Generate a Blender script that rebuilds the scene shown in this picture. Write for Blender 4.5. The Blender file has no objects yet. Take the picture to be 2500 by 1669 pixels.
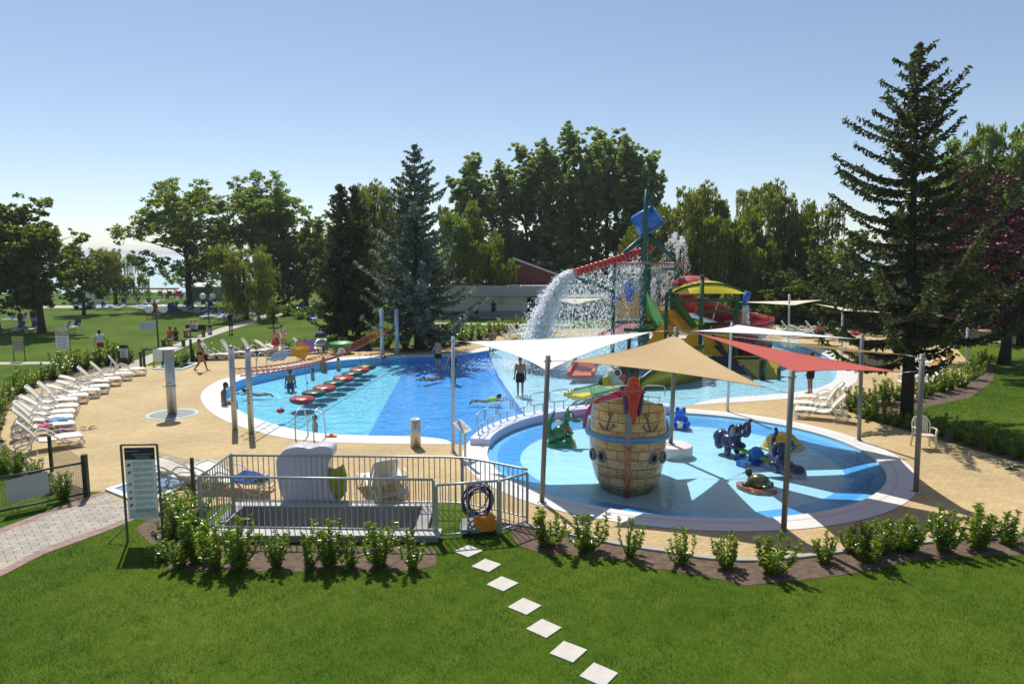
import bpy, bmesh, math, random
import numpy as np
from mathutils import Vector, Matrix, Quaternion
from mathutils.geometry import delaunay_2d_cdt
PI = math.pi
R = math.radians
C = bpy.context.scene.collection
rnd = random.Random(7)
nrng = np.random.default_rng(11)

# ------------------------------------------------------------------ camera
FPX, CAMZ, PITCH = 1700.0, 6.0, R(7.24)
sc = bpy.context.scene
cd = bpy.data.cameras.new('camera'); cam = bpy.data.objects.new('camera', cd); C.objects.link(cam)
cam.location = (0, 0, CAMZ); cam.rotation_euler = (PI/2 - PITCH, 0, 0)
cd.sensor_width = 36; cd.lens = FPX/2500*36; cd.clip_start = .1; cd.clip_end = 20000
sc.camera = cam
FW = Vector((0, math.cos(PITCH), -math.sin(PITCH))); UPV = Vector((0, math.sin(PITCH), math.cos(PITCH)))
def ray(px, py): return Vector((1, 0, 0))*((px-1250)/FPX) + UPV*((834.5-py)/FPX) + FW
def G(px, py, z=0.0):                       # point on the level z seen at that photo pixel
    d = ray(px, py); t = (z-CAMZ)/d.z
    return Vector((d.x*t, d.y*t, z))
def W(px, py, Y):                           # point at distance Y
    d = ray(px, py); t = Y/d.y
    return Vector((d.x*t, Y, CAMZ+d.z*t))
def G2(l, z=0.0): return [G(x, y, z) for x, y in l]

# ------------------------------------------------------------------ materials
MATS = {}
def nodes(name):
    m = bpy.data.materials.new(name); m.use_nodes = True
    nt = m.node_tree; nt.nodes.clear()
    out = nt.nodes.new('ShaderNodeOutputMaterial')
    return m, nt, out
def L(nt, a, b): nt.links.new(a, b)
def N(nt, t, **kw):
    n = nt.nodes.new(t)
    for k, v in kw.items():
        if k in n.inputs: n.inputs[k].default_value = v
        else: setattr(n, k, v)
    return n
def s2l(c): return tuple(((x/255)/12.92 if x/255 <= .04045 else (((x/255)+.055)/1.055)**2.4) for x in c)
def varied(nt, col, amt, scale, coord='Object', detail=4.0):
    tc = N(nt, 'ShaderNodeTexCoord'); nz = N(nt, 'ShaderNodeTexNoise', Scale=scale, Detail=detail, Roughness=.6)
    L(nt, tc.outputs[coord], nz.inputs['Vector'])
    mr = N(nt, 'ShaderNodeMapRange'); mr.inputs[1].default_value = .3; mr.inputs[2].default_value = .7
    mr.inputs[3].default_value = 1-amt; mr.inputs[4].default_value = 1+amt
    L(nt, nz.outputs['Fac'], mr.inputs[0])
    mx = N(nt, 'ShaderNodeMix', data_type='RGBA', blend_type='MULTIPLY'); mx.inputs[0].default_value = 1
    mx.inputs[6].default_value = (*col, 1); L(nt, mr.outputs[0], mx.inputs[7])
    return mx.outputs[2], nz, tc
def mat(name, col, rough=.5, amt=.08, scale=3.0, metal=0.0, bump=0.0, bscale=40.0, coat=0.0, spec=.5, trans=0.0):
    if name in MATS: return MATS[name]
    m, nt, out = nodes(name)
    p = N(nt, 'ShaderNodeBsdfPrincipled', Roughness=rough, Metallic=metal)
    p.inputs['Specular IOR Level'].default_value = spec; p.inputs['Coat Weight'].default_value = coat
    c, nz, tc = varied(nt, col, amt, scale); L(nt, c, p.inputs['Base Color'])
    if bump:
        n2 = N(nt, 'ShaderNodeTexNoise', Scale=bscale, Detail=3.0); L(nt, tc.outputs['Object'], n2.inputs['Vector'])
        b = N(nt, 'ShaderNodeBump', Strength=bump, Distance=.02); L(nt, n2.outputs['Fac'], b.inputs['Height']); L(nt, b.outputs[0], p.inputs['Normal'])
    if trans:
        t = N(nt, 'ShaderNodeBsdfTranslucent'); L(nt, c, t.inputs['Color'])
        ms = N(nt, 'ShaderNodeMixShader'); ms.inputs[0].default_value = trans
        L(nt, p.outputs[0], ms.inputs[1]); L(nt, t.outputs[0], ms.inputs[2]); L(nt, ms.outputs[0], out.inputs[0])
    else: L(nt, p.outputs[0], out.inputs[0])
    MATS[name] = m; return m
def leafmat(name, c1, c2, tr=.4, rough=.45, tcol=None, spec=.4):
    if name in MATS: return MATS[name]
    m, nt, out = nodes(name)
    g = N(nt, 'ShaderNodeNewGeometry'); tc = N(nt, 'ShaderNodeTexCoord')
    nz = N(nt, 'ShaderNodeTexNoise', Scale=.55, Detail=2.0); L(nt, tc.outputs['Object'], nz.inputs['Vector'])
    ad = N(nt, 'ShaderNodeMath', operation='ADD'); L(nt, g.outputs['Random Per Island'], ad.inputs[0])
    s = N(nt, 'ShaderNodeMath', operation='MULTIPLY_ADD'); L(nt, nz.outputs['Fac'], s.inputs[0]); s.inputs[1].default_value = 1.6; s.inputs[2].default_value = -.8
    L(nt, s.outputs[0], ad.inputs[1])
    mx = N(nt, 'ShaderNodeMix', data_type='RGBA'); mx.clamp_factor = True
    L(nt, ad.outputs[0], mx.inputs[0]); mx.inputs[6].default_value = (*c1, 1); mx.inputs[7].default_value = (*c2, 1)
    p = N(nt, 'ShaderNodeBsdfPrincipled', Roughness=rough); p.inputs['Specular IOR Level'].default_value = spec
    L(nt, mx.outputs[2], p.inputs['Base Color'])
    t = N(nt, 'ShaderNodeBsdfTranslucent')
    tm = N(nt, 'ShaderNodeMix', data_type='RGBA', blend_type='MULTIPLY'); tm.inputs[0].default_value = 1
    L(nt, mx.outputs[2], tm.inputs[6]); tm.inputs[7].default_value = (*(tcol or (2.2, 2.1, .75)), 1)
    L(nt, tm.outputs[2], t.inputs['Color'])
    ms = N(nt, 'ShaderNodeMixShader'); ms.inputs[0].default_value = tr
    L(nt, p.outputs[0], ms.inputs[1]); L(nt, t.outputs[0], ms.inputs[2]); L(nt, ms.outputs[0], out.inputs[0])
    MATS[name] = m; return m

# ------------------------------------------------------------------ mesh builder
class MB:
    def __init__(s): s.v = []; s.f = []; s.m = []; s.smooth = []
    def add(s, vs, fs, mi=0, sm=False):
        o = len(s.v); s.v += [tuple(v) for v in vs]
        for f in fs: s.f.append(tuple(i+o for i in f)); s.m.append(mi); s.smooth.append(sm)
        return s
    def box(s, x0, y0, z0, x1, y1, z1, M=None, mi=0):
        vs = [Vector(p) for p in ((x0,y0,z0),(x1,y0,z0),(x1,y1,z0),(x0,y1,z0),(x0,y0,z1),(x1,y0,z1),(x1,y1,z1),(x0,y1,z1))]
        if M is not None: vs = [M @ v for v in vs]
        return s.add(vs, [(0,3,2,1),(4,5,6,7),(0,1,5,4),(1,2,6,5),(2,3,7,6),(3,0,4,7)], mi)
    def tube(s, pts, r, n=8, closed=False, mi=0, caps=True):
        pts = [Vector(p) for p in pts]; m = len(pts)
        rs = r if isinstance(r, (list, tuple)) else [r]*m
        ring = []; up = None
        for i, p in enumerate(pts):
            a = pts[(i-1) % m] if (closed or i > 0) else p
            b = pts[(i+1) % m] if (closed or i < m-1) else p
            t = (b-a).normalized() if (b-a).length > 1e-9 else Vector((0,0,1))
            if up is None:
                up = Vector((0,0,1)) if abs(t.z) < .9 else Vector((1,0,0))
            up = (up - t*up.dot(t))
            if up.length < 1e-6: up = t.orthogonal()
            up.normalize(); sd = t.cross(up)
            ring.append([p + (up*math.cos(2*PI*k/n) + sd*math.sin(2*PI*k/n))*rs[i] for k in range(n)])
        vs = [v for q in ring for v in q]; fs = []
        for i in range(m if closed else m-1):
            j = (i+1) % m
            for k in range(n):
                k2 = (k+1) % n; fs.append((i*n+k, j*n+k, j*n+k2, i*n+k2))
        if caps and not closed: fs += [tuple(range(n)), tuple((m-1)*n+k for k in reversed(range(n)))]
        return s.add(vs, fs, mi, True)
    def lathe(s, prof, n=24, M=None, mi=0, cap=True, sx=1, sy=1):
        vs = []; fs = []
        for r, z in prof:
            for k in range(n):
                v = Vector((r*math.cos(2*PI*k/n)*sx, r*math.sin(2*PI*k/n)*sy, z)); vs.append(M @ v if M is not None else v)
        for i in range(len(prof)-1):
            for k in range(n):
                k2 = (k+1) % n; fs.append((i*n+k, i*n+k2, (i+1)*n+k2, (i+1)*n+k))
        if cap:
            if prof[0][0] > 1e-4: fs.append(tuple(reversed(range(n))))
            if prof[-1][0] > 1e-4: fs.append(tuple((len(prof)-1)*n+k for k in range(n)))
        return s.add(vs, fs, mi, True)
    def ell(s, c, rx, ry, rz, rot=None, n=16, mi=0, h=8, z0=-1.0, z1=1.0):
        M = Matrix.Translation(c) @ (rot.to_4x4() if rot is not None else Matrix.Identity(4)) @ Matrix.Diagonal((rx, ry, rz, 1))
        a0 = math.asin(z0); a1 = math.asin(z1); pr = []
        for i in range(h+1):
            a = a0+(a1-a0)*i/h; pr.append((max(math.cos(a), 1e-5), math.sin(a)))
        return s.lathe(pr, n, M, mi, cap=True)
    def prism(s, poly, z0, z1, M=None, mi=0):
        n = len(poly); vs = [Vector((p[0], p[1], z0)) for p in poly]+[Vector((p[0], p[1], z1)) for p in poly]
        if M is not None: vs = [M @ v for v in vs]
        fs = [tuple(reversed(range(n))), tuple(range(n, 2*n))]+[(i, (i+1) % n, n+(i+1) % n, n+i) for i in range(n)]
        return s.add(vs, fs, mi)
    def slab(s, quad, th, mi=0):             # quad / polygon of 3-D points given thickness along its normal
        q = [Vector(p) for p in quad]; nn = (q[1]-q[0]).cross(q[2]-q[0]).normalized()*th/2; n = len(q)
        vs = [p-nn for p in q]+[p+nn for p in q]
        fs = [tuple(reversed(range(n))), tuple(range(n, 2*n))]+[(i, (i+1) % n, n+(i+1) % n, n+i) for i in range(n)]
        return s.add(vs, fs, mi)
    def mesh(s, name, mats):
        me = bpy.data.meshes.new(name); me.from_pydata(s.v, [], s.f)
        for m in (mats if isinstance(mats, (list, tuple)) else [mats]): me.materials.append(m)
        me.polygons.foreach_set('material_index', s.m); me.polygons.foreach_set('use_smooth', s.smooth)
        bm = bmesh.new(); bm.from_mesh(me)
        if len(bm.faces) < 20000: bmesh.ops.recalc_face_normals(bm, faces=bm.faces)
        bm.to_mesh(me); bm.free(); me.update()
        return me
    def build(s, name, mats, parent=None, label=None, loc=None):
        return link(name, s.mesh(name, mats), parent, label, loc)
def link(name, me, parent=None, label=None, loc=None):
    o = bpy.data.objects.new(name, me); C.objects.link(o)
    if parent is not None: o.parent = parent
    if label: o['label'] = label
    if loc is not None: o.location = loc
    return o
def tag(o, label, cat, group=None):
    o['label'] = label; o['category'] = cat
    if group: o['group'] = group
    return o
def thing(name, label, cat, loc=(0,0,0), rz=0.0, group=None, scale=None):
    o = bpy.data.objects.new(name, None); o.empty_display_size = .1; C.objects.link(o)
    o.location = loc; o.rotation_euler = (0, 0, rz)
    if scale: o.scale = (scale, scale, scale) if not isinstance(scale, tuple) else scale
    return tag(o, label, cat, group)
def dup(root, loc, rz, label, group=None, scale=None):
    r = root.copy(); C.objects.link(r); r.location = loc; r.rotation_euler = (0, 0, rz)
    r['label'] = label
    if group: r['group'] = group
    if scale: r.scale = (scale, scale, scale) if not isinstance(scale, tuple) else scale
    for ch in list(root.children):
        c = ch.copy(); C.objects.link(c); c.parent = r
        for g in list(ch.children):
            d = g.copy(); C.objects.link(d); d.parent = c
    return r
def struct(o): o['kind'] = 'structure'; return o
def stuff(o): o['kind'] = 'stuff'; return o
ORD = ['first','second','third','fourth','fifth','sixth','seventh','eighth','ninth','tenth','eleventh','twelfth','thirteenth','fourteenth','fifteenth','sixteenth','seventeenth','eighteenth','nineteenth','twentieth'] + ['twenty-'+q for q in ('first','second','third','fourth','fifth','sixth','seventh','eighth','ninth')] + ['thirtieth'] + ['thirty-'+q for q in ('first','second','third','fourth','fifth','sixth','seventh','eighth','ninth')]+ ['fortieth'] + ['forty-'+q for q in ('first','second','third','fourth','fifth','sixth','seventh','eighth','ninth')]
def ordl(i, n):                               # leftmost, second ... rightmost
    return 'leftmost' if i == 0 else 'rightmost' if i == n-1 else ORD[i]+' from the left'
def rotz(a): return Matrix.Rotation(a, 4, 'Z')
def catmull(pts, n=6, closed=True):
    P = [Vector(p) for p in pts]; m = len(P); out = []
    for i in range(m if closed else m-1):
        p0 = P[(i-1) % m] if closed or i > 0 else P[0]; p1 = P[i]; p2 = P[(i+1) % m]; p3 = P[(i+2) % m] if closed or i < m-2 else P[-1]
        for k in range(n):
            t = k/n; out.append(.5*((2*p1)+(p2-p0)*t+(2*p0-5*p1+4*p2-p3)*t*t+(3*p1-p0-3*p2+p3)*t**3))
    if not closed: out.append(P[-1])
    return out
def inpoly(x, y, poly):
    x = np.asarray(x); y = np.asarray(y); r = np.zeros(x.shape, bool); n = len(poly); j = n-1
    for i in range(n):
        xi, yi = poly[i][0], poly[i][1]; xj, yj = poly[j][0], poly[j][1]
        if yi != yj:
            c = ((yi > y) != (yj > y)) & (x < (xj-xi)*(y-yi)/(yj-yi)+xi); r ^= c
        j = i
    return r
def sheet(name, outer, holes, z, material, extra=None, zf=None):
    vs = []; es = []
    for lp in [outer]+list(holes)+list(extra or []):
        o = len(vs); n = len(lp)
        vs += [Vector((p[0], p[1])) for p in lp]; es += [(o+i, o+(i+1) % n) for i in range(n)]
    V, E, F = delaunay_2d_cdt(vs, es, [], 0, 1e-5)[:3]
    cx = np.array([sum(V[i].x for i in f)/len(f) for f in F]); cy = np.array([sum(V[i].y for i in f)/len(f) for f in F])
    ok = inpoly(cx, cy, outer)
    for h in holes: ok &= ~inpoly(cx, cy, h)
    me = bpy.data.meshes.new(name)
    me.from_pydata([(v.x, v.y, zf(v.x, v.y) if zf else z) for v in V], [], [f for f, k in zip(F, ok) if k])
    me.materials.append(material)
    bm = bmesh.new(); bm.from_mesh(me); bmesh.ops.delete(bm, geom=[v for v in bm.verts if not v.link_faces], context='VERTS')
    for f in bm.faces:
        if f.normal.z < 0: f.normal_flip()
    bm.to_mesh(me); bm.free()
    return link(name, me)
def skirt(name, loop, z0, z1, material, width=0):      # vertical band along a closed loop
    n = len(loop); b = MB()
    b.add([(p[0], p[1], z0) for p in loop]+[(p[0], p[1], z1) for p in loop], [(i, (i+1) % n, n+(i+1) % n, n+i) for i in range(n)])
    return b.build(name, material)
def quads_mesh(name, centers, U, V2, mats, mi=None):   # many little quads from numpy arrays
    n = len(centers)
    co = np.stack([centers-U-V2, centers+U-V2, centers+U+V2, centers-U+V2], 1).reshape(-1, 3)
    me = bpy.data.meshes.new(name); me.vertices.add(4*n); me.vertices.foreach_set('co', co.astype(np.float32).ravel())
    me.loops.add(4*n); me.loops.foreach_set('vertex_index', np.arange(4*n, dtype=np.int32))
    me.polygons.add(n); me.polygons.foreach_set('loop_start', np.arange(n, dtype=np.int32)*4)
    for m in (mats if isinstance(mats, (list, tuple)) else [mats]): me.materials.append(m)
    if mi is not None: me.polygons.foreach_set('material_index', mi.astype(np.int32))
    me.update(calc_edges=True); me.validate()
    return me
def leaves_mesh(name, c, size, mats, aspect=.55, upbias=.3, d=None, mi=None, rng=nrng):
    """diamond leaves: c centres (n,3), size (n,), d optional long-axis directions"""
    n = len(c)
    if d is None:
        d = rng.normal(size=(n, 3)); d[:, 2] *= .6
    d = d/np.linalg.norm(d, axis=1)[:, None]
    nr = rng.normal(size=(n, 3)); nr[:, 2] += upbias*2
    s = np.cross(d, nr); s /= np.linalg.norm(s, axis=1)[:, None]+1e-9
    h = np.cross(s, d)
    sz = size[:, None]
    p0 = c-d*sz*.5; p2 = c+d*sz*.5
    p1 = c+s*sz*aspect*.5-h*sz*.06-d*sz*.06; p3 = c-s*sz*aspect*.5-h*sz*.06-d*sz*.06
    co = np.stack([p0, p1, p2, p3], 1).reshape(-1, 3)
    me = bpy.data.meshes.new(name); me.vertices.add(4*n); me.vertices.foreach_set('co', co.astype(np.float32).ravel())
    me.loops.add(4*n); me.loops.foreach_set('vertex_index', np.arange(4*n, dtype=np.int32))
    me.polygons.add(n); me.polygons.foreach_set('loop_start', np.arange(n, dtype=np.int32)*4)
    for m in (mats if isinstance(mats, (list, tuple)) else [mats]): me.materials.append(m)
    if mi is not None: me.polygons.foreach_set('material_index', mi.astype(np.int32))
    me.update(calc_edges=True)
    return me

# ------------------------------------------------------------------ light and sky
SUN_EL, SUN_AZ = R(57), R(-21.5)          # azimuth measured from +Y towards +X
sdir = Vector((math.sin(SUN_AZ)*math.cos(SUN_EL), math.cos(SUN_AZ)*math.cos(SUN_EL), math.sin(SUN_EL)))
ld = bpy.data.lights.new('sun', 'SUN'); ld.energy = 4.0; ld.angle = R(.53); ld.color = (1, .955, .88)
sun = bpy.data.objects.new('sun', ld); C.objects.link(sun); sun.rotation_euler = sdir.to_track_quat('Z', 'Y').to_euler(); sun.location = (0, 0, 60)
w = bpy.data.worlds.new('World'); sc.world = w; w.use_nodes = True
nt = w.node_tree; nt.nodes.clear()
sky = nt.nodes.new('ShaderNodeTexSky'); sky.sky_type = 'NISHITA'; sky.sun_disc = False
sky.sun_elevation = SUN_EL; sky.sun_rotation = SUN_AZ; sky.altitude = 2000; sky.air_density = 1.0; sky.dust_density = .85; sky.ozone_density = .6
bg = nt.nodes.new('ShaderNodeBackground'); bg.inputs[1].default_value = .13
wo = nt.nodes.new('ShaderNodeOutputWorld'); gm = nt.nodes.new('ShaderNodeGamma'); gm.inputs[1].default_value = .86; nt.links.new(sky.outputs[0], gm.inputs[0]); nt.links.new(gm.outputs[0], bg.inputs[0]); nt.links.new(bg.outputs[0], wo.inputs[0])
sc.view_settings.view_transform = 'Standard'; sc.view_settings.look = 'None'; sc.view_settings.exposure = .32; sc.view_settings.gamma = 1
sc.render.engine = 'CYCLES'; cy = sc.cycles
cy.use_denoising = True; cy.max_bounces = 8; cy.diffuse_bounces = 5; cy.glossy_bounces = 3; cy.transmission_bounces = 4; cy.transparent_max_bounces = 12
cy.caustics_reflective = False; cy.caustics_refractive = False; cy.sample_clamp_indirect = 4

# thin summer haze over the whole park, far things fade a little
def haze_box():
    m, nt, out = nodes('haze_air'); v = N(nt, 'ShaderNodeVolumePrincipled', Density=.0003); v.inputs['Color'].default_value = (.92, .95, 1, 1); v.inputs['Anisotropy'].default_value = .3
    nt.links.new(v.outputs[0], out.inputs['Volume']); b = MB(); b.box(-9300, -80, -3.2, 9300, 9300, 26); o = b.build('haze', m); stuff(o); return o
haze_box()
# ------------------------------------------------------------------ layout of the place
KC = Vector((5.0, 20.65)); KX, KY = 6.5, 6.15
def kell(dr, a): return Vector((KC.x+(KX+dr)*math.cos(a), KC.y+(KY+dr)*math.sin(a), 0))
A0, A1 = R(80), R(173)                        # arc of the wall between the two pools
NK = 96
kout = [kell(0, 2*PI*i/NK) for i in range(NK)]
kin = [kell(-.75, 2*PI*i/NK) for i in range(NK)]
Rl = G2([(1107,1083.5),(1073,1084.5),(929,1083),(822,1080),(716,1072),(636,1056),(570,1035),(530,1016),(503,995),(490,971),(498,952),(530,931),(583,915),(640,903),(700,892),(796,877),(876,870),(929,868),(980,866),(1086,863),(1153,854),(1195,845),(1240,834),(1300,828),(1400,825),(1550,822),(1700,822),(1850,826),(1960,838),(2050,866),(2085,893),(2094,922),(2079,941),(2036,958),(1956,970),(1850,979),(1750,985),(1690,989)])
Rs = catmull(Rl, 4, closed=False)
arc = [kell(-.13, A0+(A1-A0)*i/30) for i in range(31)]
Rc = Rs+arc                                   # closed outline (clockwise start at the near left), white rim outside edge
wid = [.95]*len(Rs)+[0.0]*len(arc)
def offset(loop, wd):
    n = len(loop); out = []
    area = sum(loop[i].x*loop[(i+1) % n].y-loop[(i+1) % n].x*loop[i].y for i in range(n)); sg = 1 if area > 0 else -1
    for i in range(n):
        t = (loop[(i+1) % n]-loop[i-1]); t = t.normalized() if t.length > 0 else Vector((1,0,0))
        out.append(loop[i]+Vector((-t.y, t.x, 0))*sg*wd[i])
    return out
for k in range(6):                            # taper the rim width into the wall
    wid[k] = .95*k/6; wid[len(Rs)-1-k] = .95*k/6
Mc = offset(Rc, wid)
PITX0, PITX1, PITY0, PITY1 = -6.35, -2.05, 14.35, 15.95
pit = [(PITX0, PITY0), (PITX1, PITY0), (PITX1, PITY1), (PITX0, PITY1)]

kerb_px = [(1215,1272),(1293,1283),(1364,1296),(1410,1306),(1503,1325),(1570,1336),(1636,1345),(1702,1357),(1803,1365),(1902,1361),(1981,1353),(2077,1340),(2180,1329),(2274,1319),(2420,1303),(2520,1298),(2750,1296)]
kerb = catmull(G2(kerb_px), 3, closed=False)
deck_r = G2([(2760,1180),(2600,1150),(2500,1133),(2400,1104),(2250,1062),(2150,1034),(2095,1012),(2090,1000),(2130,985),(2230,970),(2320,952),(2372,925),(2380,895),(2350,868),(2330,845),(2300,815),(2150,800),(1900,800),(1600,800),(1350,803),(1240,812)])
deck_b = G2([(1190,826),(1120,848),(1060,856),(1005,861),(900,858),(760,857),(660,864),(560,873),(500,881),(440,886),(370,893),(330,893),(285,896),(235,908),(170,925),(110,940),(70,956),(40,978),(22,1000),(8,1030),(2,1065),(20,1092),(48,1116),(110,1150),(170,1178),(222,1200),(255,1199),(300,1224),(340,1250),(480,1248),(500,1238)])
deck_loop = [v for v in kerb]+deck_r+deck_b+[Vector((-6.9, 16.25, 0)), Vector((-1.9, 16.25, 0)), Vector((-1.2, 16.2, 0))]

# stamped tan paving
def deck_material():
    m, nt, out = nodes('tan_paving')
    tc = N(nt, 'ShaderNodeTexCoord')
    br = N(nt, 'ShaderNodeTexBrick', Scale=1.0); br.inputs['Brick Width'].default_value = .2; br.inputs['Row Height'].default_value = .1
    br.inputs['Mortar Size'].default_value = .006; br.inputs['Mortar Smooth'].default_value = .3
    br.inputs['Color1'].default_value = (.57, .42, .205, 1); br.inputs['Color2'].default_value = (.49, .355, .165, 1); br.inputs['Mortar'].default_value = (.36, .25, .13, 1)
    mp = N(nt, 'ShaderNodeMapping'); mp.inputs['Rotation'].default_value = (0, 0, R(-4)); L(nt, tc.outputs['Object'], mp.inputs[0]); L(nt, mp.outputs[0], br.inputs[0])
    n1 = N(nt, 'ShaderNodeTexNoise', Scale=.35, Detail=6.0, Roughness=.65); L(nt, tc.outputs['Object'], n1.inputs[0])
    mr = N(nt, 'ShaderNodeMapRange'); mr.inputs[1].default_value = .3; mr.inputs[2].default_value = .7; mr.inputs[3].default_value = .80; mr.inputs[4].default_value = 1.12; L(nt, n1.outputs[0], mr.inputs[0])
    n2 = N(nt, 'ShaderNodeTexNoise', Scale=9.0, Detail=3.0); L(nt, tc.outputs['Object'], n2.inputs[0])
    mr2 = N(nt, 'ShaderNodeMapRange'); mr2.inputs[1].default_value = .3; mr2.inputs[2].default_value = .7; mr2.inputs[3].default_value = .9; mr2.inputs[4].default_value = 1.1; L(nt, n2.outputs[0], mr2.inputs[0])
    mu = N(nt, 'ShaderNodeMath', operation='MULTIPLY'); L(nt, mr.outputs[0], mu.inputs[0]); L(nt, mr2.outputs[0], mu.inputs[1])
    mx = N(nt, 'ShaderNodeMix', data_type='RGBA', blend_type='MULTIPLY'); mx.inputs[0].default_value = 1; L(nt, br.outputs[0], mx.inputs[6]); L(nt, mu.outputs[0], mx.inputs[7])
    p = N(nt, 'ShaderNodeBsdfPrincipled', Roughness=.85); L(nt, mx.outputs[2], p.inputs['Base Color'])
    b = N(nt, 'ShaderNodeBump', Strength=.4, Distance=.01); L(nt, br.outputs['Fac'], b.inputs['Height']); b.invert = True; L(nt, b.outputs[0], p.inputs['Normal'])
    L(nt, p.outputs[0], out.inputs[0]); return m
def grass_material():
    m, nt, out = nodes('lawn_turf')
    tc = N(nt, 'ShaderNodeTexCoord')
    n1 = N(nt, 'ShaderNodeTexNoise', Scale=.22, Detail=5.0, Roughness=.6); n2 = N(nt, 'ShaderNodeTexNoise', Scale=2.2, Detail=6.0, Roughness=.7); n3 = N(nt, 'ShaderNodeTexNoise', Scale=30.0, Detail=3.0)
    for q in (n1, n2, n3): L(nt, tc.outputs['Object'], q.inputs[0])
    r = N(nt, 'ShaderNodeValToRGB'); e = r.color_ramp.elements
    e[0].position = .36; e[0].color = (.022, .064, .003, 1); e[1].position = .68; e[1].color = (.115, .155, .014, 1)
    q = e.new(.5); q.color = (.056, .112, .006, 1)
    a = N(nt, 'ShaderNodeMath', operation='MULTIPLY_ADD'); L(nt, n1.outputs[0], a.inputs[0]); a.inputs[1].default_value = .55
    a2 = N(nt, 'ShaderNodeMath', operation='MULTIPLY'); L(nt, n2.outputs[0], a2.inputs[0]); a2.inputs[1].default_value = .3
    L(nt, a2.outputs[0], a.inputs[2])
    a3 = N(nt, 'ShaderNodeMath', operation='MULTIPLY_ADD'); L(nt, n3.outputs[0], a3.inputs[0]); a3.inputs[1].default_value = .25; L(nt, a.outputs[0], a3.inputs[2])
    L(nt, a3.outputs[0], r.inputs[0])
    p = N(nt, 'ShaderNodeBsdfPrincipled', Roughness=.9); p.inputs['Specular IOR Level'].default_value = .1; L(nt, r.outputs[0], p.inputs['Base Color'])
    b = N(nt, 'ShaderNodeBump', Strength=.5, Distance=.03); L(nt, n3.outputs[0], b.inputs['Height']); L(nt, b.outputs[0], p.inputs['Normal'])
    L(nt, p.outputs[0], out.inputs[0]); return m
def water_material(name, tint, bs, bd, rough=.03, ior=1.2):
    m, nt, out = nodes(name)
    tc = N(nt, 'ShaderNodeTexCoord')
    mp = N(nt, 'ShaderNodeMapping'); mp.inputs['Scale'].default_value = (1, 1.25, 1); L(nt, tc.outputs['Object'], mp.inputs[0])
    nz = N(nt, 'ShaderNodeTexNoise', Scale=bs, Detail=3.0, Roughness=.55, Distortion=.8); L(nt, mp.outputs[0], nz.inputs[0])
    nw = N(nt, 'ShaderNodeTexNoise', Scale=bs*.3, Detail=2.0); L(nt, mp.outputs[0], nw.inputs[0])
    ad = N(nt, 'ShaderNodeMath', operation='MULTIPLY_ADD'); L(nt, nw.outputs[0], ad.inputs[0]); ad.inputs[1].default_value = 1.5; L(nt, nz.outputs[0], ad.inputs[2])
    b = N(nt, 'ShaderNodeBump', Strength=1.0, Distance=bd); L(nt, ad.outputs[0], b.inputs['Height'])
    fr = N(nt, 'ShaderNodeFresnel', IOR=ior); L(nt, b.outputs[0], fr.inputs['Normal'])
    tr = N(nt, 'ShaderNodeBsdfTransparent'); tr.inputs[0].default_value = (*tint, 1)
    gl = N(nt, 'ShaderNodeBsdfGlossy', Roughness=rough); gl.inputs[0].default_value = (1, 1, 1, 1); L(nt, b.outputs[0], gl.inputs['Normal'])
    ms = N(nt, 'ShaderNodeMixShader'); L(nt, fr.outputs[0], ms.inputs[0]); L(nt, tr.outputs[0], ms.inputs[1]); L(nt, gl.outputs[0], ms.inputs[2])
    L(nt, ms.outputs[0], out.inputs[0]); return m

M_deck = deck_material(); M_grass = grass_material()
M_white = mat('white_tile', (.68, .66, .63), .55, .05, 1.5)
M_blue_tile = mat('blue_band_tile', (.18, .52, .88), .4, .10, 2.0)
M_pale = mat('pale_pool_paint', (.42, .74, .90), .5, .05, 1.2)
M_left = mat('shallow_floor_tile', (.16, .68, .96), .45, .10, 1.2)
M_deep = mat('deep_floor_tile', (.015, .35, .95), .45, .16, 1.5)
M_lilac = mat('lilac_wall_paint', (.58, .62, .78), .6, .05, 1.0)
M_conc = mat('concrete', (.42, .41, .38), .85, .12, 2.5, bump=.2)
M_soil = mat('soil', (.13, .085, .058), .95, .45, 6.0, bump=1.0, bscale=22)
M_path = mat('path_concrete', (.46, .42, .36), .85, .1, 1.0)
M_sand = mat('beach_sand', (.60, .42, .2), .9, .06, .4)
M_steel = mat('brushed_steel', (.50, .50, .48), .46, .06, 3.0, metal=.7)
M_galv = mat('galvanised_steel', (.40, .42, .42), .42, .08, 4.0, metal=.55)
M_dgreen = mat('dark_green_paint', (.012, .03, .02), .45)
M_wplast = mat('white_plastic', (.78, .76, .70), .35, .03, 3.0, coat=.2)
M_cplast = mat('cream_plastic_sling', (.76, .70, .56), .5, .04, 5.0)

# ground, one sheet with openings for the basins and the pit
sheet_outer = [(-9000, -60), (9000, -60), (9000, 9000), (-9000, 9000)]
gl_ = struct(sheet('ground_lawn', sheet_outer, [Mc, kin, pit], 0, M_grass))
dk = struct(sheet('pool_deck', deck_loop, [Mc, kin], .004, M_deck))
struct(sheet('pool_rim_main', Rc, [Mc], .012, M_white)); bpy.data.objects['pool_rim_main'].name = 'pool_rim'
struct(sheet('pool_rim', kout, [kin], .016, M_white))
# overflow grate: thin grey ring set in the rims
M_grate = mat('grate_grey', (.58, .58, .58), .6, .2, 30)
g0 = [kell(-.52, 2*PI*i/NK) for i in range(NK)]; g1 = [kell(-.46, 2*PI*i/NK) for i in range(NK)]
struct(sheet('overflow_grate', g1, [g0], .020, M_grate))
wg = [x*.42 for x in wid]; wg2 = [x*.26 for x in wid]
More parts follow.
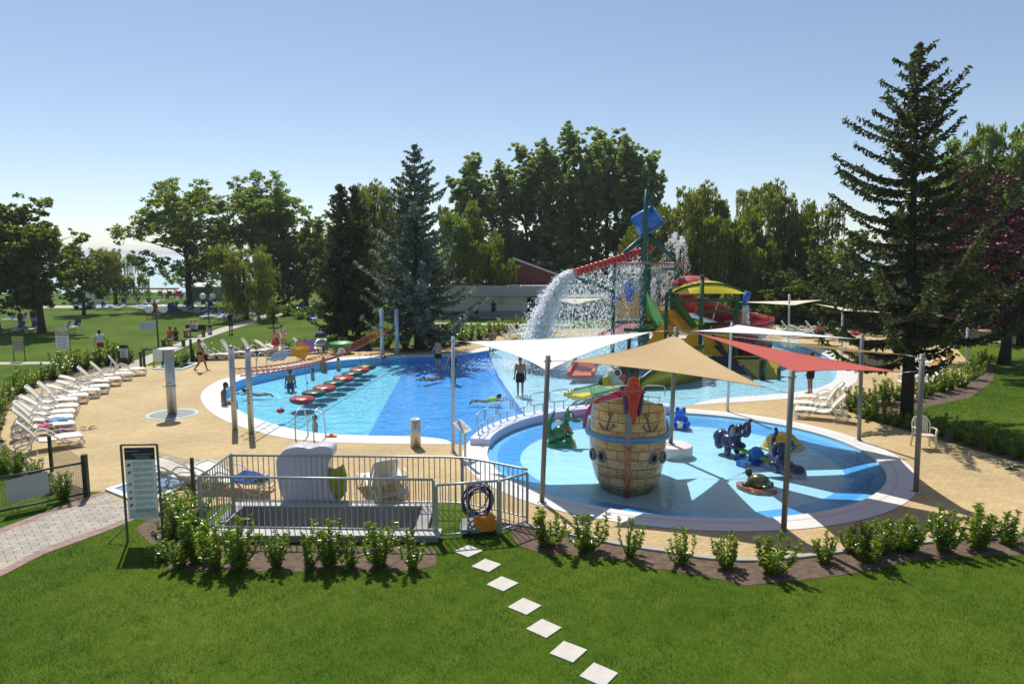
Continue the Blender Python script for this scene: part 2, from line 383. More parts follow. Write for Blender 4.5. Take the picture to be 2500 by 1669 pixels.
# basins
def floor_piece(name, loop, z, m): return struct(sheet(name, loop, [], z, m))
ZF = -.42
floor = floor_piece('pool_floor', Mc, ZF, M_deep)
dA, dB = G(993, 892, ZF), G(897, 1066, ZF)
leftreg = [dA+(dA-dB)*.5, dA, dB, dB+(dB-dA)*.5, Vector((-60, dB.y-5, 0)), Vector((-60, dA.y+20, 0))]
def clip(loop, test):                          # part of a loop on one side of a line a->b
    a, b = test; out = []; n = len(loop)
    sd = lambda p: (b.x-a.x)*(p.y-a.y)-(b.y-a.y)*(p.x-a.x)
    for i in range(n):
        p, q = loop[i], loop[(i+1) % n]; s, t = sd(p), sd(q)
        if s >= 0: out.append(p)
        if (s >= 0) != (t >= 0): out.append(p+(q-p)*(s/(s-t)))
    return out
floor_piece('shallow_floor', clip(Mc, (dB, dA)), ZF+.004, M_left)
c1, c2, c3 = G(1196, 866, -.12), G(1217, 918, -.12), G(1275, 1003, -.12)
sp = clip(clip(Mc, (c2, c1)[::-1]), (c3, c2)[::-1])
if len(sp) > 3:
    b = MB(); n = len(sp); vs = [(p.x, p.y, -.12) for p in sp]+[(p.x, p.y, ZF) for p in sp]
    b.add(vs, [(i, n+i, n+(i+1) % n, (i+1) % n) for i in range(n)]); o = struct(b.build('splash_riser', M_blue_tile))
    floor_piece('splash_floor', sp, -.12, M_pale)
struct(skirt('pool_side', Mc, ZF, .012, M_blue_tile))
struct(skirt('pool_side', kin, -.06, .016, M_white))
k0 = [kell(-.75, 2*PI*i/NK) for i in range(NK)]; k1 = [kell(-1.05, 2*PI*i/NK) for i in range(NK)]; k2 = [kell(-1.75, 2*PI*i/NK) for i in range(NK)]
def ringband(name, a, b_, za, zb, m):
    n = len(a); q = MB(); q.add([(p.x, p.y, za) for p in a]+[(p.x, p.y, zb) for p in b_], [(i, (i+1) % n, n+(i+1) % n, n+i) for i in range(n)]); return struct(q.build(name, m))
ringband('paddling_step', k0, k1, -.06, -.10, M_blue_tile)
ringband('paddling_slope', k1, k2, -.10, -.24, mat('blue_band_deep', (.07, .38, .85), .4, .12, 2.0))
floor_piece('paddling_floor', k2, -.24, M_pale)
M_wmain = water_material('pool_water', (.93, .99, 1.0), 5.0, .085)
M_wkid = water_material('paddling_water', (.90, .98, 1.0), 2.5, .020, ior=1.27)
wm = struct(sheet('pool_water', Mc, [], -.035, M_wmain))
wk = struct(sheet('paddling_water', kin, [], -.035, M_wkid))
# wall between the pools
b = MB(); n = 48; sec = []
for i in range(n+1):
    a = A0+(A1-A0)*i/n
    sec.append([kell(-.76, a)+Vector((0,0,-.22)), kell(-.13, a)+Vector((0,0,-.40)), kell(-.13, a)+Vector((0,0,.22)), kell(-.76, a)+Vector((0,0,.22))])
vs = [v for q in sec for v in q]; fs = [(i*4+k, (i+1)*4+k, (i+1)*4+(k+1) % 4, i*4+(k+1) % 4) for i in range(n) for k in range(4)]+[(0,1,2,3), (n*4+3, n*4+2, n*4+1, n*4)]
b.add(vs, fs); tag(b.build('dividing_wall', M_lilac), 'low pale lilac curved wall dividing the paddling pool from the big pool', 'wall')

# front kerb, soil beds, path, far paths, sand, lake
kb = MB(); kw = []
for i in range(len(kerb)):
    t = (kerb[min(i+1, len(kerb)-1)]-kerb[max(i-1, 0)]).normalized(); kw.append((kerb[i], kerb[i]+Vector((t.y, -t.x, 0))*.13))
vs = [v for p, q in kw for v in ((p.x, p.y, 0), (q.x, q.y, -.02), (q.x, q.y, .045), (p.x, p.y, .045))]
kb.add(vs, [(i*4+k, i*4+(k+1) % 4, (i+1)*4+(k+1) % 4, (i+1)*4+k) for i in range(len(kerb)-1) for k in range(4)])
struct(kb.build('kerb', mat('kerb_concrete', (.40, .37, .33), .85, .12, 3)))
bedf = G2([(1240,1284),(1262,1330),(1298,1342),(1335,1353),(1415,1356),(1471,1364),(1543,1370),(1596,1388),(1636,1391),(1742,1411),(1822,1429),(1875,1424),(2013,1409),(2128,1393),(2221,1369),(2354,1358),(2500,1355),(2750,1352)])
bed_front = [q for p, q in kw][::-1][:]+bedf
bed_front = [q for p, q in reversed(kw)]+bedf
bed_pit = G2([(372,1262),(470,1252),(486,1305),(490,1322),(640,1330),(1064,1338),(1066,1380),(1000,1394),(860,1392),(700,1396),(560,1392),(450,1394),(395,1382),(380,1340),(330,1290)])
bed_right = G2([(2500,1133),(2400,1104),(2250,1062),(2150,1034),(2095,1012),(2090,1000),(2130,985),(2230,970),(2320,952),(2372,925),(2380,895),(2425,885),(2425,930),(2370,970),(2260,994),(2180,1012),(2240,1036),(2330,1052),(2420,1078),(2500,1100),(2680,1150),(2720,1190)])
bed_left = G2([(0,1140),(-60,1120),(-45,1060),(-30,1000),(10,970),(60,940),(130,918),(220,897),(280,885),(330,884),(330,893),(285,896),(235,908),(170,925),(110,940),(70,956),(40,978),(22,1000),(8,1030),(2,1065),(20,1092),(48,1116),(110,1150),(170,1178),(215,1198),(190,1225),(110,1195),(50,1165)])
bed_back = G2([(440,886),(500,881),(560,873),(660,864),(760,857),(900,858),(1005,861),(1060,856),(1120,848),(1190,826),(1240,812),(1215,808),(1150,825),(1080,842),(1000,848),(900,845),(760,847),(660,853),(560,862),(440,873)])
for i, bd in enumerate((bed_front, bed_pit, bed_right, bed_left, bed_back)): struct(sheet('soil_bed', bd, [pit] if i == 1 else [], .006, M_soil))
path_c = G2([(262,1203),(342,1247),(318,1262),(250,1287),(106,1338),(0,1392),(-330,1530),(-520,1440),(-200,1345),(0,1303),(120,1256)])
def path_material():
    m, nt, out = nodes('grey_pavers'); tc = N(nt, 'ShaderNodeTexCoord'); mp = N(nt, 'ShaderNodeMapping'); mp.inputs['Rotation'].default_value = (0, 0, R(-42)); L(nt, tc.outputs['Object'], mp.inputs[0])
    br = N(nt, 'ShaderNodeTexBrick', Scale=1.0); br.inputs['Brick Width'].default_value = .3; br.inputs['Row Height'].default_value = .15; br.inputs['Mortar Size'].default_value = .009; br.inputs['Bias'].default_value = -.25
    br.inputs['Color1'].default_value = (.38, .34, .29, 1); br.inputs['Color2'].default_value = (.52, .45, .33, 1); br.inputs['Mortar'].default_value = (.16, .13, .10, 1); L(nt, mp.outputs[0], br.inputs[0])
    n2 = N(nt, 'ShaderNodeTexNoise', Scale=3.0, Detail=6.0); L(nt, tc.outputs['Object'], n2.inputs[0]); mr = N(nt, 'ShaderNodeMapRange'); mr.inputs[1].default_value = .3; mr.inputs[2].default_value = .7; mr.inputs[3].default_value = .8; mr.inputs[4].default_value = 1.15; L(nt, n2.outputs[0], mr.inputs[0])
    mx = N(nt, 'ShaderNodeMix', data_type='RGBA', blend_type='MULTIPLY'); mx.inputs[0].default_value = 1; L(nt, br.outputs[0], mx.inputs[6]); L(nt, mr.outputs[0], mx.inputs[7])
    p = N(nt, 'ShaderNodeBsdfPrincipled', Roughness=.9); L(nt, mx.outputs[2], p.inputs['Base Color']); L(nt, p.outputs[0], out.inputs[0]); return m
struct(sheet('path', path_c, [], .008, path_material()))
M_redp = mat('red_pavers', (.30, .20, .165), .9, .3, 6)
edge1 = G2([(253,1199),(262,1203),(120,1256),(0,1303),(-200,1345),(-520,1440),(-520,1420),(-200,1332),(0,1290),(120,1245)])
edge2 = G2([(342,1247),(352,1256),(318,1273),(252,1300),(106,1353),(0,1408),(-330,1555),(-330,1530),(0,1392),(106,1338),(250,1287),(318,1262)])
struct(sheet('path_edging', edge1, [], .010, M_redp)); struct(sheet('path_edging', edge2, [], .010, M_redp))
struct(sheet('far_path', G2([(322,900),(352,893),(470,838),(560,806),(660,775),(722,762),(700,759),(640,770),(540,800),(440,835),(330,880),(312,893)]), [], .010, M_path))
struct(sheet('far_path', G2([(-60,893),(0,890),(100,889),(200,891),(200,885),(100,883),(0,884),(-60,886)]), [], .012, M_path))
struct(sheet('far_path', G2([(980,790),(1400,796),(1400,791),(980,787)]), [], .010, M_path))
struct(sheet('far_path', G2([(1170,777),(1600,782),(1600,776),(1170,772)]), [], .012, M_path))
struct(sheet('far_path', G2([(-100,752),(160,752),(330,748),(500,748),(500,744),(330,743),(160,746),(-100,745)]), [], .014, M_path))
struct(sheet('sand_court', G2([(1850,807),(2230,813),(2290,828),(2500,840),(2800,850),(2800,800),(2500,792),(2200,781),(1850,781)]), [], .012, M_sand))
lk = water_material('lake_water', (.0, .0, .0), .5, .12, rough=.12, ior=1.06)
nt = lk.node_tree; ms_ = [q for q in nt.nodes if q.type == 'MIX_SHADER'][0]
df = N(nt, 'ShaderNodeBsdfDiffuse'); df.inputs[0].default_value = (.34, .58, .60, 1); nt.links.new(df.outputs[0], ms_.inputs[1])
struct(sheet('lake', [(-4000, 7900), (3000, 7900), (900, 160), (40, 150), (-20, 128), (-50, 108), (-75, 103), (-130, 100), (-400, 96), (-4000, 90)], [], .05, lk))

# stepping stones in the front lawn
stone_px = [(1143,1346),(1188,1381),(1226,1426),(1281,1481),(1328,1535),(1388,1592),(1462,1648)]
M_stone = mat('stone_slab', (.56, .52, .46), .85, .08, 4.0, bump=.15)
for i, (x, y) in enumerate(stone_px):
    p = G(x, y); b = MB(); h = .205; v = [(-h,-h),(h,-h),(h,h),(-h,h)]; v = [(a+rnd.uniform(-.008,.008), c+rnd.uniform(-.008,.008)) for a, c in v]; b.prism(v, -.03, .022)
    o = b.build('stepping_stone', M_stone, loc=p); o.rotation_euler.z = R(45)+R(rnd.uniform(-4, 4)+6)
    tag(o, f'square pale stepping stone in the front lawn, {ORD[i]} from the fence', 'stepping stone', 'stepping stones across the front lawn')

# grass blades on the near lawns
def blades(name, polys_in, polys_out, x0, x1, y0, y1, n, h, wdt, m):
    x = nrng.uniform(x0, x1, n); y = y1-(y1-y0)*np.sqrt(nrng.uniform(0, 1, n)) if False else nrng.uniform(y0, y1, n)
    ok = np.zeros(n, bool)
    for p in polys_in: ok |= inpoly(x, y, p)
    for p in polys_out: ok &= ~inpoly(x, y, p)
    x = x[ok]; y = y[ok]; n = len(x)
    hh = h*nrng.uniform(.5, 1.15, n); a = nrng.uniform(0, 2*PI, n); fx = np.sin(x*5.1+1.7*np.sin(y*3.3))+np.sin(y*7.7+x*2.9+2*np.sin(x*1.9))+np.sin(x*13.1-y*11.3); fy = np.sin(y*6.1+1.3*np.sin(x*4.1))+np.sin(x*8.3-y*3.7+1.5*np.sin(y*2.3))+np.sin(x*10.7+y*14.9); hh = hh*(1+.13*np.sin(x*9.1+2*np.sin(y*5.3))+.13*np.sin(y*10.3-x*6.7)); lean = (nrng.normal(0, .40, (n, 2))+np.stack([fx, fy], 1)*.30)*hh[:, None]
    px, py = np.cos(a)*wdt/2, np.sin(a)*wdt/2
    co = np.empty((n, 3, 3), np.float32)
    co[:, 0] = np.stack([x-px, y-py, np.zeros(n)], 1); co[:, 1] = np.stack([x+px, y+py, np.zeros(n)], 1); co[:, 2] = np.stack([x+lean[:, 0], y+lean[:, 1], hh], 1)
    me = bpy.data.meshes.new(name); me.vertices.add(3*n); me.vertices.foreach_set('co', co.ravel()); me.loops.add(3*n); me.loops.foreach_set('vertex_index', np.arange(3*n, dtype=np.int32))
    me.polygons.add(n); me.polygons.foreach_set('loop_start', np.arange(n, dtype=np.int32)*3); me.materials.append(m); me.update(calc_edges=True)
    o = stuff(link(name, me)); tag(o, 'short green grass of the lawn in front' if h < .055 else 'short green grass of the lawn on the right', 'grass'); return o
def blade_material():
    m = leafmat('grass_blade', (.020, .066, .003), (.142, .188, .016), tr=.32, rough=.55, spec=.12); nt = m.node_tree
    add = [q for q in nt.nodes if q.type == 'MATH' and q.operation == 'ADD'][0]; tc = [q for q in nt.nodes if q.type == 'TEX_COORD'][0]
    nz = [q for q in nt.nodes if q.type == 'TEX_NOISE'][0]; nz.inputs['Scale'].default_value = .8; nz.inputs['Detail'].default_value = 6.0; nz.inputs['Roughness'].default_value = .62
    ml = [q for q in nt.nodes if q.type == 'MATH' and q.operation == 'MULTIPLY_ADD'][0]; ml.inputs[1].default_value = 4.2; ml.inputs[2].default_value = -2.1
    h = N(nt, 'ShaderNodeMath', operation='MULTIPLY'); h.inputs[1].default_value = .6; g = [q for q in nt.nodes if q.type == 'NEW_GEOMETRY'][0]
    nt.links.new(g.outputs['Random Per Island'], h.inputs[0]); nt.links.new(h.outputs[0], add.inputs[0]); return m
M_blade = blade_material()
stone_out = [[G(x, y)+Vector((.31*math.cos(R(51)+k*PI/2+PI/4), .31*math.sin(R(51)+k*PI/2+PI/4), 0)) for k in range(4)] for x, y in stone_px]
front_reg = [(-12, 8), (12, 8), (12, 15.6), (1.6, 15.2), (-.9, 15.6), (-1.7, 14.2), (-6.9, 14.2), (-7.5, 16.8), (-9.5, 16.8), (-16, 12)]
pathall = G2([(253,1199),(352,1256),(318,1273),(252,1300),(106,1353),(0,1408),(-330,1555),(-520,1420),(-200,1332),(0,1290),(120,1245)])
blades('lawn_grass', [front_reg], [bed_front, bed_pit, pathall, deck_loop, pit]+stone_out, -9.6, 10.8, 8.6, 16.8, 360000, .046, .0048, M_blade)
left_reg = [G(215,1205), G(110,1196), G(50,1166), G(0,1142), G(-80,1130), G(-80,1330), G(0,1290), G(120,1245)]
right_reg = [v for v in bed_right[13:]]+G2([(2760,1100),(2760,930),(2500,905),(2430,885)])
blades('lawn_grass', [right_reg, left_reg], [bed_right, bed_left, pathall], -15, 26, 14, 36, 420000, .06, .009, M_blade)
# ------------------------------------------------------------------ vegetation
M_bark = mat('bark', (.055, .042, .032), .95, .3, 5, bump=.6, bscale=14)
M_bark2 = mat('dark_bark', (.028, .023, .018), .95, .3, 6, bump=.5, bscale=18)
M_stem = mat('green_stem', (.09, .10, .03), .8, .2, 8)
M_leaf_maple = leafmat('leaf_dark_broadleaf', (.045, .082, .018), (.15, .20, .040), tr=.50)
M_leaf_mid = leafmat('leaf_mid_green', (.070, .12, .024), (.20, .27, .055), tr=.50)
M_leaf_light = leafmat('leaf_light_green', (.075, .12, .022), (.20, .26, .048), tr=.50)
M_leaf_willow = leafmat('leaf_willow', (.075, .105, .024), (.20, .235, .055), tr=.50)
M_leaf_grey = leafmat('leaf_grey_willow', (.070, .095, .045), (.20, .23, .11), tr=.50)
M_leaf_poplar = leafmat('leaf_poplar', (.085, .13, .050), (.22, .28, .11), tr=.55, tcol=(2.7, 2.6, 1.5))
M_leaf_plum = leafmat('leaf_purple_plum', (.030, .010, .014), (.115, .038, .046), tr=.25, tcol=(1.6, .5, .5))
M_leaf_spruce = leafmat('needles_spruce', (.026, .042, .015), (.095, .112, .038), tr=.22, rough=.6, spec=.25)
M_leaf_blue = leafmat('needles_blue_spruce', (.050, .078, .066), (.185, .24, .205), tr=.2, rough=.6, spec=.25)
M_leaf_laurel = leafmat('leaf_laurel', (.075, .145, .014), (.25, .33, .036), tr=.45, rough=.22, spec=.6)

def wood(seed, H, zb, ends, r0, top=.8, name='trunk', m=None):
    r = random.Random(seed); b = MB(); n = 9
    tp = [Vector((r.uniform(-.03, .03)*H*i/n, r.uniform(-.03, .03)*H*i/n, H*top*i/n)) for i in range(n+1)]; tp[0] = Vector((0, 0, -.2))
    b.tube(tp, [r0*(1.25 if i == 0 else 1)*(1-.85*i/n) for i in range(n+1)], 10)
    for e in ends:
        k = r.uniform(.25, .8); z0 = max(zb*.75, min(e.z-.15*H*r.uniform(.4, 1.2), H*top*.95)); z0 = max(z0, H*.08)
        t = min(z0/(H*top), .98); i = int(t*n); s = tp[i].lerp(tp[min(i+1, n)], t*n-i)
        mid = s.lerp(e, .5)+Vector((0, 0, .03*H))*r.uniform(-.5, 1)
        ra = r0*.42*(1-t*.6); pts = catmull([s, mid, e], 3, closed=False)
        b.tube(pts, [ra*(1-.85*q/(len(pts)-1)) for q in range(len(pts))], 5)
    return b
def crown(seed, H, Wd, zb, ncl, nleaf, size, kind='broad', rr=(.15, .27), flat=.8, aspect=.6):
    g = np.random.default_rng(seed); cz = (zb+H)/2; hz = (H-zb)/2; cs = []; rs = []
    while len(cs) < ncl:
        d = g.normal(size=3); d /= np.linalg.norm(d); u = g.uniform(0, 1)**(1/2.2)
        p = d*u; zz = p[2]
        prof = 1.0
        if kind == 'broad': prof = 1.0-.25*max(zz, 0)-.15*max(-zz, 0)
        elif kind == 'poplar': prof = .95-.35*max(zz, 0)-.1*max(-zz, 0)
        elif kind == 'willow': prof = 1.0-.10*max(zz, 0)
        q = np.array([p[0]*Wd/2*prof, p[1]*Wd/2*prof, cz+zz*hz]); q *= (1+g.normal()*.06, 1+g.normal()*.06, 1)
        rc = Wd/2*g.uniform(*rr)
        q[2] = min(q[2], H-rc*.55*flat)
        cs.append(q); rs.append(rc)
    cs = np.array(cs); rs = np.array(rs)
    w8 = rs**2/np.sum(rs**2); ns = max(ncl*9, nleaf//38); kk = g.choice(ncl, ns, p=w8)
    d = g.normal(size=(ns, 3)); d /= np.linalg.norm(d, axis=1)[:, None]; u = np.minimum(g.uniform(0, 1, ns)**.45*(1+np.abs(g.normal(0, .16, ns))), 1.2)
    sub = cs[kk]+d*(rs[kk]*u)[:, None]*np.array([1, 1, flat]); sr = rs[kk]*g.uniform(.11, .27, ns)
    j = g.choice(ns, nleaf, p=sr**1.5/np.sum(sr**1.5)); k = kk[j]
    pos = sub[j]+np.clip(g.normal(size=(nleaf, 3)), -1.7, 1.7)*sr[j][:, None]*np.array([.75, .75, .5])
    sz = size*g.uniform(.6, 1.35, nleaf); dl = None
    if kind == 'poplar': pos[:, 2] += 0
    if kind == 'willow':
        hang = g.exponential(.16*(H-zb), nleaf)*(g.uniform(0, 1, nleaf) < .6)
        sid = g.integers(0, 14, nleaf); hx = ((sid*7919+k*104729) % 1000)/1000.*2*PI
        st = hang > 0
        pos[st, 0] = cs[k[st], 0]+np.cos(hx[st])*rs[k[st]]*(.55+.45*(sid[st] % 5)/4)+g.normal(0, .05, st.sum())
        pos[st, 1] = cs[k[st], 1]+np.sin(hx[st])*rs[k[st]]*(.55+.45*(sid[st] % 5)/4)+g.normal(0, .05, st.sum())
        pos[st, 2] = cs[k[st], 2]-hang[st]
        dl = g.normal(size=(nleaf, 3))*.45; dl[:, 2] -= 1.0
        pos = pos[:]; ok = pos[:, 2] > max(.35, zb*.35); pos = pos[ok]; sz = sz[ok]; dl = dl[ok]
    ok = pos[:, 2] < H*1.02
    return pos[ok], sz[ok], (dl[ok] if dl is not None else None), [Vector(c) for c in cs], aspect
TREE_PROTO = {}
def tree_proto(key, seed, H, Wd, zb, ncl, nleaf, size, leaf, kind='broad', r0=.25, nl=16, bark=None, **kw):
    pos, sz, dl, cs, asp = crown(seed, H, Wd, zb, ncl, nleaf, size, kind, **kw)
    if kind == 'willow': asp = .28
    g = np.random.default_rng(seed+5)
    me = leaves_mesh('crown', pos, sz, leaf, aspect=asp, d=dl, rng=g)
    r = random.Random(seed); r.shuffle(cs)
    tw = wood(seed, H, zb, cs[:nl], r0).mesh('trunk', bark or M_bark)
    TREE_PROTO[key] = (me, tw, H, Wd)
def spruce_proto(key, seed, H, Wd, z0, nwh, leaf, size, step, droop=.0, r0=.2, irregular=.25, tops=1, dens=1.0, nbs=(5, 4), upk=.05, pw=.78):
    r = random.Random(seed); g = np.random.default_rng(seed); P = []; D = []; S = []; b = MB()
    b.tube([(0, 0, -.2), (.03, 0, H*.3), (-.02, .03, H*.7), (0, 0, H*.98)], [r0*1.2, r0*.85, r0*.4, .02], 10)
    for i in range(nwh):
        f = i/(nwh-1); z = z0+(H*.985-z0)*f**.92
        rad = Wd/2*((1-f)**pw)*(1 if f > .12 else .75+2.0*f)+.12
        nb = nbs[0]+int(nbs[1]*(1-f)+r.random())
        for k in range(nb):
            a = 2*PI*(k+r.random()*.8)/nb+i*1.3; ln = rad*r.uniform(1-irregular*1.6, 1+irregular*.7)
            if r.random() < .10: ln *= .5
            elif irregular > .45 and r.random() < .16: ln *= 1.3
            up = .55*f**1.2+upk-droop*(1-f)*.5; o = Vector((math.cos(a), math.sin(a), 0)); sd = Vector((-o.y, o.x, 0))
            zz = z+r.uniform(-.15, .15)
            n = max(4, int(ln/step)); pts = []
            for q in range(n+1):
                t = q/n; pts.append(o*ln*t+Vector((0, 0, zz+ln*(up*t-.28*(1-f)*math.sin(PI*t*.8)+.26*t*t*(1-f)))))
            pts2 = pts[::max(1, n//4)]
            if len(pts2) > 2: b.tube(pts2, [.02+.02*(1-f)*(1-q/len(pts2)) for q in range(len(pts2))], 4, caps=False)
            for q in range(1, n+1):
                t = q/n; p = pts[q]
                if t < .12: continue
                tl = (.10+.30*ln*.5*(1-t*.75))*r.uniform(.6, 1.2)*min(1, .5+ln*.4)
                for s_ in (-1, 1):
                    m = max(2, int(tl/(size*.42)*dens))
                    dv = (sd*s_*.85+o*.55+Vector((0, 0, -.18-.25*(1-f)*r.random()))).normalized()
                    for w_ in range(m):
                        c = p+dv*tl*(w_+.5)/m; P.append(c+Vector((r.gauss(0, .03), r.gauss(0, .03), r.gauss(0, .03)))); dd = dv+Vector((r.gauss(0, .45), r.gauss(0, .45), r.gauss(0, .45)-.1)); D.append(dd); S.append(size*r.uniform(.7, 1.3))
                if r.random() < .7:
                    P.append(p+Vector((0, 0, -.06-.12*r.random()))); D.append(Vector((r.gauss(0, .3), r.gauss(0, .3), -1))); S.append(size*1.1)
    for q in range(14): P.append(Vector((0, 0, H-.5*r.random()))); D.append(Vector((r.gauss(0, .5), r.gauss(0, .5), .8))); S.append(size)
    me = leaves_mesh('crown', np.array(P), np.array(S), leaf, aspect=.42, d=np.array(D), rng=g, upbias=.2)
    TREE_PROTO[key] = (me, b.mesh('trunk', M_bark2), H, Wd)
tree_proto('maple', 3, 10, 7.6, 1.9, 60, 34000, .23, M_leaf_maple, r0=.26, flat=.85, rr=(.17, .28))
tree_proto('maple2', 4, 10, 7.6, 1.4, 56, 34000, .23, M_leaf_maple, r0=.26, rr=(.17, .28))
tree_proto('open', 9, 14, 12, 2.3, 90, 38000, .27, M_leaf_light, r0=.34, nl=44, rr=(.15, .24))
tree_proto('round', 12, 16, 11, 1.6, 80, 44000, .31, M_leaf_mid, r0=.4, rr=(.19, .30))
tree_proto('round2', 13, 14, 10, 1.2, 70, 40000, .30, M_leaf_light, r0=.35, rr=(.19, .30))
tree_proto('willow', 21, 12, 9, 1.6, 46, 26000, .42, M_leaf_willow, 'willow', r0=.35)
tree_proto('willow2', 22, 12, 9, 1.2, 40, 26000, .42, M_leaf_light, 'willow', r0=.35)
tree_proto('willow3', 26, 8, 8, 1.4, 34, 22000, .34, M_leaf_willow, 'willow', r0=.28)
tree_proto('greyw', 23, 10, 9, .8, 44, 20000, .32, M_leaf_grey, 'broad', r0=.3, aspect=.4)
tree_proto('poplar', 31, 21, 7.5, 2.5, 90, 46000, .30, M_leaf_poplar, 'poplar', r0=.35, rr=(.17, .30), flat=1.6)
tree_proto('poplar2', 32, 21, 7.5, 2.0, 84, 46000, .30, M_leaf_poplar, 'poplar', r0=.35, rr=(.18, .32), flat=1.5)
tree_proto('plum', 41, 10.5, 8.5, 1.7, 70, 40000, .17, M_leaf_plum, r0=.24, bark=M_bark2)
tree_proto('dark', 43, 9, 9, .6, 44, 18000, .30, M_leaf_maple, r0=.3)
spruce_proto('spruce_big', 57, 13.6, 6.9, 2.2, 28, M_leaf_spruce, .22, .085, r0=.20, irregular=.5, dens=1.55, nbs=(5, 2), upk=.12, pw=.70)
spruce_proto('spruce', 52, 11, 5.2, 1.2, 36, M_leaf_spruce, .34, .13, droop=.5, r0=.2, irregular=.3, dens=1.2)
spruce_proto('spruce_blue', 53, 12.7, 7.2, 1.5, 25, M_leaf_blue, .32, .10, droop=.2, r0=.2, irregular=.42, dens=1.3, pw=.72)
def tree_at(key, px, by, ty, wpx, label, name='tree', group=None, rz=None):
    me, tw, H, Wd = TREE_PROTO[key]
    p = G(px, by); h = W(px, ty, p.y).z; dep = p.y*math.cos(PITCH)+CAMZ*math.sin(PITCH); wd = wpx/FPX*dep
    t = thing(name, label, 'tree', p, rnd.uniform(0, 2*PI) if rz is None else rz, group, (wd/Wd, wd/Wd, h/H))
    link('trunk', tw, t); link('crown', me, t)
    return t
T = [
 ('maple',102,812,478,262,'dark leafy tree with a bare trunk alone on the left lawn','broadleaf_tree'),
 ('maple2',-8,803,486,230,'dark leafy tree at the left edge of the lawn, partly out of view','broadleaf_tree'),
 ('maple2',205,768,592,120,'small dark leafy tree right behind the lone tree on the left lawn','broadleaf_tree'),
 ('willow3',283,742,592,135,'small drooping willow on the lakeshore between the lone dark tree and the open-crowned tree','willow_tree'),
 ('open',464,754,438,285,'airy open-crowned tree with forked dark trunk near the lake','broadleaf_tree'),
 ('round',650,744,415,225,'tall rounded bright green tree behind the small leaning willow','broadleaf_tree'),
 ('willow3',602,780,578,165,'small round willow with a leaning dark trunk on the far lawn','willow_tree'),
 ('round2',748,744,508,140,'leafy green tree left behind the double spruce','broadleaf_tree'),
 ('round',805,742,520,130,'dark green tree hidden behind the double spruce','broadleaf_tree'),
 ('dark',705,752,590,150,'low dark tree at the end of the pale footpath','broadleaf_tree'),
 ('spruce',842,826,452,182,'dark spruce with low hanging branches, left of the twin pair','spruce_tree'),
 ('spruce',874,818,456,150,'dark spruce just behind the other twin spruce, right of the pair','spruce_tree'),
 ('spruce_blue',1020,852,356,285,'big blue-grey spruce beside the pair of white pool posts','spruce_tree'),
 ('willow',915,762,430,180,'tall yellow-green willow between the dark spruces and the blue spruce','willow_tree'),
 ('willow',985,765,440,150,'tall yellow-green willow directly behind the blue spruce top','willow_tree'),
 ('willow2',1118,766,476,175,'light green willow right of the blue spruce','willow_tree'),
 ('willow2',1196,770,545,118,'light green drooping willow hanging over the left end of the low building','willow_tree'),
 ('dark',960,750,600,170,'dark low tree in the shade behind the blue spruce','broadleaf_tree'),
 ('poplar',1160,748,358,135,'tall poplar at the left end of the poplar grove','poplar_tree'),
 ('poplar2',1228,750,395,115,'shorter poplar second from the left of the grove','poplar_tree'),
 ('poplar',1288,750,325,135,'tall narrow poplar third from the left of the grove','poplar_tree'),
 ('poplar2',1335,752,345,120,'poplar behind the grey-green bushy tree','poplar_tree'),
 ('poplar2',1385,748,305,135,'tall poplar near the middle of the grove','poplar_tree'),
 ('poplar',1432,752,318,120,'poplar directly left of the highest poplar','poplar_tree'),
 ('poplar',1480,748,288,150,'highest poplar of the grove, left above the blue tipping bucket','poplar_tree'),
 ('poplar2',1530,752,335,125,'poplar right behind the tipping bucket mast','poplar_tree'),
 ('poplar',1572,750,345,110,'rightmost poplar of the grove','poplar_tree'),
 ('greyw',1340,758,545,175,'grey-green bushy tree behind the red gabled roof','broadleaf_tree'),
 ('greyw',1262,757,565,120,'grey-green bushy tree left behind the red gable','broadleaf_tree'),
 ('willow',1548,768,545,130,'olive green willow directly behind the water tower','willow_tree'),
 ('willow',1625,766,488,150,'olive willow right behind the tower fountain','willow_tree'),
 ('willow',1705,772,434,205,'tall olive willow above the yellow canopy','willow_tree'),
 ('willow2',1790,777,470,180,'lower olive willow between two tall willows right of the canopy','willow_tree'),
 ('willow',1868,772,429,215,'tall broad olive willow above the red tube slide','willow_tree'),
 ('willow',1970,776,478,170,'olive willow left behind the big spruce','willow_tree'),
 ('dark',2075,800,560,210,'dark leafy tree behind the lower left branches of the big spruce','broadleaf_tree'),
 ('dark',2185,803,520,200,'dark leafy tree behind the big spruce trunk','broadleaf_tree'),
 ('round2',2300,806,330,215,'tall light green tree between the big spruce and the purple tree','broadleaf_tree'),
 ('willow2',2405,802,268,230,'tall light green tree behind the purple tree','broadleaf_tree'),
 ('round2',2515,806,235,230,'tall light green tree at the right edge of the picture','broadleaf_tree'),
 ('spruce',2490,842,330,190,'green conifer behind the purple tree at the right edge','spruce_tree'),
 ('spruce_big',2213,1021,103,450,'big dark spruce rising above everything on the right lawn','spruce_tree'),
 ('plum',2450,890,400,455,'dark purple-leaved plum tree on the right lawn','plum_tree'),
]
for a in T:
    t = tree_at(a[0], a[1], a[2], a[3], a[4], a[5], a[6], rz=0 if a[0] == 'spruce_big' else None)
    if a[0] == 'spruce_big': t.rotation_euler.y = R(-2.1)
tree_at('dark', 1177, 770, 728, 38, 'little young tree in front of the cream building wall', 'young_tree')
tree_at('dark', 2130, 800, 690, 190, 'low dark bushy tree behind the loungers at the sand court', 'broadleaf_tree')
tree_at('dark', 2000, 795, 650, 170, 'low dark bushy tree right behind the red tube slide', 'broadleaf_tree')
tree_at('dark', 1890, 792, 660, 170, 'low dark bushy tree beyond the white back sail', 'broadleaf_tree')
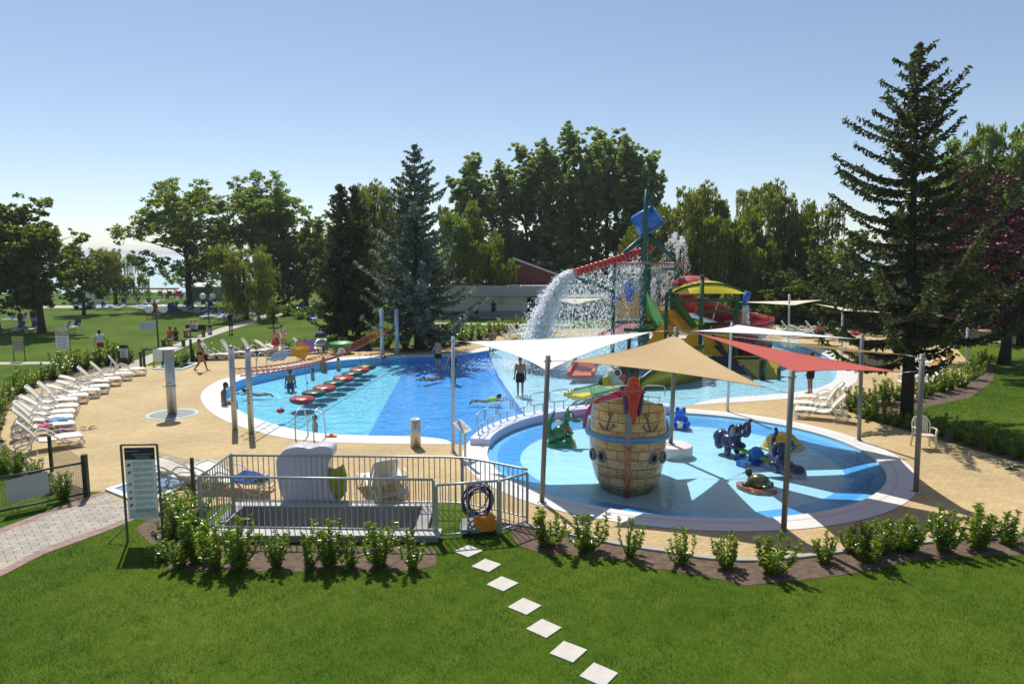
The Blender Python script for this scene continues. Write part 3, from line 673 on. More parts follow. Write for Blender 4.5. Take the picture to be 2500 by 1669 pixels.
# staked sapling by the path
t = tree_at('round2', 668, 798, 728, 30, 'slim staked sapling beside the pale footpath', 'young_tree', rz=0)
sx, sy, sz = t.scale
for q in (-1, 1):
    b = MB(); b.tube([(q*.45/sx, 0, -.1), (q*.45/sx, 0, 1.75/sz)], .05, 6); b.build('stake', M_bark, t)

# laurel bushes
def leaf6(name, c, d, size, m, asp, g):
    n = len(c); d = d/np.linalg.norm(d, axis=1)[:, None]; nr = g.normal(size=(n, 3))*.5; nr[:, 2] += .8
    s = np.cross(d, nr); s /= np.linalg.norm(s, axis=1)[:, None]+1e-9; h = np.cross(s, d); L_ = size[:, None]; w_ = L_*asp*.5
    pts = [c, c+d*L_*.3+s*w_+h*w_*.35, c+d*L_*.72+s*w_*.8+h*w_*.25-h*L_*.04, c+d*L_-h*L_*.12, c+d*L_*.72-s*w_*.8+h*w_*.25-h*L_*.04, c+d*L_*.3-s*w_+h*w_*.35]
    co = np.stack(pts, 1).reshape(-1, 3); base = np.arange(n)[:, None]*6
    f = np.concatenate([base+np.array([[0, 1, 2, 3]]), base+np.array([[0, 3, 4, 5]])], 1).reshape(-1)
    me = bpy.data.meshes.new(name); me.vertices.add(6*n); me.vertices.foreach_set('co', co.astype(np.float32).ravel()); me.loops.add(8*n); me.loops.foreach_set('vertex_index', f.astype(np.int32))
    me.polygons.add(2*n); me.polygons.foreach_set('loop_start', np.arange(2*n, dtype=np.int32)*4); me.materials.append(m); me.update(calc_edges=True); return me
BUSH = []
for s in range(6):
    r = random.Random(100+s); g = np.random.default_rng(200+s); b = MB(); c = []; d = []; z_ = []
    ns = 9+s % 3*2
    for k in range(ns):
        a = 2*PI*k/ns+r.uniform(-.3, .3); sp_ = r.uniform(.08, .38); h = r.uniform(.55, 1.0)*(1 if k % 3 else .95)
        if k == 0: h = 1.0; sp_ = .08
        tip = Vector((math.cos(a)*sp_, math.sin(a)*sp_, h)); mid = Vector((math.cos(a)*sp_*.75, math.sin(a)*sp_*.75, h*.45))
        pts = catmull([(r.uniform(-.04, .04), r.uniform(-.04, .04), -.05), mid, tip], 8, closed=False)
        b.tube(pts[::4], [.011, .009, .007, .006, .004][:len(pts[::4])], 5)
        for i in range(2, len(pts)):
            tt = i/(len(pts)-1)
            for q in range(5):
                an = r.uniform(0, 2*PI); el = r.uniform(.0, .9)
                dv = Vector((math.cos(an)*math.cos(el), math.sin(an)*math.cos(el), math.sin(el)+.15*tt)); c.append(pts[i].lerp(pts[i-1], r.random())); d.append(dv); z_.append(r.uniform(.075, .135)*(1-.25*tt))
    BUSH.append((leaf6('foliage', np.array(c), np.array(d), np.array(z_), M_leaf_laurel, .42, g), b.mesh('stems', M_stem)))
def bush(i, px, by, ty, label, group, wide=1.0):
    p = G(px, by); h = max(.35, W(px, ty, p.y).z)*.93; k = i % 6; h *= rnd.uniform(.88, 1.08); wd = wide*(.55+.45*h)*rnd.uniform(.8, 1.25)
    t = thing('laurel_bush', label, 'bush', p, rnd.uniform(0, 6.28), group, (wd, wd*rnd.uniform(.85, 1.15), h)); t.rotation_euler.x = rnd.uniform(-.09, .09); t.rotation_euler.y = rnd.uniform(-.09, .09)
    link('stems', BUSH[k][1], t); link('foliage', BUSH[k][0], t)
def bush_row(lst, where, group, wide=1.0, h=None):
    for i, q in enumerate(lst):
        x, y = q[0], q[1]; ty = q[2] if len(q) > 2 else y-(y-618)/CAMZ*(h*rnd.uniform(.85, 1.2))
        bush(i*5+int(x), x, y, ty, f'laurel bush {where}, {ordl(i, len(lst))}', group, wide)
bush_row([(1332,1333,1232),(1432,1347,1232),(1535,1360,1252),(1668,1378,1277),(1776,1388,1282),(1885,1398,1278),(2014,1375,1290),(2077,1350,1268),(2122,1366,1238),(2160,1352,1256),(2192,1342,1242),(2224,1346,1262),(2303,1346,1224),(2388,1338,1236),(2462,1330,1231),(2545,1330,1235)], 'in the front soil strip', 'laurel bushes along the front kerb', 1.15)
bush_row([(398,1368,1312),(440,1384,1290),(482,1372,1218),(528,1386,1268),(585,1390,1250),(676,1386,1282),(756,1388,1280),(804,1384,1268),(857,1384,1290),(926,1384,1266),(1006,1388,1284)], 'in front of the silver railing', 'laurel bushes in front of the railing', 1.1)
bush_row([(408,1250,1200),(438,1272,1188),(466,1300,1196),(420,1318,1250),(470,1335,1240)], 'beside the notice board', 'laurel bushes beside the notice board', 1.1)
bush_row([(8,1150,1080),(42,1160,1100),(85,1182,1112),(158,1222,1138),(128,1200,1150)], 'behind the mesh gate', 'laurel bushes behind the gate', 1.0)
bush_row([(-25,1075),(-12,1030),(2,1002),(24,975),(48,958),(72,946),(100,934),(128,924),(155,914),(182,905),(210,899),(238,894),(268,889),(298,885),(316,884)], 'behind the left loungers', 'laurel bushes behind the left loungers', 1.45, 1.15)
bush_row([(430,890),(452,886),(476,881),(500,877),(530,873),(560,868),(592,864),(624,860),(660,857),(700,855),(742,853),(788,852),(835,851)], 'behind the far pool loungers', 'laurel bushes along the far pool edge', 1.3, .8)
bush_row([(900,853),(945,852),(990,851),(1030,850),(1058,848),(1082,845),(1104,841),(1126,837),(1148,832),(1170,828),(1192,823),(1214,817),(1236,812),(1262,808)], 'on the far bank', 'laurel bushes on the far bank', 1.5, 1.35)
bush_row([(2078,1004),(2104,994),(2132,988),(2162,984),(2192,977),(2218,974),(2246,969),(2272,963),(2298,957),(2322,951),(2346,944),(2372,926),(2392,906),(2405,892)], 'along the deck behind the big spruce', 'laurel bushes along the right deck', 1.25, 1.0)
bush_row([(2108,1018),(2134,1026),(2162,1034),(2194,1041),(2228,1047),(2262,1057),(2298,1066),(2336,1076),(2374,1088),(2412,1098),(2450,1108),(2488,1120)], 'below the right lawn', 'laurel bushes below the right lawn', 1.3, .72)
bush_row([(735,778),(760,776),(785,774),(700,770)], 'at the bend of the pale footpath', 'shrubs by the footpath', 2.6, 1.2)
# long dark hedge behind the sand court
a, b_ = G(1830, 783), G(2420, 800); n = 26000; g = np.random.default_rng(5); t_ = g.uniform(0, 1, n)
c = np.stack([a.x+(b_.x-a.x)*t_+g.normal(0, .25, n), a.y+(b_.y-a.y)*t_+g.normal(0, .4, n), g.uniform(0, 1, n)**.8*2.4*(1+.12*np.sin(t_*40))], 1)
tag(link('hedge', leaves_mesh('hedge', c, g.uniform(.18, .34, n), M_leaf_maple, rng=g)), 'long dark hedge behind the yellow sand court', 'hedge')
# ------------------------------------------------------------------ helpers for figures
def evalmesh(o):
    dg = bpy.context.evaluated_depsgraph_get(); me = bpy.data.meshes.new_from_object(o.evaluated_get(dg)); return me
def fused(mb, name, mats, voxel=.02, parent=None, label=None, loc=None, smooth=3):
    me = mb.mesh(name, mats[0] if isinstance(mats, (list, tuple)) else mats); o = bpy.data.objects.new(name, me); C.objects.link(o)
    m = o.modifiers.new('r', 'REMESH'); m.mode = 'VOXEL'; m.voxel_size = voxel; m.use_smooth_shade = True
    s = o.modifiers.new('s', 'SMOOTH'); s.iterations = smooth; s.factor = .5
    bpy.context.view_layer.update(); e = evalmesh(o); o.modifiers.clear(); o.data = e; bpy.data.meshes.remove(me)
    e.polygons.foreach_set('use_smooth', [True]*len(e.polygons))
    if len(e.materials) == 0: e.materials.append(mats)
    e.name = name
    if parent is not None: o.parent = parent
    if label: o['label'] = label
    if loc is not None: o.location = loc
    return o
def rig(dirx): return dirx
col = lambda *c: s2l(c)
M_red = mat('red_glossy_plastic', (.52, .045, .035), .28, .05, 3, coat=.4)
M_slide_red = mat('dark_red_fibreglass', (.33, .032, .03), .25, .08, 2, coat=.5)
M_yellow = mat('yellow_fibreglass', (.95, .58, .015), .32, .07, 2, coat=.2, trans=.6)
M_canopy = mat('yellow_canopy', (.97, .80, .05), .4, .05, 2, coat=.1, trans=.4)
M_green = mat('green_fibreglass', (.06, .34, .07), .35, .08, 2, coat=.2, trans=.35)
M_teal = mat('teal_green_steel', (.008, .095, .075), .4, .08, 3)
M_gsteel = mat('green_steel', (.01, .085, .03), .4, .08, 3)
M_bbucket = mat('blue_bucket', (.02, .15, .56), .35, .08, 2, coat=.3)
M_navy = mat('navy_glossy', (.012, .022, .09), .18, .05, 3, coat=.6)
M_toygreen = mat('toy_green', (.015, .13, .045), .25, .12, 5, coat=.5)
M_toyblue = mat('toy_blue', (.015, .12, .62), .25, .25, 9, coat=.4)
M_black = mat('black_rubber', (.014, .014, .015), .6, .1, 4)
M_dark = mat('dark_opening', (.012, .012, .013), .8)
M_sailw = mat('white_sailcloth', (.82, .82, .80), .8, .02, 1, trans=.18)
M_sailt = mat('tan_sailcloth', (.62, .43, .21), .85, .05, 2.5, trans=.25)
M_sailr = mat('red_sailcloth', (.62, .12, .09), .85, .04, 2, trans=.3)
M_cream = mat('cream_cloth', (.78, .70, .52), .85, .04, 1, trans=.2)
M_rope = mat('red_rope', (.36, .05, .035), .8, .15, 9)
M_cord = mat('thin_cord', (.16, .17, .12), .8)
M_post = mat('post_steel', (.22, .20, .175), .45, .06, 3, metal=.3)
M_lpost = mat('pale_post', (.46, .54, .60), .4, .05, 3, metal=.2)
M_coral = mat('coral_plastic', (.62, .13, .075), .35, .08, 3, coat=.3)

# ------------------------------------------------------------------ sail posts and sails
PT = {}
def sail_post(k, bx, by, tx, ty, label, r=.06, zb=0.0, m=None):
    p = G(bx, by, zb); top = W(tx, ty, p.y); t = thing('sail_post', label, 'post', p, 0, 'steel posts of the shade sails')
    b = MB(); b.tube([(0, 0, -.02), top-p], r, 14); b.build('pole', m or M_post, t)
    b = MB(); b.lathe([(r*1.9, 0), (r*1.9, .03), (r*1.05, .035)], 14); b.build('base_plate', M_galv, t)
    b = MB(); q = top-p; b.tube([q+Vector((0,0,-.16)), q+Vector((0,0,-.10))], r*1.3, 14); b.tube([q+Vector((-.1,0,-.13)), q+Vector((.1,0,-.13))], .012, 6); b.build('clamp', M_galv, t)
    PT[k] = (p, top)
sail_post('p1', 1106, 1104, 1106, 822, 'slim pale sail post between the big pool and the paddling pool, by the info stand', .05, m=M_lpost)
sail_post('p2', 1323, 1228, 1338, 868, 'brown-grey sail post in front of the green dragon')
sail_post('p3', 1913, 1300, 1934, 904, 'brown-grey sail post in front of the seesaw, at the kerb')
sail_post('p4', 1637, 1084, 1651, 798, 'central sail post standing on the round white plinth', .07, .13)
sail_post('p5', 1776, 1005, 1787, 787, 'slim sail post on the deck between paddling pool and slides', .05, m=M_lpost)
sail_post('p6', 2097, 1076, 2105, 816, 'sail post beside the group of loungers on the right deck', .06)
sail_post('p7', 2236, 1201, 2252, 864, 'sail post next to the plastic armchair', .065)
sail_post('p8', 1528, 984, 1537, 814, 'dark short post behind the white sail', .075, m=M_dgreen)
# round plinth
b = MB(); b.lathe([(.55, -.24), (.55, .10), (.50, .13)], 40); p = G(1640, 1084, .13)
pl = b.build('round_plinth', M_white, loc=(p.x+.09, p.y, 0)); tag(pl, 'round white plinth under the central sail post in the paddling pool', 'plinth')
def sail(name, cs, m, label, curve=.10, sag=.0, cables=()):
    A, B, D = [Vector(c) for c in cs]; cen = (A+B+D)/3; n = 22; idx = {}; vs = []; fs = []
    for i in range(n+1):
        for j in range(n+1-i):
            u, v = i/n, j/n; w_ = 1-u-v; p = A*u+B*v+D*w_
            for (a, b_, c, q0, q1) in ((u, v, w_, A, B), (v, w_, u, B, D), (w_, u, v, D, A)):
                p += (cen-(q0+q1)/2)*(4*a*b_*(1-c)**2*curve*1.6)
            p.z -= sag*27*u*v*w_*1.0
            idx[i, j] = len(vs); vs.append(p)
    for i in range(n):
        for j in range(n-i):
            fs.append((idx[i, j], idx[i+1, j], idx[i, j+1]))
            if j < n-i-1: fs.append((idx[i+1, j], idx[i+1, j+1], idx[i, j+1]))
    t = thing(name, label, 'shade sail', (cen.x, cen.y, cen.z), 0, 'triangular shade sails')
    b = MB(); b.add([v-cen for v in vs], fs, 0, True); b.build('cloth', m, t)
    hem = MB()
    for e in ([(i, n-i) for i in range(n+1)], [(0, j) for j in range(n+1)], [(i, 0) for i in range(n+1)]): hem.tube([vs[idx[k]]-cen for k in e], .008, 5)
    hem.build('hem', m, t)
    for c, q in cables:
        b = MB(); b.tube([Vector(c)-cen, Vector(q)-cen], .008, 5); b.build('cable', M_galv, t)
def att(k, dz): p, t = PT[k]; return t.lerp(p, dz/(t-p).length)
cw1 = [W(1139, 834, 20.5), W(1336, 905, 16.7), W(1592, 810, 21.2)]
sail('shade_sail', cw1, M_sailw, 'big white shade sail over the left rim of the paddling pool', .09, .1, [(cw1[0], att('p1', .12)), (cw1[1], att('p2', .36)), (cw1[2], att('p4', .1))])
ct1 = [W(1393, 882, 16.8), W(1650, 817, 21.25), W(1868, 945, 15.0)]
sail('shade_sail', ct1, M_sailt, 'tan shade sail over the pirate ship', .085, .12, [(ct1[0], att('p2', .12)), (ct1[1], att('p4', .1)), (ct1[2], att('p3', .5))])
cr1 = [W(1703, 814, 21.1), W(1941, 908, 14.7), W(2204, 909, 17.1)]
sail('shade_sail', cr1, M_sailr, 'red shade sail on the right of the paddling pool', .085, .1, [(cr1[0], att('p4', .15)), (cr1[1], att('p3', .08)), (cr1[2], att('p7', .42))])
ct2 = [W(1735, 815, 21.3), W(2210, 866, 17.3), W(2082, 858, 21.6)]
sail('shade_sail', ct2, M_sailt, 'tan shade sail seen edge-on behind the red one', .08, .0, [(ct2[0], att('p4', .2)), (ct2[1], att('p7', .1)), (ct2[2], att('p6', .42))])
cw2 = [W(1692, 808, 21.6), W(1801, 793, 25.7), W(2086, 827, 21.8)]
sail('shade_sail', cw2, M_sailw, 'narrow white shade sail behind the red and tan ones', .08, .0, [(cw2[0], att('p4', .1)), (cw2[1], att('p5', .08)), (cw2[2], att('p6', .12))])
# back sails
def bpost(k, bx, by, ty, label): sail_post(k, bx, by, bx+2, ty, label, .06, m=M_lpost)
bpost('b1', 1925, 850, 718, 'far sail post behind the red tube slide')
bpost('b2', 2055, 884, 752, 'far sail post on a round white foot, left of the big spruce')
bpost('b3', 2360, 905, 800, 'leaning pale post by the right hedge')
bpost('b4', 1480, 800, 725, 'far pale post behind the waterfall'); bpost('b5', 1318, 795, 728, 'thin post at the left end of the cream awning')
q = [W(1800, 737, 50), W(2010, 732, 47), W(1940, 745, 42)]
sail('shade_sail', q, M_cream, 'cream shade sail far behind the red tube slide', .06, .05, [(q[2], att('b1', .2))])
q = [W(1990, 742, 46), W(2180, 765, 42), W(2060, 758, 37.2)]
sail('shade_sail', q, M_cream, 'cream shade sail far behind the left branches of the big spruce', .06, .05, [(q[2], att('b2', .1))])
q = [W(1316, 728, 52), W(1478, 728, 51), W(1405, 742, 47)]
sail('shade_sail', q, M_cream, 'cream shade sail in front of the low building, behind the falling water', .05, .1, [(q[0], att('b5', .05)), (q[1], att('b4', .05))])

# ------------------------------------------------------------------ loungers
def lounger_parts(bk):                        # local x: 0 = foot end, 1.9 = head end
    seat = MB(); hb = .68/2; hz = .34; bx = 1.18; bl = .74
    prof = [(0.02, .30), (.10, hz), (.55, hz+.02), (.95, hz-.03), (bx, hz)]
    def strip(b, pts, w0, th=.035, gap=True):
        n = len(pts); vs = []
        for x, z in pts: vs += [(x, -w0, z), (x, w0, z), (x, w0, z-th), (x, -w0, z-th)]
        b.add(vs, [(i*4+k, i*4+(k+1) % 4, (i+1)*4+(k+1) % 4, (i+1)*4+k) for i in range(n-1) for k in range(4)]+[(3, 2, 1, 0), tuple((n-1)*4+k for k in range(4))])
    strip(seat, prof, hb-.06)
    fr = MB()
    for s in (-1, 1):
        y = s*(hb-.03); fr.tube([(x, y, z-.015) for x, z in prof], .028, 8)
        arm = catmull([(.10, y*1.08, .26), (.0, y*1.08, .15), (.12, y*1.08, .035), (.40, y*1.08, .10), (.70, y*1.12, .36), (.95, y*1.16, .55), (1.18, y*1.16, .56), (1.36, y*1.12, .36), (1.42, y*1.08, .10), (1.58, y*1.08, .025), (1.78, y*1.05, .10), (1.74, y*1.05, .24), (1.45, y*1.02, .30)], 4, closed=False)
        fr.tube(arm, .024, 8)
    fr.tube([(.06, -hb, .2), (.06, hb, .2)], .02, 6); fr.tube([(1.72, -hb, .2), (1.72, hb, .2)], .02, 6)
    ca, sa = math.cos(bk), math.sin(bk); back = MB(); bp = [(bx+.02+ca*t*bl, hz+.01+sa*t*bl+.035*math.sin(PI*t)) for t in (0, .25, .5, .75, .95, 1.0)]
    strip(back, bp, hb-.07, .03)
    bf = MB(); rim = catmull([(bp[0][0], -hb+.03, bp[0][1]), (bp[2][0], -hb+.03, bp[2][1]), (bp[4][0], -hb+.05, bp[4][1]), (bp[5][0]+ca*.03, -hb+.16, bp[5][1]+sa*.03), (bp[5][0]+ca*.03, hb-.16, bp[5][1]+sa*.03), (bp[4][0], hb-.05, bp[4][1]), (bp[2][0], hb-.03, bp[2][1]), (bp[0][0], hb-.03, bp[0][1])], 4, closed=False); bf.tube(rim, .028, 8)
    sup = []
    for s in (-1, 1): q = MB(); q.tube([(bp[3][0], s*.22, bp[3][1]-.03), (1.62, s*.22, .26)], .014, 6); sup.append(('back_strut', q, M_wplast))
    return [('seat', seat, M_cplast), ('frame', fr, M_wplast), ('backrest', back, M_cplast), ('back_frame', bf, M_wplast)]+sup
LP = {k: [(n, b.mesh(n, m)) for n, b, m in lounger_parts(R(k))] for k in (6, 24, 38, 52, 62)}
def lounger(p, rz, k, label, group, z=0):
    t = thing('sun_lounger', label, 'sun lounger', (p.x, p.y, z+.004), rz, group)
    for n, me in LP[k]: link(n, me, t)
    return t
left = [((205,1083),218,52),((186,1052),214,52),((182,1036),209,52),((186,1022),207,38),((194,1008),206,38),((192,992),206,52),((218,981),206,52),((247,968),206,24),((268,958),205,24),((270,945),206,24),((298,939),207,52),((324,926),208,52),((358,914),210,62)]
desc = ['nearest white lounger of the curved left row, seen from its side', 'white lounger with a pink cloth, second nearest of the left row', 'white lounger with a patterned blue towel, third nearest of the left row']
for i, ((x, y), a, k) in enumerate(left):
    lab = desc[i] if i < 3 else f'white empty lounger with raised back in the left row, {ORD[i]} from the near end' if k > 30 else f'white empty lounger with lowered back in the left row, {ORD[i]} from the near end'
    if i == len(left)-1: lab = 'white lounger at the far end of the left row, by the gate post'
    lounger(G(x, y), R(a), k, lab, 'white loungers in the curved left row')
far = [((563,877),186,62),((612,872),184,62),((660,867),186,62),((731,866),186,24),((788,862),188,52),((700,862),187,38)]
for i, ((x, y), a, k) in enumerate(far):
    lab = ['cream lounger beside the walking bather, leftmost of the far row','cream lounger with upright back, second of the far row','cream lounger with upright back left of the two standing women','white lounger with lowered back and a bag on it in the far row','white lounger with orange and purple towels in the far row','white lounger half hidden behind the standing women'][i]
    lounger(G(x, y), R(a), k, lab, 'loungers on the far side of the big pool')
for i, ((x, y), a, k) in enumerate([((1938,1017),-22,52),((1933,1000),-20,62),((1945,985),-18,52)]):
    lounger(G(x, y), R(a), k, ['nearest white lounger of the three beside the sail post on the right deck','middle white lounger of the three on the right deck, back upright','rear white lounger of the three on the right deck'][i], 'three loungers on the right deck')
for i, ((x, y), a, k) in enumerate([((2195,948),-8,52),((2200,930),-6,38),((2215,915),-6,52),((2210,897),-4,52)]):
    lounger(G(x, y), R(a), k, ['lounger with striped towel behind the big spruce trunk, nearest','lounger covered with white towels behind the big spruce trunk','lounger with thick white cushion near the right hedge','lounger with orange towel near the right hedge'][i], 'loungers by the right hedge')
for i, ((x, y), a, k) in enumerate([((1292,827),172,62),((1303,824),172,52),((1318,820),172,52),((1334,812),172,62),((1362,812),172,62)]):
    lounger(G(x, y), R(a), k, f'white lounger on the far deck left of the falling water, {ordl(i, 5)}', 'loungers left of the falling water')
lounger(G(655, 1203), R(168), 24, 'white lounger behind the silver railing with a blue towel at its foot', 'loungers behind the railing')
lounger(G(900, 1180), R(-62), 62, 'white lounger seen from behind its raised back, behind the railing', 'loungers behind the railing')
lounger(G(940, 1170), R(-72), 24, 'white lounger right of the raised-back one behind the railing', 'loungers behind the railing')
lounger(G(560, 1180), R(182), 24, 'white lounger at the left corner behind the silver railing', 'loungers behind the railing')
lounger(G(500, 1172), R(190), 38, 'white lounger with cream sling at the foot bath behind the notice board', 'loungers behind the railing')

# far lawn chairs, blue and white, each one a small thing
M_chb = mat('blue_sling', (.035, .07, .16), .7, .1, 4); M_chw = mat('pale_chair_frame', (.55, .60, .66), .5, .05, 4)
M_chl = mat('light_blue_towel', (.30, .42, .58), .8, .2, 5)
CH = []
for k, (bkk, mm) in enumerate(((62, M_chb), (24, M_chl), (50, M_chb), (8, M_chw))):
    b = MB(); a = R(bkk)
    b.slab([(0,-.3,.32),(1.1,-.3,.32),(1.1,.3,.32),(0,.3,.32)], .05, 1); b.slab([(1.1,-.3,.32),(1.1+.75*math.cos(a),-.3,.32+.75*math.sin(a)),(1.1+.75*math.cos(a),.3,.32+.75*math.sin(a)),(1.1,.3,.32)], .05, 0)
    for x in (.1, 1.3):
        for s in (-1, 1): b.tube([(x, s*.3, .3), (x, s*.32, 0)], .025, 5, mi=1)
    for s in (-1, 1): b.tube(catmull([(.7, s*.34, .3), (.85, s*.36, .55), (1.2, s*.36, .55), (1.35, s*.34, .3)], 3, closed=False), .025, 5, mi=1)
    CH.append(b.mesh('lawn_chair', [mm, M_chw]))
chairs = [(5,787,0),(33,787,0),(35,812,0),(68,812,0),(132,810,0),(172,806,0),(190,752,1),(240,757,1),(255,756,1),(280,757,1),(292,755,1),(305,745,0),(318,744,0),(322,756,1),(335,758,1),(345,759,1),(352,744,1),(360,745,0),(376,743,1),(395,737,0),(402,757,0),(412,756,0),(428,736,0),(440,752,0),(447,757,0),(455,762,1),(463,765,1),(478,768,1),(489,780,3),(486,746,2),(492,778,0),(500,750,0),(505,745,0),(516,755,0),(520,745,0),(528,752,0),(531,743,2),(519,778,2),(530,782,1),(540,780,1),(552,776,0),(560,776,2),(588,777,0),(620,772,2),(585,783,3),(770,784,0),(728,758,2)]
chairs += [(1118,781,1),(1128,785,1),(1136,783,1),(1090,778,2),(1050,783,2),(1062,780,1),(978,790,2)]
for i, (x, y, k) in enumerate(chairs):
    o = link('lawn_chair', CH[k], loc=G(x, y)); o.scale = (.78, .78, .78); o.rotation_euler.z = R(rnd.choice((95, 110, 80, 140, 60)))+rnd.uniform(-.4, .4)
    where = 'left of the lone dark tree' if x < 90 else 'right of the lone dark tree' if x < 200 else 'near the lakeshore willow' if x < 320 else 'under the open-crowned tree' if x < 500 else 'before the leaning willow' if x < 640 else 'near the spruces'
    row = [c for c in chairs if ('left of the lone dark tree' if c[0] < 90 else 'right of the lone dark tree' if c[0] < 200 else 'near the lakeshore willow' if c[0] < 320 else 'under the open-crowned tree' if c[0] < 500 else 'before the leaning willow' if c[0] < 640 else 'near the spruces') == where]
    row.sort(); tag(o, f'{("dark blue sun chair","pale blue flat lounger","dark blue reclined chair","low pale flat lounger")[k]} {where}, {ordl(row.index((x, y, k)), len(row)) if len(row) > 1 else "the only one"}', 'sun chair', 'sun chairs on the far lawn')

# ------------------------------------------------------------------ steel things round the pool
def steel_post(bx, by, ty, r, label, m=M_steel, group='steel posts of the rope bridge', marks=True):
    p = G(bx, by); h = W(bx, ty, p.y).z; t = thing('steel_post', label, 'post', p, 0, group)
    b = MB(); b.tube([(0, 0, 0), (0, 0, h)], r, 20); b.build('pole', m, t)
    b = MB(); b.lathe([(r*1.02, h), (r*1.02, h+.02), (.001, h+.03)], 20); b.build('cap', M_galv, t)
    if marks:
        b = MB()
        for i in range(5): b.box(-.035, -r-.003, h*.36+i*.11, .035, -r+.004, h*.36+i*.11+.045)
        b.build('lettering', mat('faded_lettering', (.12, .13, .15), .7), t)
    return p, h
f1 = steel_post(574, 1049, 845, .095, 'steel post of the near pair on the deck, left one'); f2 = steel_post(614, 1058, 851, .095, 'steel post of the near pair on the deck, right one')
r1 = steel_post(934, 868, 754, .12, 'pale post of the far pair at the pool edge, left one', M_lpost, marks=False); r2 = steel_post(970, 865, 754, .12, 'pale post of the far pair at the pool edge, right one', M_lpost, marks=False)
t = thing('rope_bridge', 'red rope net stretched over the stepping discs between the two post pairs', 'rope net', (0, 0, 0))
nseg = 44; A_ = []; B_ = []; 
for i in range(nseg+1):
    u = i/nseg; za = 2.12-.36*u-.55*4*u*(1-u)
    A_.append(f1[0].lerp(r1[0], u)+Vector((0, 0, za))); B_.append(f2[0].lerp(r2[0], u)+Vector((0, 0, za)))
for ln in (A_, B_): b = MB(); b.tube(ln, .022, 6); b.build('rope', M_rope, t)
b = MB()
for i in range(nseg):
    c = (A_[i]+B_[i]+A_[i+1]+B_[i+1])/4-Vector((0, 0, .20))
    for q in (A_[i], B_[i], A_[i+1], B_[i+1]): b.tube([q, c], .009, 4, caps=False)
b.tube([(A_[i]+B_[i])/2-Vector((0, 0, .20)) for i in range(nseg+1)], .018, 6); b.build('netting', M_rope, t)
# discs
discs = [(737,972,1),(796,955,0),(852,935,1),(906,919,0),(956,903,0)]
zs = [(1083,838,0),(1189,781,1),(1287,735,0),(1376,690,1),(1462,646,0),(1538,606,1),(1607,570,0),(1669,538,1)]
M_dred = mat('red_disc_vinyl', (.40, .045, .04), .4, .1, 3, coat=.2); M_dgrn = mat('green_disc_vinyl', (.02, .075, .045), .4, .1, 3, coat=.2)
for i, (x, y, k) in enumerate(zs):
    p = G(450+x/3.758, 750+y/3.758, .10); b = MB(); b.lathe([(.001, -.12), (.42, -.12), (.51, -.06), (.51, .05), (.45, .10), (.001, .115)], 36)
    o = b.build('floating_disc', M_dgrn if k else M_dred, loc=(p.x, p.y, .06)); o.rotation_euler = (R(rnd.uniform(-2, 2)), R(rnd.uniform(-2, 2)), 0)
    tag(o, f'{"green" if k else "red"} floating stepping disc in the big pool, {ORD[i]} from the near end', 'stepping disc', 'floating stepping discs under the rope net')
    if i in (0, 7):
        for s in (-1, 1):
            u = min(max((p.y-f1[0].y)/(r1[0].y-f1[0].y), 0), 1); q = A_[int(u*nseg)] if s < 0 else B_[int(u*nseg)]
            bb = MB(); bb.tube([q, (p.x+s*.25, p.y, .15)], .010, 5); bb.ell(Vector((p.x+s*.25, p.y, .55)).lerp(q, .2), .03, .03, .05); bb.build('hanging_rope', M_cord, t)
# shower column with drain
p = G(421, 1011); t = thing('pool_shower', 'tall steel shower column with a flat round top on the left deck', 'shower', p); h = W(421, 852, p.y).z
b = MB(); b.tube([(0, 0, 0), (0, 0, h)], .165, 28); b.build('column', M_steel, t)
b = MB(); b.lathe([(.001, h+.05), (.36, h+.04), (.40, h+.02), (.36, h), (.17, h-.02)], 32); b.build('top_disc', M_wplast, t)
b = MB(); b.lathe([(.185, h*.43), (.185, h*.455)], 28); b.tube([(-.27, -.1, h*.44), (.27, -.1, h*.44)], .012, 6); b.build('tap_ring', M_galv, t)
for s in (-1, 1): b = MB(); b.tube([(s*.05+.05, -.16, h*.49), (s*.05+.05, -.22, h*.49)], .025, 8); b.build('tap', M_steel, t)
b = MB(); b.lathe([(.80, .006), (.92, .006), (.92, .014), (.80, .014)], 48, cap=False); b.build('drain_rim', mat('pale_blue_rim', (.55, .70, .72), .5), t)
b = MB()
for i in range(-19, 20):
    x = i*.042; q = math.sqrt(max(.8**2-x*x, 0)); b.box(x-.012, -q, .004, x+.012, q, .012)
b.build('drain_grate', M_galv, t)
b = MB(); b.lathe([(.001, .001), (.80, .002)], 40, cap=False); b.build('drain_pit', mat('drain_dark', (.06, .055, .07), .8), t)
# drinking bollard
p = G(1015, 1091); t = thing('fountain_bollard', 'thick steel drinking bollard at the near pool edge', 'bollard', p); h = W(1015, 1024, p.y).z
b = MB(); b.tube([(0, 0, 0), (0, 0, h)], .165, 28); b.build('column', mat('bollard_steel', (.62, .58, .50), .35, .05, 3, metal=.6), t)
b = MB(); b.lathe([(.17, h), (.172, h+.02), (.12, h+.02), (.10, h-.0), (.001, h-.0)], 28); b.build('basin', M_steel, t)
b = MB(); b.tube([(0, 0, h), (0, 0, h+.06)], .018, 8); b.build('spout', M_galv, t)
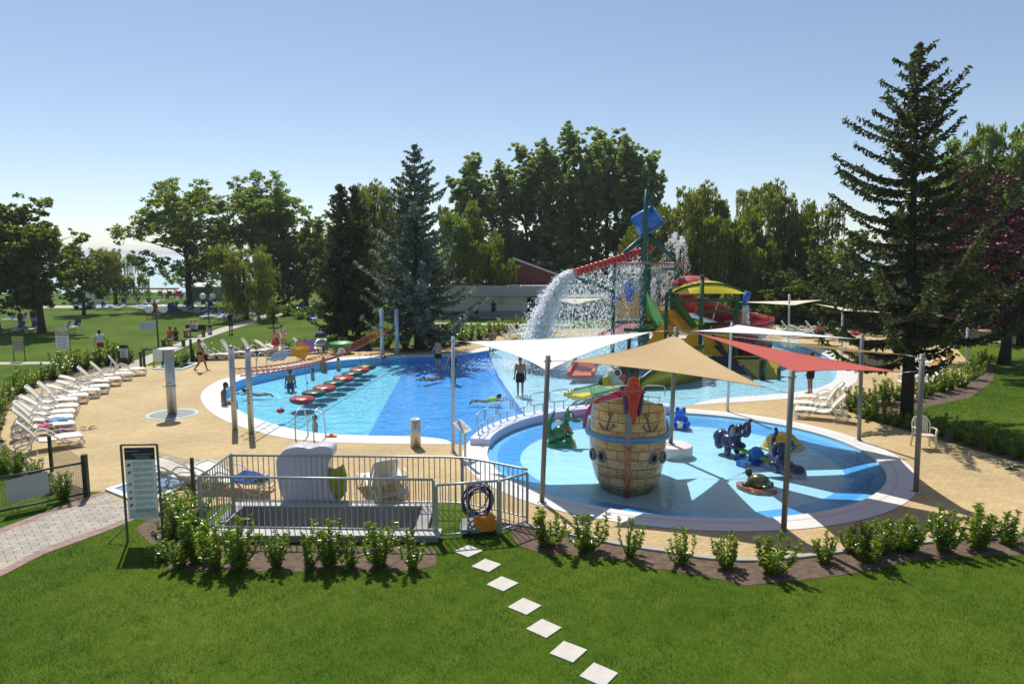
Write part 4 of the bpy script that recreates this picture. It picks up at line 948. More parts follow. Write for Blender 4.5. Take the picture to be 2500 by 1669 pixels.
# pool ladders
def hoops(name, bx, by, label, rz, sp=.62):
    p = G(bx, by); t = thing(name, label, 'ladder', p, rz)
    for s in (0, 1):
        b = MB(); b.tube(catmull([(s*sp, 0, 0), (s*sp, 0, .5), (s*sp, .06, .80), (s*sp, .35, .98), (s*sp, .66, .92), (s*sp, .86, .5), (s*sp, .92, .05), (s*sp, .9, -.35)], 4, closed=False), .022, 10); b.build('handrail', M_steel, t)
    for k in range(2): b = MB(); b.box(0, .84, -.10-.2*k, sp, .96, -.07-.2*k); b.build('rung', M_steel, t)
hoops('pool_ladder', 722, 1074, 'steel pool ladder at the near edge with a bather behind it', R(-8))
hoops('pool_ladder', 652, 904, 'steel ladder with handrails at the far left pool edge', R(165))
# glass-less railing frames on the dividing wall
nr = 10
for i in range(nr):
    a0 = A0+R(1)+(A1-A0-R(3))*(i+.06)/nr; a1 = A0+R(1)+(A1-A0-R(3))*(i+.94)/nr; am = (a0+a1)/2; o0 = kell(-.30, am)
    t = thing('rail_frame', f'rounded steel rail frame on the lilac wall, {ORD[nr-1-i]} from the left end', 'railing', (o0.x, o0.y, .22), 0, 'steel rail frames on the dividing wall')
    pt = lambda u, z: kell(-.30, a0+(a1-a0)*u)-o0+Vector((0, 0, z))
    loop = catmull([pt(.08, .30), pt(0, .42), pt(0, .58), pt(.08, .70), pt(.5, .72), pt(.92, .70), pt(1, .58), pt(1, .42), pt(.92, .30), pt(.5, .28)], 4)
    b = MB(); b.tube(loop, .021, 8, closed=True); b.build('frame', M_steel, t)
    for u in (.25, .75):
        b = MB(); b.tube([pt(u, .0), pt(u, .29)], .018, 8); b.tube([pt(u, 0), pt(u, .02)], .05, 10); b.build('leg', M_steel, t)
# info stand at the wall end
p = G(1130, 1118); t = thing('info_stand', 'steel stand with a tilted white panel between the two pools', 'sign', p, R(62), None, .8)
for s in (-1, 1): b = MB(); b.box(s*.17-.035, -.03, 0, s*.17+.035, .03, 1.05); b.build('leg', M_steel, t)
b = MB(); b.slab([(-.30, -.22, 1.02), (.30, -.22, 1.02), (.30, .25, 1.36), (-.30, .25, 1.36)], .03); b.build('panel', M_wplast, t)
b = MB()
for i in range(5): b.slab([(-.22, -.12+i*.07, 1.115+i*.0506), (.2-.06*(i % 2), -.12+i*.07, 1.115+i*.0506), (.2-.06*(i % 2), -.10+i*.07, 1.13+i*.0506), (-.22, -.10+i*.07, 1.13+i*.0506)], .006)
b.build('lettering', mat('grey_lettering', (.2, .21, .22), .8), t)
# ------------------------------------------------------------------ pirate ship
def hull_material():
    m, nt, out = nodes('painted_planks'); tc = N(nt, 'ShaderNodeTexCoord'); sp_ = N(nt, 'ShaderNodeSeparateXYZ'); L(nt, tc.outputs['Object'], sp_.inputs[0])
    at = N(nt, 'ShaderNodeMath', operation='ARCTAN2'); ng = N(nt, 'ShaderNodeMath', operation='MULTIPLY'); L(nt, sp_.outputs[1], ng.inputs[0]); ng.inputs[1].default_value = -1
    L(nt, sp_.outputs[0], at.inputs[0]); L(nt, ng.outputs[0], at.inputs[1])
    cb = N(nt, 'ShaderNodeCombineXYZ'); L(nt, at.outputs[0], cb.inputs[0]); L(nt, sp_.outputs[2], cb.inputs[1])
    br = N(nt, 'ShaderNodeTexBrick', Scale=1.0); br.inputs['Brick Width'].default_value = .62; br.inputs['Row Height'].default_value = .245; br.inputs['Mortar Size'].default_value = .011; br.inputs['Mortar Smooth'].default_value = .2
    br.inputs['Color1'].default_value = (.70, .54, .26, 1); br.inputs['Color2'].default_value = (.56, .40, .18, 1); br.inputs['Mortar'].default_value = (.035, .022, .015, 1); L(nt, cb.outputs[0], br.inputs[0])
    nz = N(nt, 'ShaderNodeTexNoise', Scale=3.2, Detail=5.0, Roughness=.7); mp = N(nt, 'ShaderNodeMapping'); mp.inputs['Scale'].default_value = (1, 1, 2.2); L(nt, tc.outputs['Object'], mp.inputs[0]); L(nt, mp.outputs[0], nz.inputs[0])
    mr = N(nt, 'ShaderNodeMapRange'); mr.inputs[1].default_value = .48; mr.inputs[2].default_value = .66; L(nt, nz.outputs[0], mr.inputs[0])
    mx = N(nt, 'ShaderNodeMix', data_type='RGBA'); sc_ = N(nt, 'ShaderNodeMath', operation='MULTIPLY'); L(nt, mr.outputs[0], sc_.inputs[0]); sc_.inputs[1].default_value = .8; L(nt, sc_.outputs[0], mx.inputs[0]); L(nt, br.outputs[0], mx.inputs[6]); mx.inputs[7].default_value = (.44, .15, .05, 1)
    p = N(nt, 'ShaderNodeBsdfPrincipled', Roughness=.3); p.inputs['Coat Weight'].default_value = .5; L(nt, mx.outputs[2], p.inputs['Base Color']); L(nt, p.outputs[0], out.inputs[0]); return m
def oak_material():
    m, nt, out = nodes('keel_wood'); tc = N(nt, 'ShaderNodeTexCoord'); nz = N(nt, 'ShaderNodeTexNoise', Scale=6.0, Detail=4.0); mp = N(nt, 'ShaderNodeMapping'); mp.inputs['Scale'].default_value = (2.5, 2.5, .8); L(nt, tc.outputs['Object'], mp.inputs[0]); L(nt, mp.outputs[0], nz.inputs[0])
    r = N(nt, 'ShaderNodeValToRGB'); e = r.color_ramp.elements; e[0].position = .42; e[0].color = (.50, .22, .10, 1); e[1].position = .62; e[1].color = (.34, .06, .025, 1); L(nt, nz.outputs[0], r.inputs[0])
    p = N(nt, 'ShaderNodeBsdfPrincipled', Roughness=.4); L(nt, r.outputs[0], p.inputs['Base Color']); L(nt, p.outputs[0], out.inputs[0]); return m
sp0 = G(1530, 1213, -.24); SHX, SHY = sp0.x, sp0.y+.80
ship = thing('pirate_ship', 'barrel-like toy pirate ship hull with painted planks in the paddling pool', 'toy ship', (SHX+.13, SHY, -.24), R(-9))
prof = [(0, .58), (.10, .72), (.30, .86), (.60, .94), (1.0, .99), (1.45, 1.02), (1.71, 1.00), (2.0, .98), (2.62, .95)]
def hring(z, w, n=40):
    bow = .74+.14*min(z/.8, 1)-.03*max(z-1.4, 0); zz = lambda q: z if z < 2.5 and z != 1.7 else z-q; pts = [(w, 1.5, zz(.95 if z > 2 else 0))]
    for i in range(n+1):
        a = -PI/2+PI*i/n; x = w*math.sin(-a); y = -bow*abs(math.cos(a))**1.0*1.0; pts.append((x, y, zz((.36 if z > 2 else 0)*abs(math.sin(a))**2)))
    pts.append((-w, 1.5, zz(.95 if z > 2 else 0))); return pts
b = MB(); rings = [hring(z, w_) for z, w_ in prof]; m_ = len(rings[0]); vs = [v for q in rings for v in q]; fs = []
for i in range(len(rings)-1):
    for k in range(m_): k2 = (k+1) % m_; fs.append((i*m_+k, i*m_+k2, (i+1)*m_+k2, (i+1)*m_+k))
fs.append(tuple(range(m_))); b.add(vs, fs, 0, True)
inn = [hring(2.62, .86), hring(1.7, .86)]; b.add([(x, y*.94, z) for q in inn for x, y, z in q], [(k, m_+k, m_+(k+1) % m_, (k+1) % m_) for k in range(m_)]+[tuple(m_+k for k in range(m_))], 0, True)
b.add([tuple(v) for v in rings[-1]]+[(x, y*.94, z) for x, y, z in inn[0]], [(k, (k+1) % m_, m_+(k+1) % m_, m_+k) for k in range(m_)], 0)
b.build('hull', hull_material(), ship)
M_band = mat('light_blue_band', (.08, .30, .52), .35, .1, 3, coat=.3)
b = MB(); b.tube([(x*1.03, y*1.03, 1.52) for x, y, z in hring(1.5, 1.03)], .075, 8); b.build('blue_band', M_band, ship)
b = MB(); b.slab([(-.085, -.80, .0), (.085, -.80, .0), (.085, -.93, 1.38), (-.085, -.93, 1.38)], .16); b.build('keel', oak_material(), ship)
b = MB(); b.slab([(-.085, -.925, 1.38), (.085, -.925, 1.38), (.085, -.895, 2.5), (-.085, -.895, 2.5)], .15); b.build('stem_post', mat('grey_stem', (.24, .24, .25), .5, .1, 4), ship)
M_port = mat('porthole_grey', (.16, .17, .18), .4)
for x, z in ((-.66, 1.02), (.66, 1.02), (-.92, .98), (.92, .98)):
    w_ = 1.02; y = -.88*math.sqrt(max(1-(x/w_)**2, 0)); nv = Vector((x/w_**2, y/.88**2, 0)).normalized(); Mx = Matrix.Translation(Vector((x, y, z))) @ nv.to_track_quat('Z', 'Y').to_matrix().to_4x4()
    b = MB(); b.lathe([(.075, -.02), (.075, .03), (.125, .03), (.135, -.02)], 20, Mx, sy=1.25, cap=False); o = b.build('porthole', M_port, ship)
    b = MB(); b.lathe([(.001, .012), (.08, .012)], 18, Mx, sy=1.25, cap=False); b.build('glass', M_dark, o)
M_anch = mat('painted_anchor_grey', (.18, .15, .10), .6, .2, 8)
for s in (-1, 1):                                # painted anchors in low relief
    b = MB(); f = lambda x, z: (lambda xx: (xx, -.87*math.sqrt(max(1-(xx/.99)**2, 0))-.012, z))(s*x)
    b.tube([f(.46+.10*t, 2.12-.38*t) for t in (0, .25, .5, .75, 1)], .022, 6); b.tube(catmull([f(.38, 1.92), f(.42, 1.80), f(.56, 1.73), f(.70, 1.80), f(.74, 1.89)], 4, closed=False), .022, 6)
    b.tube(catmull([f(.46, 2.20), f(.41, 2.15), f(.46, 2.1), f(.51, 2.15)], 4), .015, 6, closed=True); b.build('anchor', M_anch, ship)
M_turqb = mat('pale_teal_foot', (.35, .62, .6), .5)
# rainbow slide
RB = [(.42, .04, .08), (.5, .14, .05), (.62, .46, .03), (.66, .62, .2), (.10, .42, .16)]
MR = [mat('rainbow_red', (.46, .02, .05), .35), mat('rainbow_plum', (.34, .05, .13), .35), mat('rainbow_orange', (.62, .22, .06), .35), mat('rainbow_yellow', (.66, .5, .06), .35), mat('rainbow_green', (.16, .40, .22), .35)]
rc = G(1484, 1040, -.24); t = thing('rainbow_slide', 'red slide with rainbow striped side walls, arching behind the left side of the pirate ship', 'slide', (rc.x, rc.y, -.24))
zc = .0
for dy, nm in ((-.28, 'side_wall'), (.42, 'side_wall')):
    b = MB(); Ro = .96
    for k in range(5):
        ra, rb = Ro-.09*k, Ro-.09*(k+1); n = 24
        pa = [(math.cos(a)*ra+(.5 if dy > 0 else 0), dy, zc+math.sin(a)*ra*1.27) for a in [PI*i/n for i in range(n+1)]]; pb = [(math.cos(a)*rb+(.5 if dy > 0 else 0), dy, zc+math.sin(a)*rb*1.27) for a in [PI*i/n for i in range(n+1)]]
        vs = [p for i in range(n+1) for p in (pa[i], pb[i], (pb[i][0], dy+.06, pb[i][2]), (pa[i][0], dy+.06, pa[i][2]))]
        b.add(vs, [(i*4+j, i*4+(j+1) % 4, (i+1)*4+(j+1) % 4, (i+1)*4+j) for i in range(n) for j in range(4)]+[(0, 1, 2, 3), (n*4+3, n*4+2, n*4+1, n*4)], k if dy < 0 else 0)
    b.build(nm, MR, t)
b = MB(); n = 24; vs = []
for i in range(n+1): a = PI*i/n; vs += [(math.cos(a)*.76, -.22, zc+math.sin(a)*1.0), (math.cos(a)*.76+.5, .42, zc+math.sin(a)*1.0), (math.cos(a)*.68+.5, .42, zc+math.sin(a)*.9), (math.cos(a)*.68, -.22, zc+math.sin(a)*.9)]
b.add(vs, [(i*4+j, i*4+(j+1) % 4, (i+1)*4+(j+1) % 4, (i+1)*4+j) for i in range(n) for j in range(4)]); b.build('chute', MR[0], t)
b = MB(); b.box(-1.0, -.30, 0, -.55, .42, .06); b.build('footing', M_turqb, t)
# parrot
pz = W(1545, 1036, SHY-.95); t = thing('parrot_figure', 'big red parrot figure perched on the bow of the pirate ship', 'figure', (pz.x, SHY-.92, pz.z))
b = MB(); b.lathe([(.02, 0), (.09, .12), (.13, .35), (.19, .62), (.215, .80), (.19, .93), (.14, .98)], 20, sy=.75); b.ell(Vector((.0, -.01, 1.06)), .16, .16, .17); b.ell(Vector((.06, -.02, .86)), .17, .15, .17); b.ell(Vector((-.1, -.02, .84)), .15, .14, .17)
fused(b, 'body', M_red, .02, t)
for s in (-1, 1): b = MB(); b.ell(Vector((s*.20, .02, .55)), .055, .11, .36, Matrix.Rotation(s*.12, 3, 'Y')); b.build('wing', mat('parrot_wing_blue', (.05, .05, .13), .35, .1), t)
b = MB(); b.ell(Vector((0, .17, 1.02)), .05, .10, .07); b.build('beak', mat('beak_dark', (.03, .03, .03), .3), t)

# ------------------------------------------------------------------ paddling pool toys (floor at -0.24)
def zat(px, py, Y): return W(px, py, Y)
# dragon
p = G(1370, 1086, -.24); dp = p.y*.992+.756; u = dp/FPX
def D_(px, py): return Vector(((px-1370)*u, 0, (1089-py)*u*1.02))
t = thing('dragon_figure', 'green seated dragon spring figure in the paddling pool', 'play figure', p)
b = MB(); b.ell(D_(1366, 1060)+Vector((0,0,0)), .26, .24, .27); b.ell(D_(1350, 1068), .22, .25, .20); b.ell(D_(1378, 1045), .17, .2, .24); b.ell(D_(1388, 1018), .19, .18, .19); b.ell(D_(1405, 1029), .17, .11, .075, Matrix.Rotation(.15, 3, 'Y')); b.ell(D_(1418, 1026), .07, .08, .05)
b.tube(catmull([D_(1344, 1070), D_(1338, 1048), D_(1345, 1028), D_(1354, 1004)], 4, closed=False), [.16,.15,.14,.12,.11,.10,.09,.08,.07,.06,.05,.04,.02], 10)
b.tube([D_(1384, 1006), D_(1388, 992)], [.05, .012], 8)
for s in (-1, 1): b.ell(D_(1388, 1072)+Vector((0, s*.17, 0)), .14, .08, .10); b.ell(D_(1392, 1056)+Vector((0, s*.17, 0)), .11, .05, .05)
fused(b, 'body', M_toygreen, .022, t)
b = MB(); b.prism([(-.48, -.26), (.42, -.26), (.46, .26), (-.48, .26)], .0, .10); b.build('base', mat('base_lime', (.12, .42, .16), .4, .1, 4), t)
b = MB(); b.ell(D_(1391, 1056), .07, .15, .24, Matrix.Rotation(-.3, 3, 'Y')); b.build('belly', mat('toy_yellow', (.62, .46, .02), .3, .08), t)
b = MB(); b.ell(D_(1381, 1047)+Vector((0, -.02, 0)), .185, .215, .055); b.build('scarf', M_red, t)
b = MB(); b.ell(D_(1362, 1030)+Vector((0, -.19, 0)), .13, .04, .09); b.build('wing', mat('toy_pale', (.6, .7, .6), .4), t)
for s in (-1, 1): b = MB(); b.ell(D_(1393, 1014)+Vector((0, s*.15, 0)), .045, .05, .06); e = b.build('eye', mat('toy_white', (.75, .75, .72), .3), t); b = MB(); b.ell(D_(1395, 1014)+Vector((0, s*.19, 0)), .025, .025, .04); b.build('pupil', M_black, e)
b = MB(); b.box(.26, -.18, .10, .46, .18, .17); b.build('foot', mat('toy_yellow', ()), t)
# frog
p = G(1660, 1045, -.24); t = thing('frog_figure', 'bright blue seated frog figure holding a white bucket in the paddling pool', 'play figure', p, R(-12))
b = MB(); b.ell(Vector((0, 0, .28)), .25, .24, .28); b.ell(Vector((0, -.04, .58)), .21, .2, .16)
for s in (-1, 1): b.ell(Vector((s*.11, -.05, .72)), .08, .08, .08); b.ell(Vector((s*.24, -.02, .16)), .13, .22, .15); b.ell(Vector((s*.22, -.20, .07)), .12, .16, .06); b.tube([Vector((s*.2, -.05, .42)), Vector((s*.22, -.22, .28)), Vector((s*.08, -.26, .25))], [.07, .06, .05], 8)
fused(b, 'body', M_toyblue, .02, t)
b = MB(); b.lathe([(.08, .08), (.12, .32)], 16, Matrix.Translation((0, -.26, 0))); b.build('bucket', mat('toy_white', ()), t)
for s in (-1, 1): b = MB(); b.ell(Vector((s*.11, -.12, .735)), .035, .03, .045); b.build('eye', M_black, t)
# seesaw
sb = G(1842, 1134, -.24); t = thing('seesaw', 'seesaw with two navy elephant seats, lime bar and blue base', 'seesaw', sb)
ea = W(1800, 1092, sb.y+.75)-sb; eb = W(1902, 1138, sb.y-.62)-sb
b = MB(); b.tube([ea, eb], .062, 14); b.build('bar', mat('lime_bar', (.14, .46, .06), .35, .08), t)
mid = ea.lerp(eb, .47)
b = MB(); b.box(-.17, -.17, .06, .17, .17, .40); b.lathe([(.16, .38), (.15, .46), (.08, .51), (.001, .52)], 20)
b.build('pivot_block', mat('seesaw_blue', (.02, .17, .62), .35, .1, 4), t); t.children[-1].location = (mid.x, mid.y, 0)
for k in range(4):
    b = MB(); a = R(30)+k*PI/2; b.box(.12, -.17, 0, .66, .17, .10, rotz(a)); b.box(.5, -.15, .10, .66, .15, .17, rotz(a)); o = b.build('base_foot', MATS['seesaw_blue'], t); o.location = (mid.x, mid.y, 0)
M_earin = mat('ear_grey', (.36, .36, .35), .4)
def elephant(parent, off, ang, tilt):
    Mx = Matrix.Translation(off) @ rotz(ang) @ Matrix.Rotation(tilt, 4, 'Y') @ Matrix.Scale(1.15, 4); b = MB()
    def E(x, y, z, *r): b.ell(Mx @ Vector((x, y, z)), *r, rot=Mx.to_3x3())
    E(-.42, 0, .02, .25, .23, .23); E(-.16, 0, .0, .24, .22, .22); E(.02, 0, .12, .17, .18, .2); E(.14, 0, .42, .17, .17, .19)
    for s in (-1, 1): E(.0, s*.18, -.18, .10, .09, .15); E(-.35, s*.16, -.1, .14, .11, .16); E(.16, s*.16, .0, .13, .08, .08)
    for s in (-1, 1): E(.10, s*.27, .45, .05, .14, .19)
    b.tube([Mx @ Vector(q) for q in catmull([(.24, 0, .38), (.40, 0, .40), (.44, 0, .58), (.40, 0, .76), (.47, 0, .85)], 4, closed=False)], [.085]*4+[.07]*4+[.06]*4+[.055]*5, 10)
    o = fused(b, 'elephant_seat', M_navy, .022, parent)
    for s in (-1, 1):
        b = MB(); b.ell(Mx @ Vector((.145, s*.28, .44)), .03, .105, .145, Mx.to_3x3()); b.build('inner_ear', M_earin, o)
        b = MB(); b.ell(Mx @ Vector((.30, s*.08, .48)), .025, .04, .05, Mx.to_3x3()); b.build('eye', MATS['toy_white'], o)
d = (eb-ea); ang = math.atan2(d.y, d.x)
elephant(t, ea+Vector((-.10, .08, .10)), ang, R(8)); elephant(t, eb+Vector((.08, -.06, .02)), ang+PI, R(-12))
# yellow shell
p = G(1908, 1094, -.24); t = thing('yellow_shell', 'half sunk yellow shell-shaped toy behind the seesaw', 'play figure', p)
b = MB(); b.lathe([(.60, 0), (.60, .10), (.52, .30), (.36, .46), (.16, .53), (.001, .55)], 28, sy=.75); b.ell(Vector((.42, -.05, .10)), .34, .25, .14); fused(b, 'shell', mat('shell_yellow', (.60, .38, .01), .25, .08, 3, coat=.5), .025, t)
b = MB(); b.lathe([(.62, -.0), (.68, .03), (.62, .07)], 28, sy=.78); b.build('rim', MATS['toy_yellow'], t)
# turtle
def shell_material():
    m, nt, out = nodes('turtle_shell'); tc = N(nt, 'ShaderNodeTexCoord'); v = N(nt, 'ShaderNodeTexVoronoi', Scale=6.5, feature='DISTANCE_TO_EDGE'); L(nt, tc.outputs['Object'], v.inputs[0])
    r = N(nt, 'ShaderNodeValToRGB'); e = r.color_ramp.elements; e[0].position = .05; e[0].color = (.02, .07, .015, 1); e[1].position = .22; e[1].color = (.24, .08, .02, 1); q = e.new(.12); q.color = (.06, .08, .015, 1); L(nt, v.outputs[0], r.inputs[0])
    p = N(nt, 'ShaderNodeBsdfPrincipled', Roughness=.25); p.inputs['Coat Weight'].default_value = .5; L(nt, r.outputs[0], p.inputs['Base Color']); L(nt, p.outputs[0], out.inputs[0]); return m
p = G(1846, 1196, -.24); t = thing('turtle_figure', 'turtle figure with patterned brown-green shell on an orange slab', 'play figure', p, R(-28), None, 1.0)
b = MB(); b.prism([(.52*math.cos(a)*(1+.06*math.sin(3*a)), .36*math.sin(a)*(1+.08*math.cos(4*a))) for a in [2*PI*i/24 for i in range(24)]], 0, .12); b.build('slab', mat('turtle_orange', (.46, .12, .035), .35, .2, 5, coat=.3), t)
b = MB(); b.ell(Vector((.05, .02, .20)), .31, .25, .25, z0=-.3); b.build('shell', shell_material(), t)
b = MB(); b.ell(Vector((-.23, .15, .42)), .10, .09, .12); b.tube([(-.15, .1, .2), (-.22, .14, .38)], .06, 8)
for x, y in ((-.25, -.12), (-.12, .3), (.25, -.2), (.3, .22)): b.ell(Vector((x, y, .16)), .12, .09, .07)
fused(b, 'body', mat('turtle_green', (.02, .065, .02), .3, .15, 5, coat=.4), .02, t)

# ------------------------------------------------------------------ water tower with tipping bucket
TY = 37.5
def Wp(x, y, Y=TY): return W(x, y, Y)
tb = Wp(1577, 892); tb.z = 0
tower = thing('water_tower', 'teal water play tower with a tipping blue bucket, red spiral pipe and yellow panel', 'water tower', (tb.x, tb.y, 0))
def TT(name, pts, r, m=M_teal, n=12, parent=None, **k): b = MB(); b.tube([Vector(p)-Vector((tb.x, tb.y, 0)) for p in pts], r, n, **k); return b.build(name, m, parent or tower)
def P7(x, y, Y=TY): return W(1200+x/3.758, 430+y/3.758, Y)
base = lambda p: Vector((p.x, p.y, -.12))
m0 = P7(1425, 125); m1 = P7(1400, 700); TT('mast', [Vector((m1.x-.05, m1.y, -.12)), P7(1396, 900), m1, P7(1410, 400), m0], [.20, .19, .15, .13, .11], n=16)
TT('mast', [base(P7(1442, 900, 39.2)), P7(1440, 640, 39.2)], .14)
TT('bucket_arm', [P7(1425, 150), P7(1468, 185, 37.7), P7(1472, 330, 37.9)], .07)
# bucket
ca_ = P7(1370, 320, 38.5); cb_ = P7(1468, 490, 38.5); bx_ = (cb_-ca_); ln = bx_.length
Mx = Matrix.Translation((ca_+Vector((.02, 0, 0)))-Vector((tb.x, tb.y, 0))) @ bx_.to_track_quat('Z', 'Y').to_matrix().to_4x4()
b = MB(); b.lathe([(.001, 0), (.60, 0), (.68, .06), (.78, ln), (.72, ln), (.60, .1), (.001, .08)], 32, Mx); o = b.build('bucket', M_bbucket, tower)
b = MB(); b.lathe([(.80, ln-.03), (.80, ln+.03), (.70, ln+.03)], 32, Mx, cap=False); b.build('rim', M_bbucket, o)
TT('bucket_axle', [P7(1385, 420, 37.3), P7(1450, 420, 38.7)], .08)
for a in ([P7(1408, 540), P7(1125, 782), P7(1122, 960)], [P7(1440, 535, 38.4), P7(1700, 790, 38.4)]): TT('strut', a, .12)
TT('strut', [P7(1400, 600), P7(1140, 800, 37.7)], .03)
TT('post', [P7(1122, 800), base(P7(1112, 1460))], .11); TT('post', [P7(1700, 785, 38.4), P7(1695, 1010, 38.4), base(P7(1692, 1500, 38.4))], .16)
for a in ([P7(1420, 850, 38.2), P7(1700, 852, 38.3)], [P7(1130, 800, 37.6), P7(1420, 805, 37.6)], [P7(1430, 1060, 38.5), P7(1700, 1060, 38.4)], [P7(1255, 905, 37.2), P7(1400, 905, 37.4)]): TT('cross_beam', a, .065)
TT('ring_pipe', [P7(1150, 800, 36.8), P7(1400, 797, 36.4), P7(1740, 806, 37.6), P7(1700, 800, 40), P7(1300, 798, 40), P7(1150, 800, 36.8)], .05, mat('pink_pipe', (.40, .12, .11), .4))
pa, pb = P7(1462, 665, 38.0), P7(745, 895, 36.4); ax = (pb-pa).normalized(); s1 = ax.orthogonal().normalized(); s2 = ax.cross(s1); nn = 200
pts = [pa.lerp(pb, i/nn)+(s1*math.cos(i*.55)+s2*math.sin(i*.55))*.13 for i in range(nn+1)]
TT('spiral_pipe', pts, .11, M_red, 8)
TT('boom', [P7(770, 925, 36.6), P7(1120, 1060, 37.3)], .075); TT('boom', [P7(850, 935, 37.2), P7(1120, 1045, 37.8)], .05)
b = MB(); off = Vector((tb.x, tb.y, 0)); b.slab([P7(1128, 1300)-off, P7(1372, 1300)-off, P7(1376, 1072)-off, P7(1130, 1080)-off], .08); b.build('yellow_panel', mat('amber_panel', (.74, .47, .015), .35, .08, 2, coat=.2, trans=.45), tower)
b = MB(); b.slab([P7(1100, 1340, 36.8)-off, P7(1560, 1340, 36.8)-off, P7(1560, 1325, 39.2)-off, P7(1100, 1325, 39.2)-off], .14); b.build('deck_plate', M_black, tower)
b = MB(); b.ell(P7(1265, 1042, 37.0)-off, .30, .28, .42); b.lathe([(.16, -.62), (.26, -.3)], 16, Matrix.Translation(P7(1265, 1042, 37.0)-off)); b.build('small_bucket', M_bbucket, tower)
b = MB(); b.ell(P7(1160, 1115, 37.0)-off, .20, .18, .14); b.build('nozzle', M_bbucket, tower)
# spiral stair between green walls
b = MB(); b.slab([P7(1418, 1058, 38.4)-off, P7(1405, 1230, 38.4)-off, P7(1495, 1395, 36.4)-off, P7(1602, 1335, 36.4)-off], .07); b.build('stair_wall', M_green, tower)
b = MB(); b.slab([P7(1650, 1050, 38.8)-off, P7(1650, 1240, 38.8)-off, P7(1840, 1400, 36.8)-off, P7(1890, 1375, 36.8)-off], .07); b.build('stair_wall', mat('dull_green_panel', (.07, .22, .06), .5, .1, 2, trans=.3), tower)
for i in range(9):
    f = i/8; q = P7(1500+150*f-20, 1200+190*f, 38.6-2.0*f)-off; b = MB(); b.box(q.x-.1-.75, q.y-.14, q.z-.35, q.x+1.15, q.y+.14, q.z); b.build('stair_step', mat('amber_steps', (.56, .30, .012), .5, .1), tower)
for pl, Y in (([(1602, 1345), (1560, 1362), (1520, 1400), (1470, 1480), (1385, 1580), (1602, 1580)], 36.0), ([(1896, 1378), (1850, 1400), (1800, 1460), (1762, 1510), (1780, 1580), (1896, 1580)], 36.0)):
    b = MB(); b.slab([P7(x, y, Y)-off for x, y in pl], .09); b.build('entry_wall', M_yellow, tower)
TT('floor_rail', [P7(1215, 1410, 36.2), P7(1500, 1412, 36.2)], .10, M_gsteel)
# ------------------------------------------------------------------ canopy tower and slides
c0 = P7(1935, 1500, 36.6); c0.z = 0; off2 = Vector((c0.x, c0.y, 0))
can = thing('canopy_tower', 'green steel slide tower under a yellow arched canopy', 'slide tower', c0)
def CT(name, pts, r, m=M_gsteel, n=12): b = MB(); b.tube([Vector(p)-off2 for p in pts], r, n); return b.build(name, m, can)
ccx = P7(1962, 1065, 37.2); b = MB()
n = 16; vs = []; fs = []
for i in range(n+1):
    for j in range(n+1):
        u = -1+2*i/n; v = -1+2*j/n; rr = min(1, math.sqrt(u*u*.9+v*v*.35)); vs.append((ccx.x-c0.x+u*1.8, ccx.y-c0.y+v*1.25, ccx.z+.62*(1-abs(u)**2.2)*(1-abs(v)**2.6)))
for i in range(n):
    for j in range(n): fs.append((i*(n+1)+j, (i+1)*(n+1)+j, (i+1)*(n+1)+j+1, i*(n+1)+j+1))
b.add(vs, fs, 0, True); b.build('canopy', M_canopy, can)
for v in (-.6, .6): CT('canopy_rib', [Vector((ccx.x+u*1.82, ccx.y+v*1.25, ccx.z+.05+.62*(1-abs(u)**2.2)*(1-abs(v)**2.6))) for u in [-1+2*i/16 for i in range(17)]], .05)
def post(x, ytop, Y, bx=None): q = P7(x, ytop, Y); CT('post', [q, Vector((q.x, q.y, -.12))], .105)
for x, yt, Y in ((1608, 1085, 36), (1936, 935, 36), (2246, 1080, 36.3), (1650, 1070, 38.4), (2262, 1080, 38.4)): post(x, yt, Y)
CT('finial', [P7(1936, 935, 36), P7(1936, 905, 36)], .13)
for a in ([P7(1608, 1135, 36), P7(1936, 1137, 36)], [P7(1936, 1137, 36), P7(2246, 1140, 36.3)], [P7(1936, 1240, 36), P7(2240, 1240, 36.3)], [P7(1608, 1085, 36), P7(1650, 1050, 36.4)]): CT('cross_beam', a, .075)
CT('cross_beam', [P7(1960, 1358, 36.2), P7(2240, 1352, 36.3)], .09, M_black); CT('brace', [P7(1960, 1358, 36.2), P7(2105, 1560, 35), P7(2190, 1700, 34.5)], .10, M_black); CT('brace', [P7(2060, 1560, 35.4), P7(2200, 1710, 34)], .08, M_black)
G5 = lambda x, y, Y: W(1540+x/4.355, 600+y/4.355, Y)
b = MB(); b.slab([G5(775, 930, 35.6)-off2, G5(775, 1165, 35.6)-off2, G5(1025, 1170, 35.6)-off2, G5(1060, 930, 35.6)-off2], .09); b.build('yellow_panel', MATS['amber_panel'], can)
b = MB(); b.slab([G5(810, 1180, 35.4)-off2, G5(1075, 1185, 35.6)-off2, G5(1300, 1440, 33.2)-off2, G5(1060, 1430, 33.0)-off2], .12); b.build('rubber_ramp', mat('ramp_blue_grey', (.035, .04, .06), .7, .3, 6, bump=.6, bscale=16), can)
b = MB(); b.slab([G5(1090, 1180, 35.2)-off2, G5(1380, 1440, 33.4)-off2, G5(1560, 1432, 33.6)-off2, G5(1580, 1170, 35)-off2], .09); b.build('yellow_wall', mat('olive_yellow_wall', (.44, .34, .01), .35, .1, 2, coat=.3), can)
for x, y, yb in ((1415, 1200, 1475), (1575, 1290, 1430), (1385, 1200, 1475)): q = G5(x, yb, 33.4); CT('post', [G5(x, y, 33.4), Vector((q.x, q.y, -.12))], .09, M_gsteel if x > 1400 else M_black)
for x, Y in ((1330, 34.4), (1590, 35.2)): CT('cross_beam', [G5(1110, 1195, 34.6), G5(1380, 1195, 34.0)], .05, M_black)
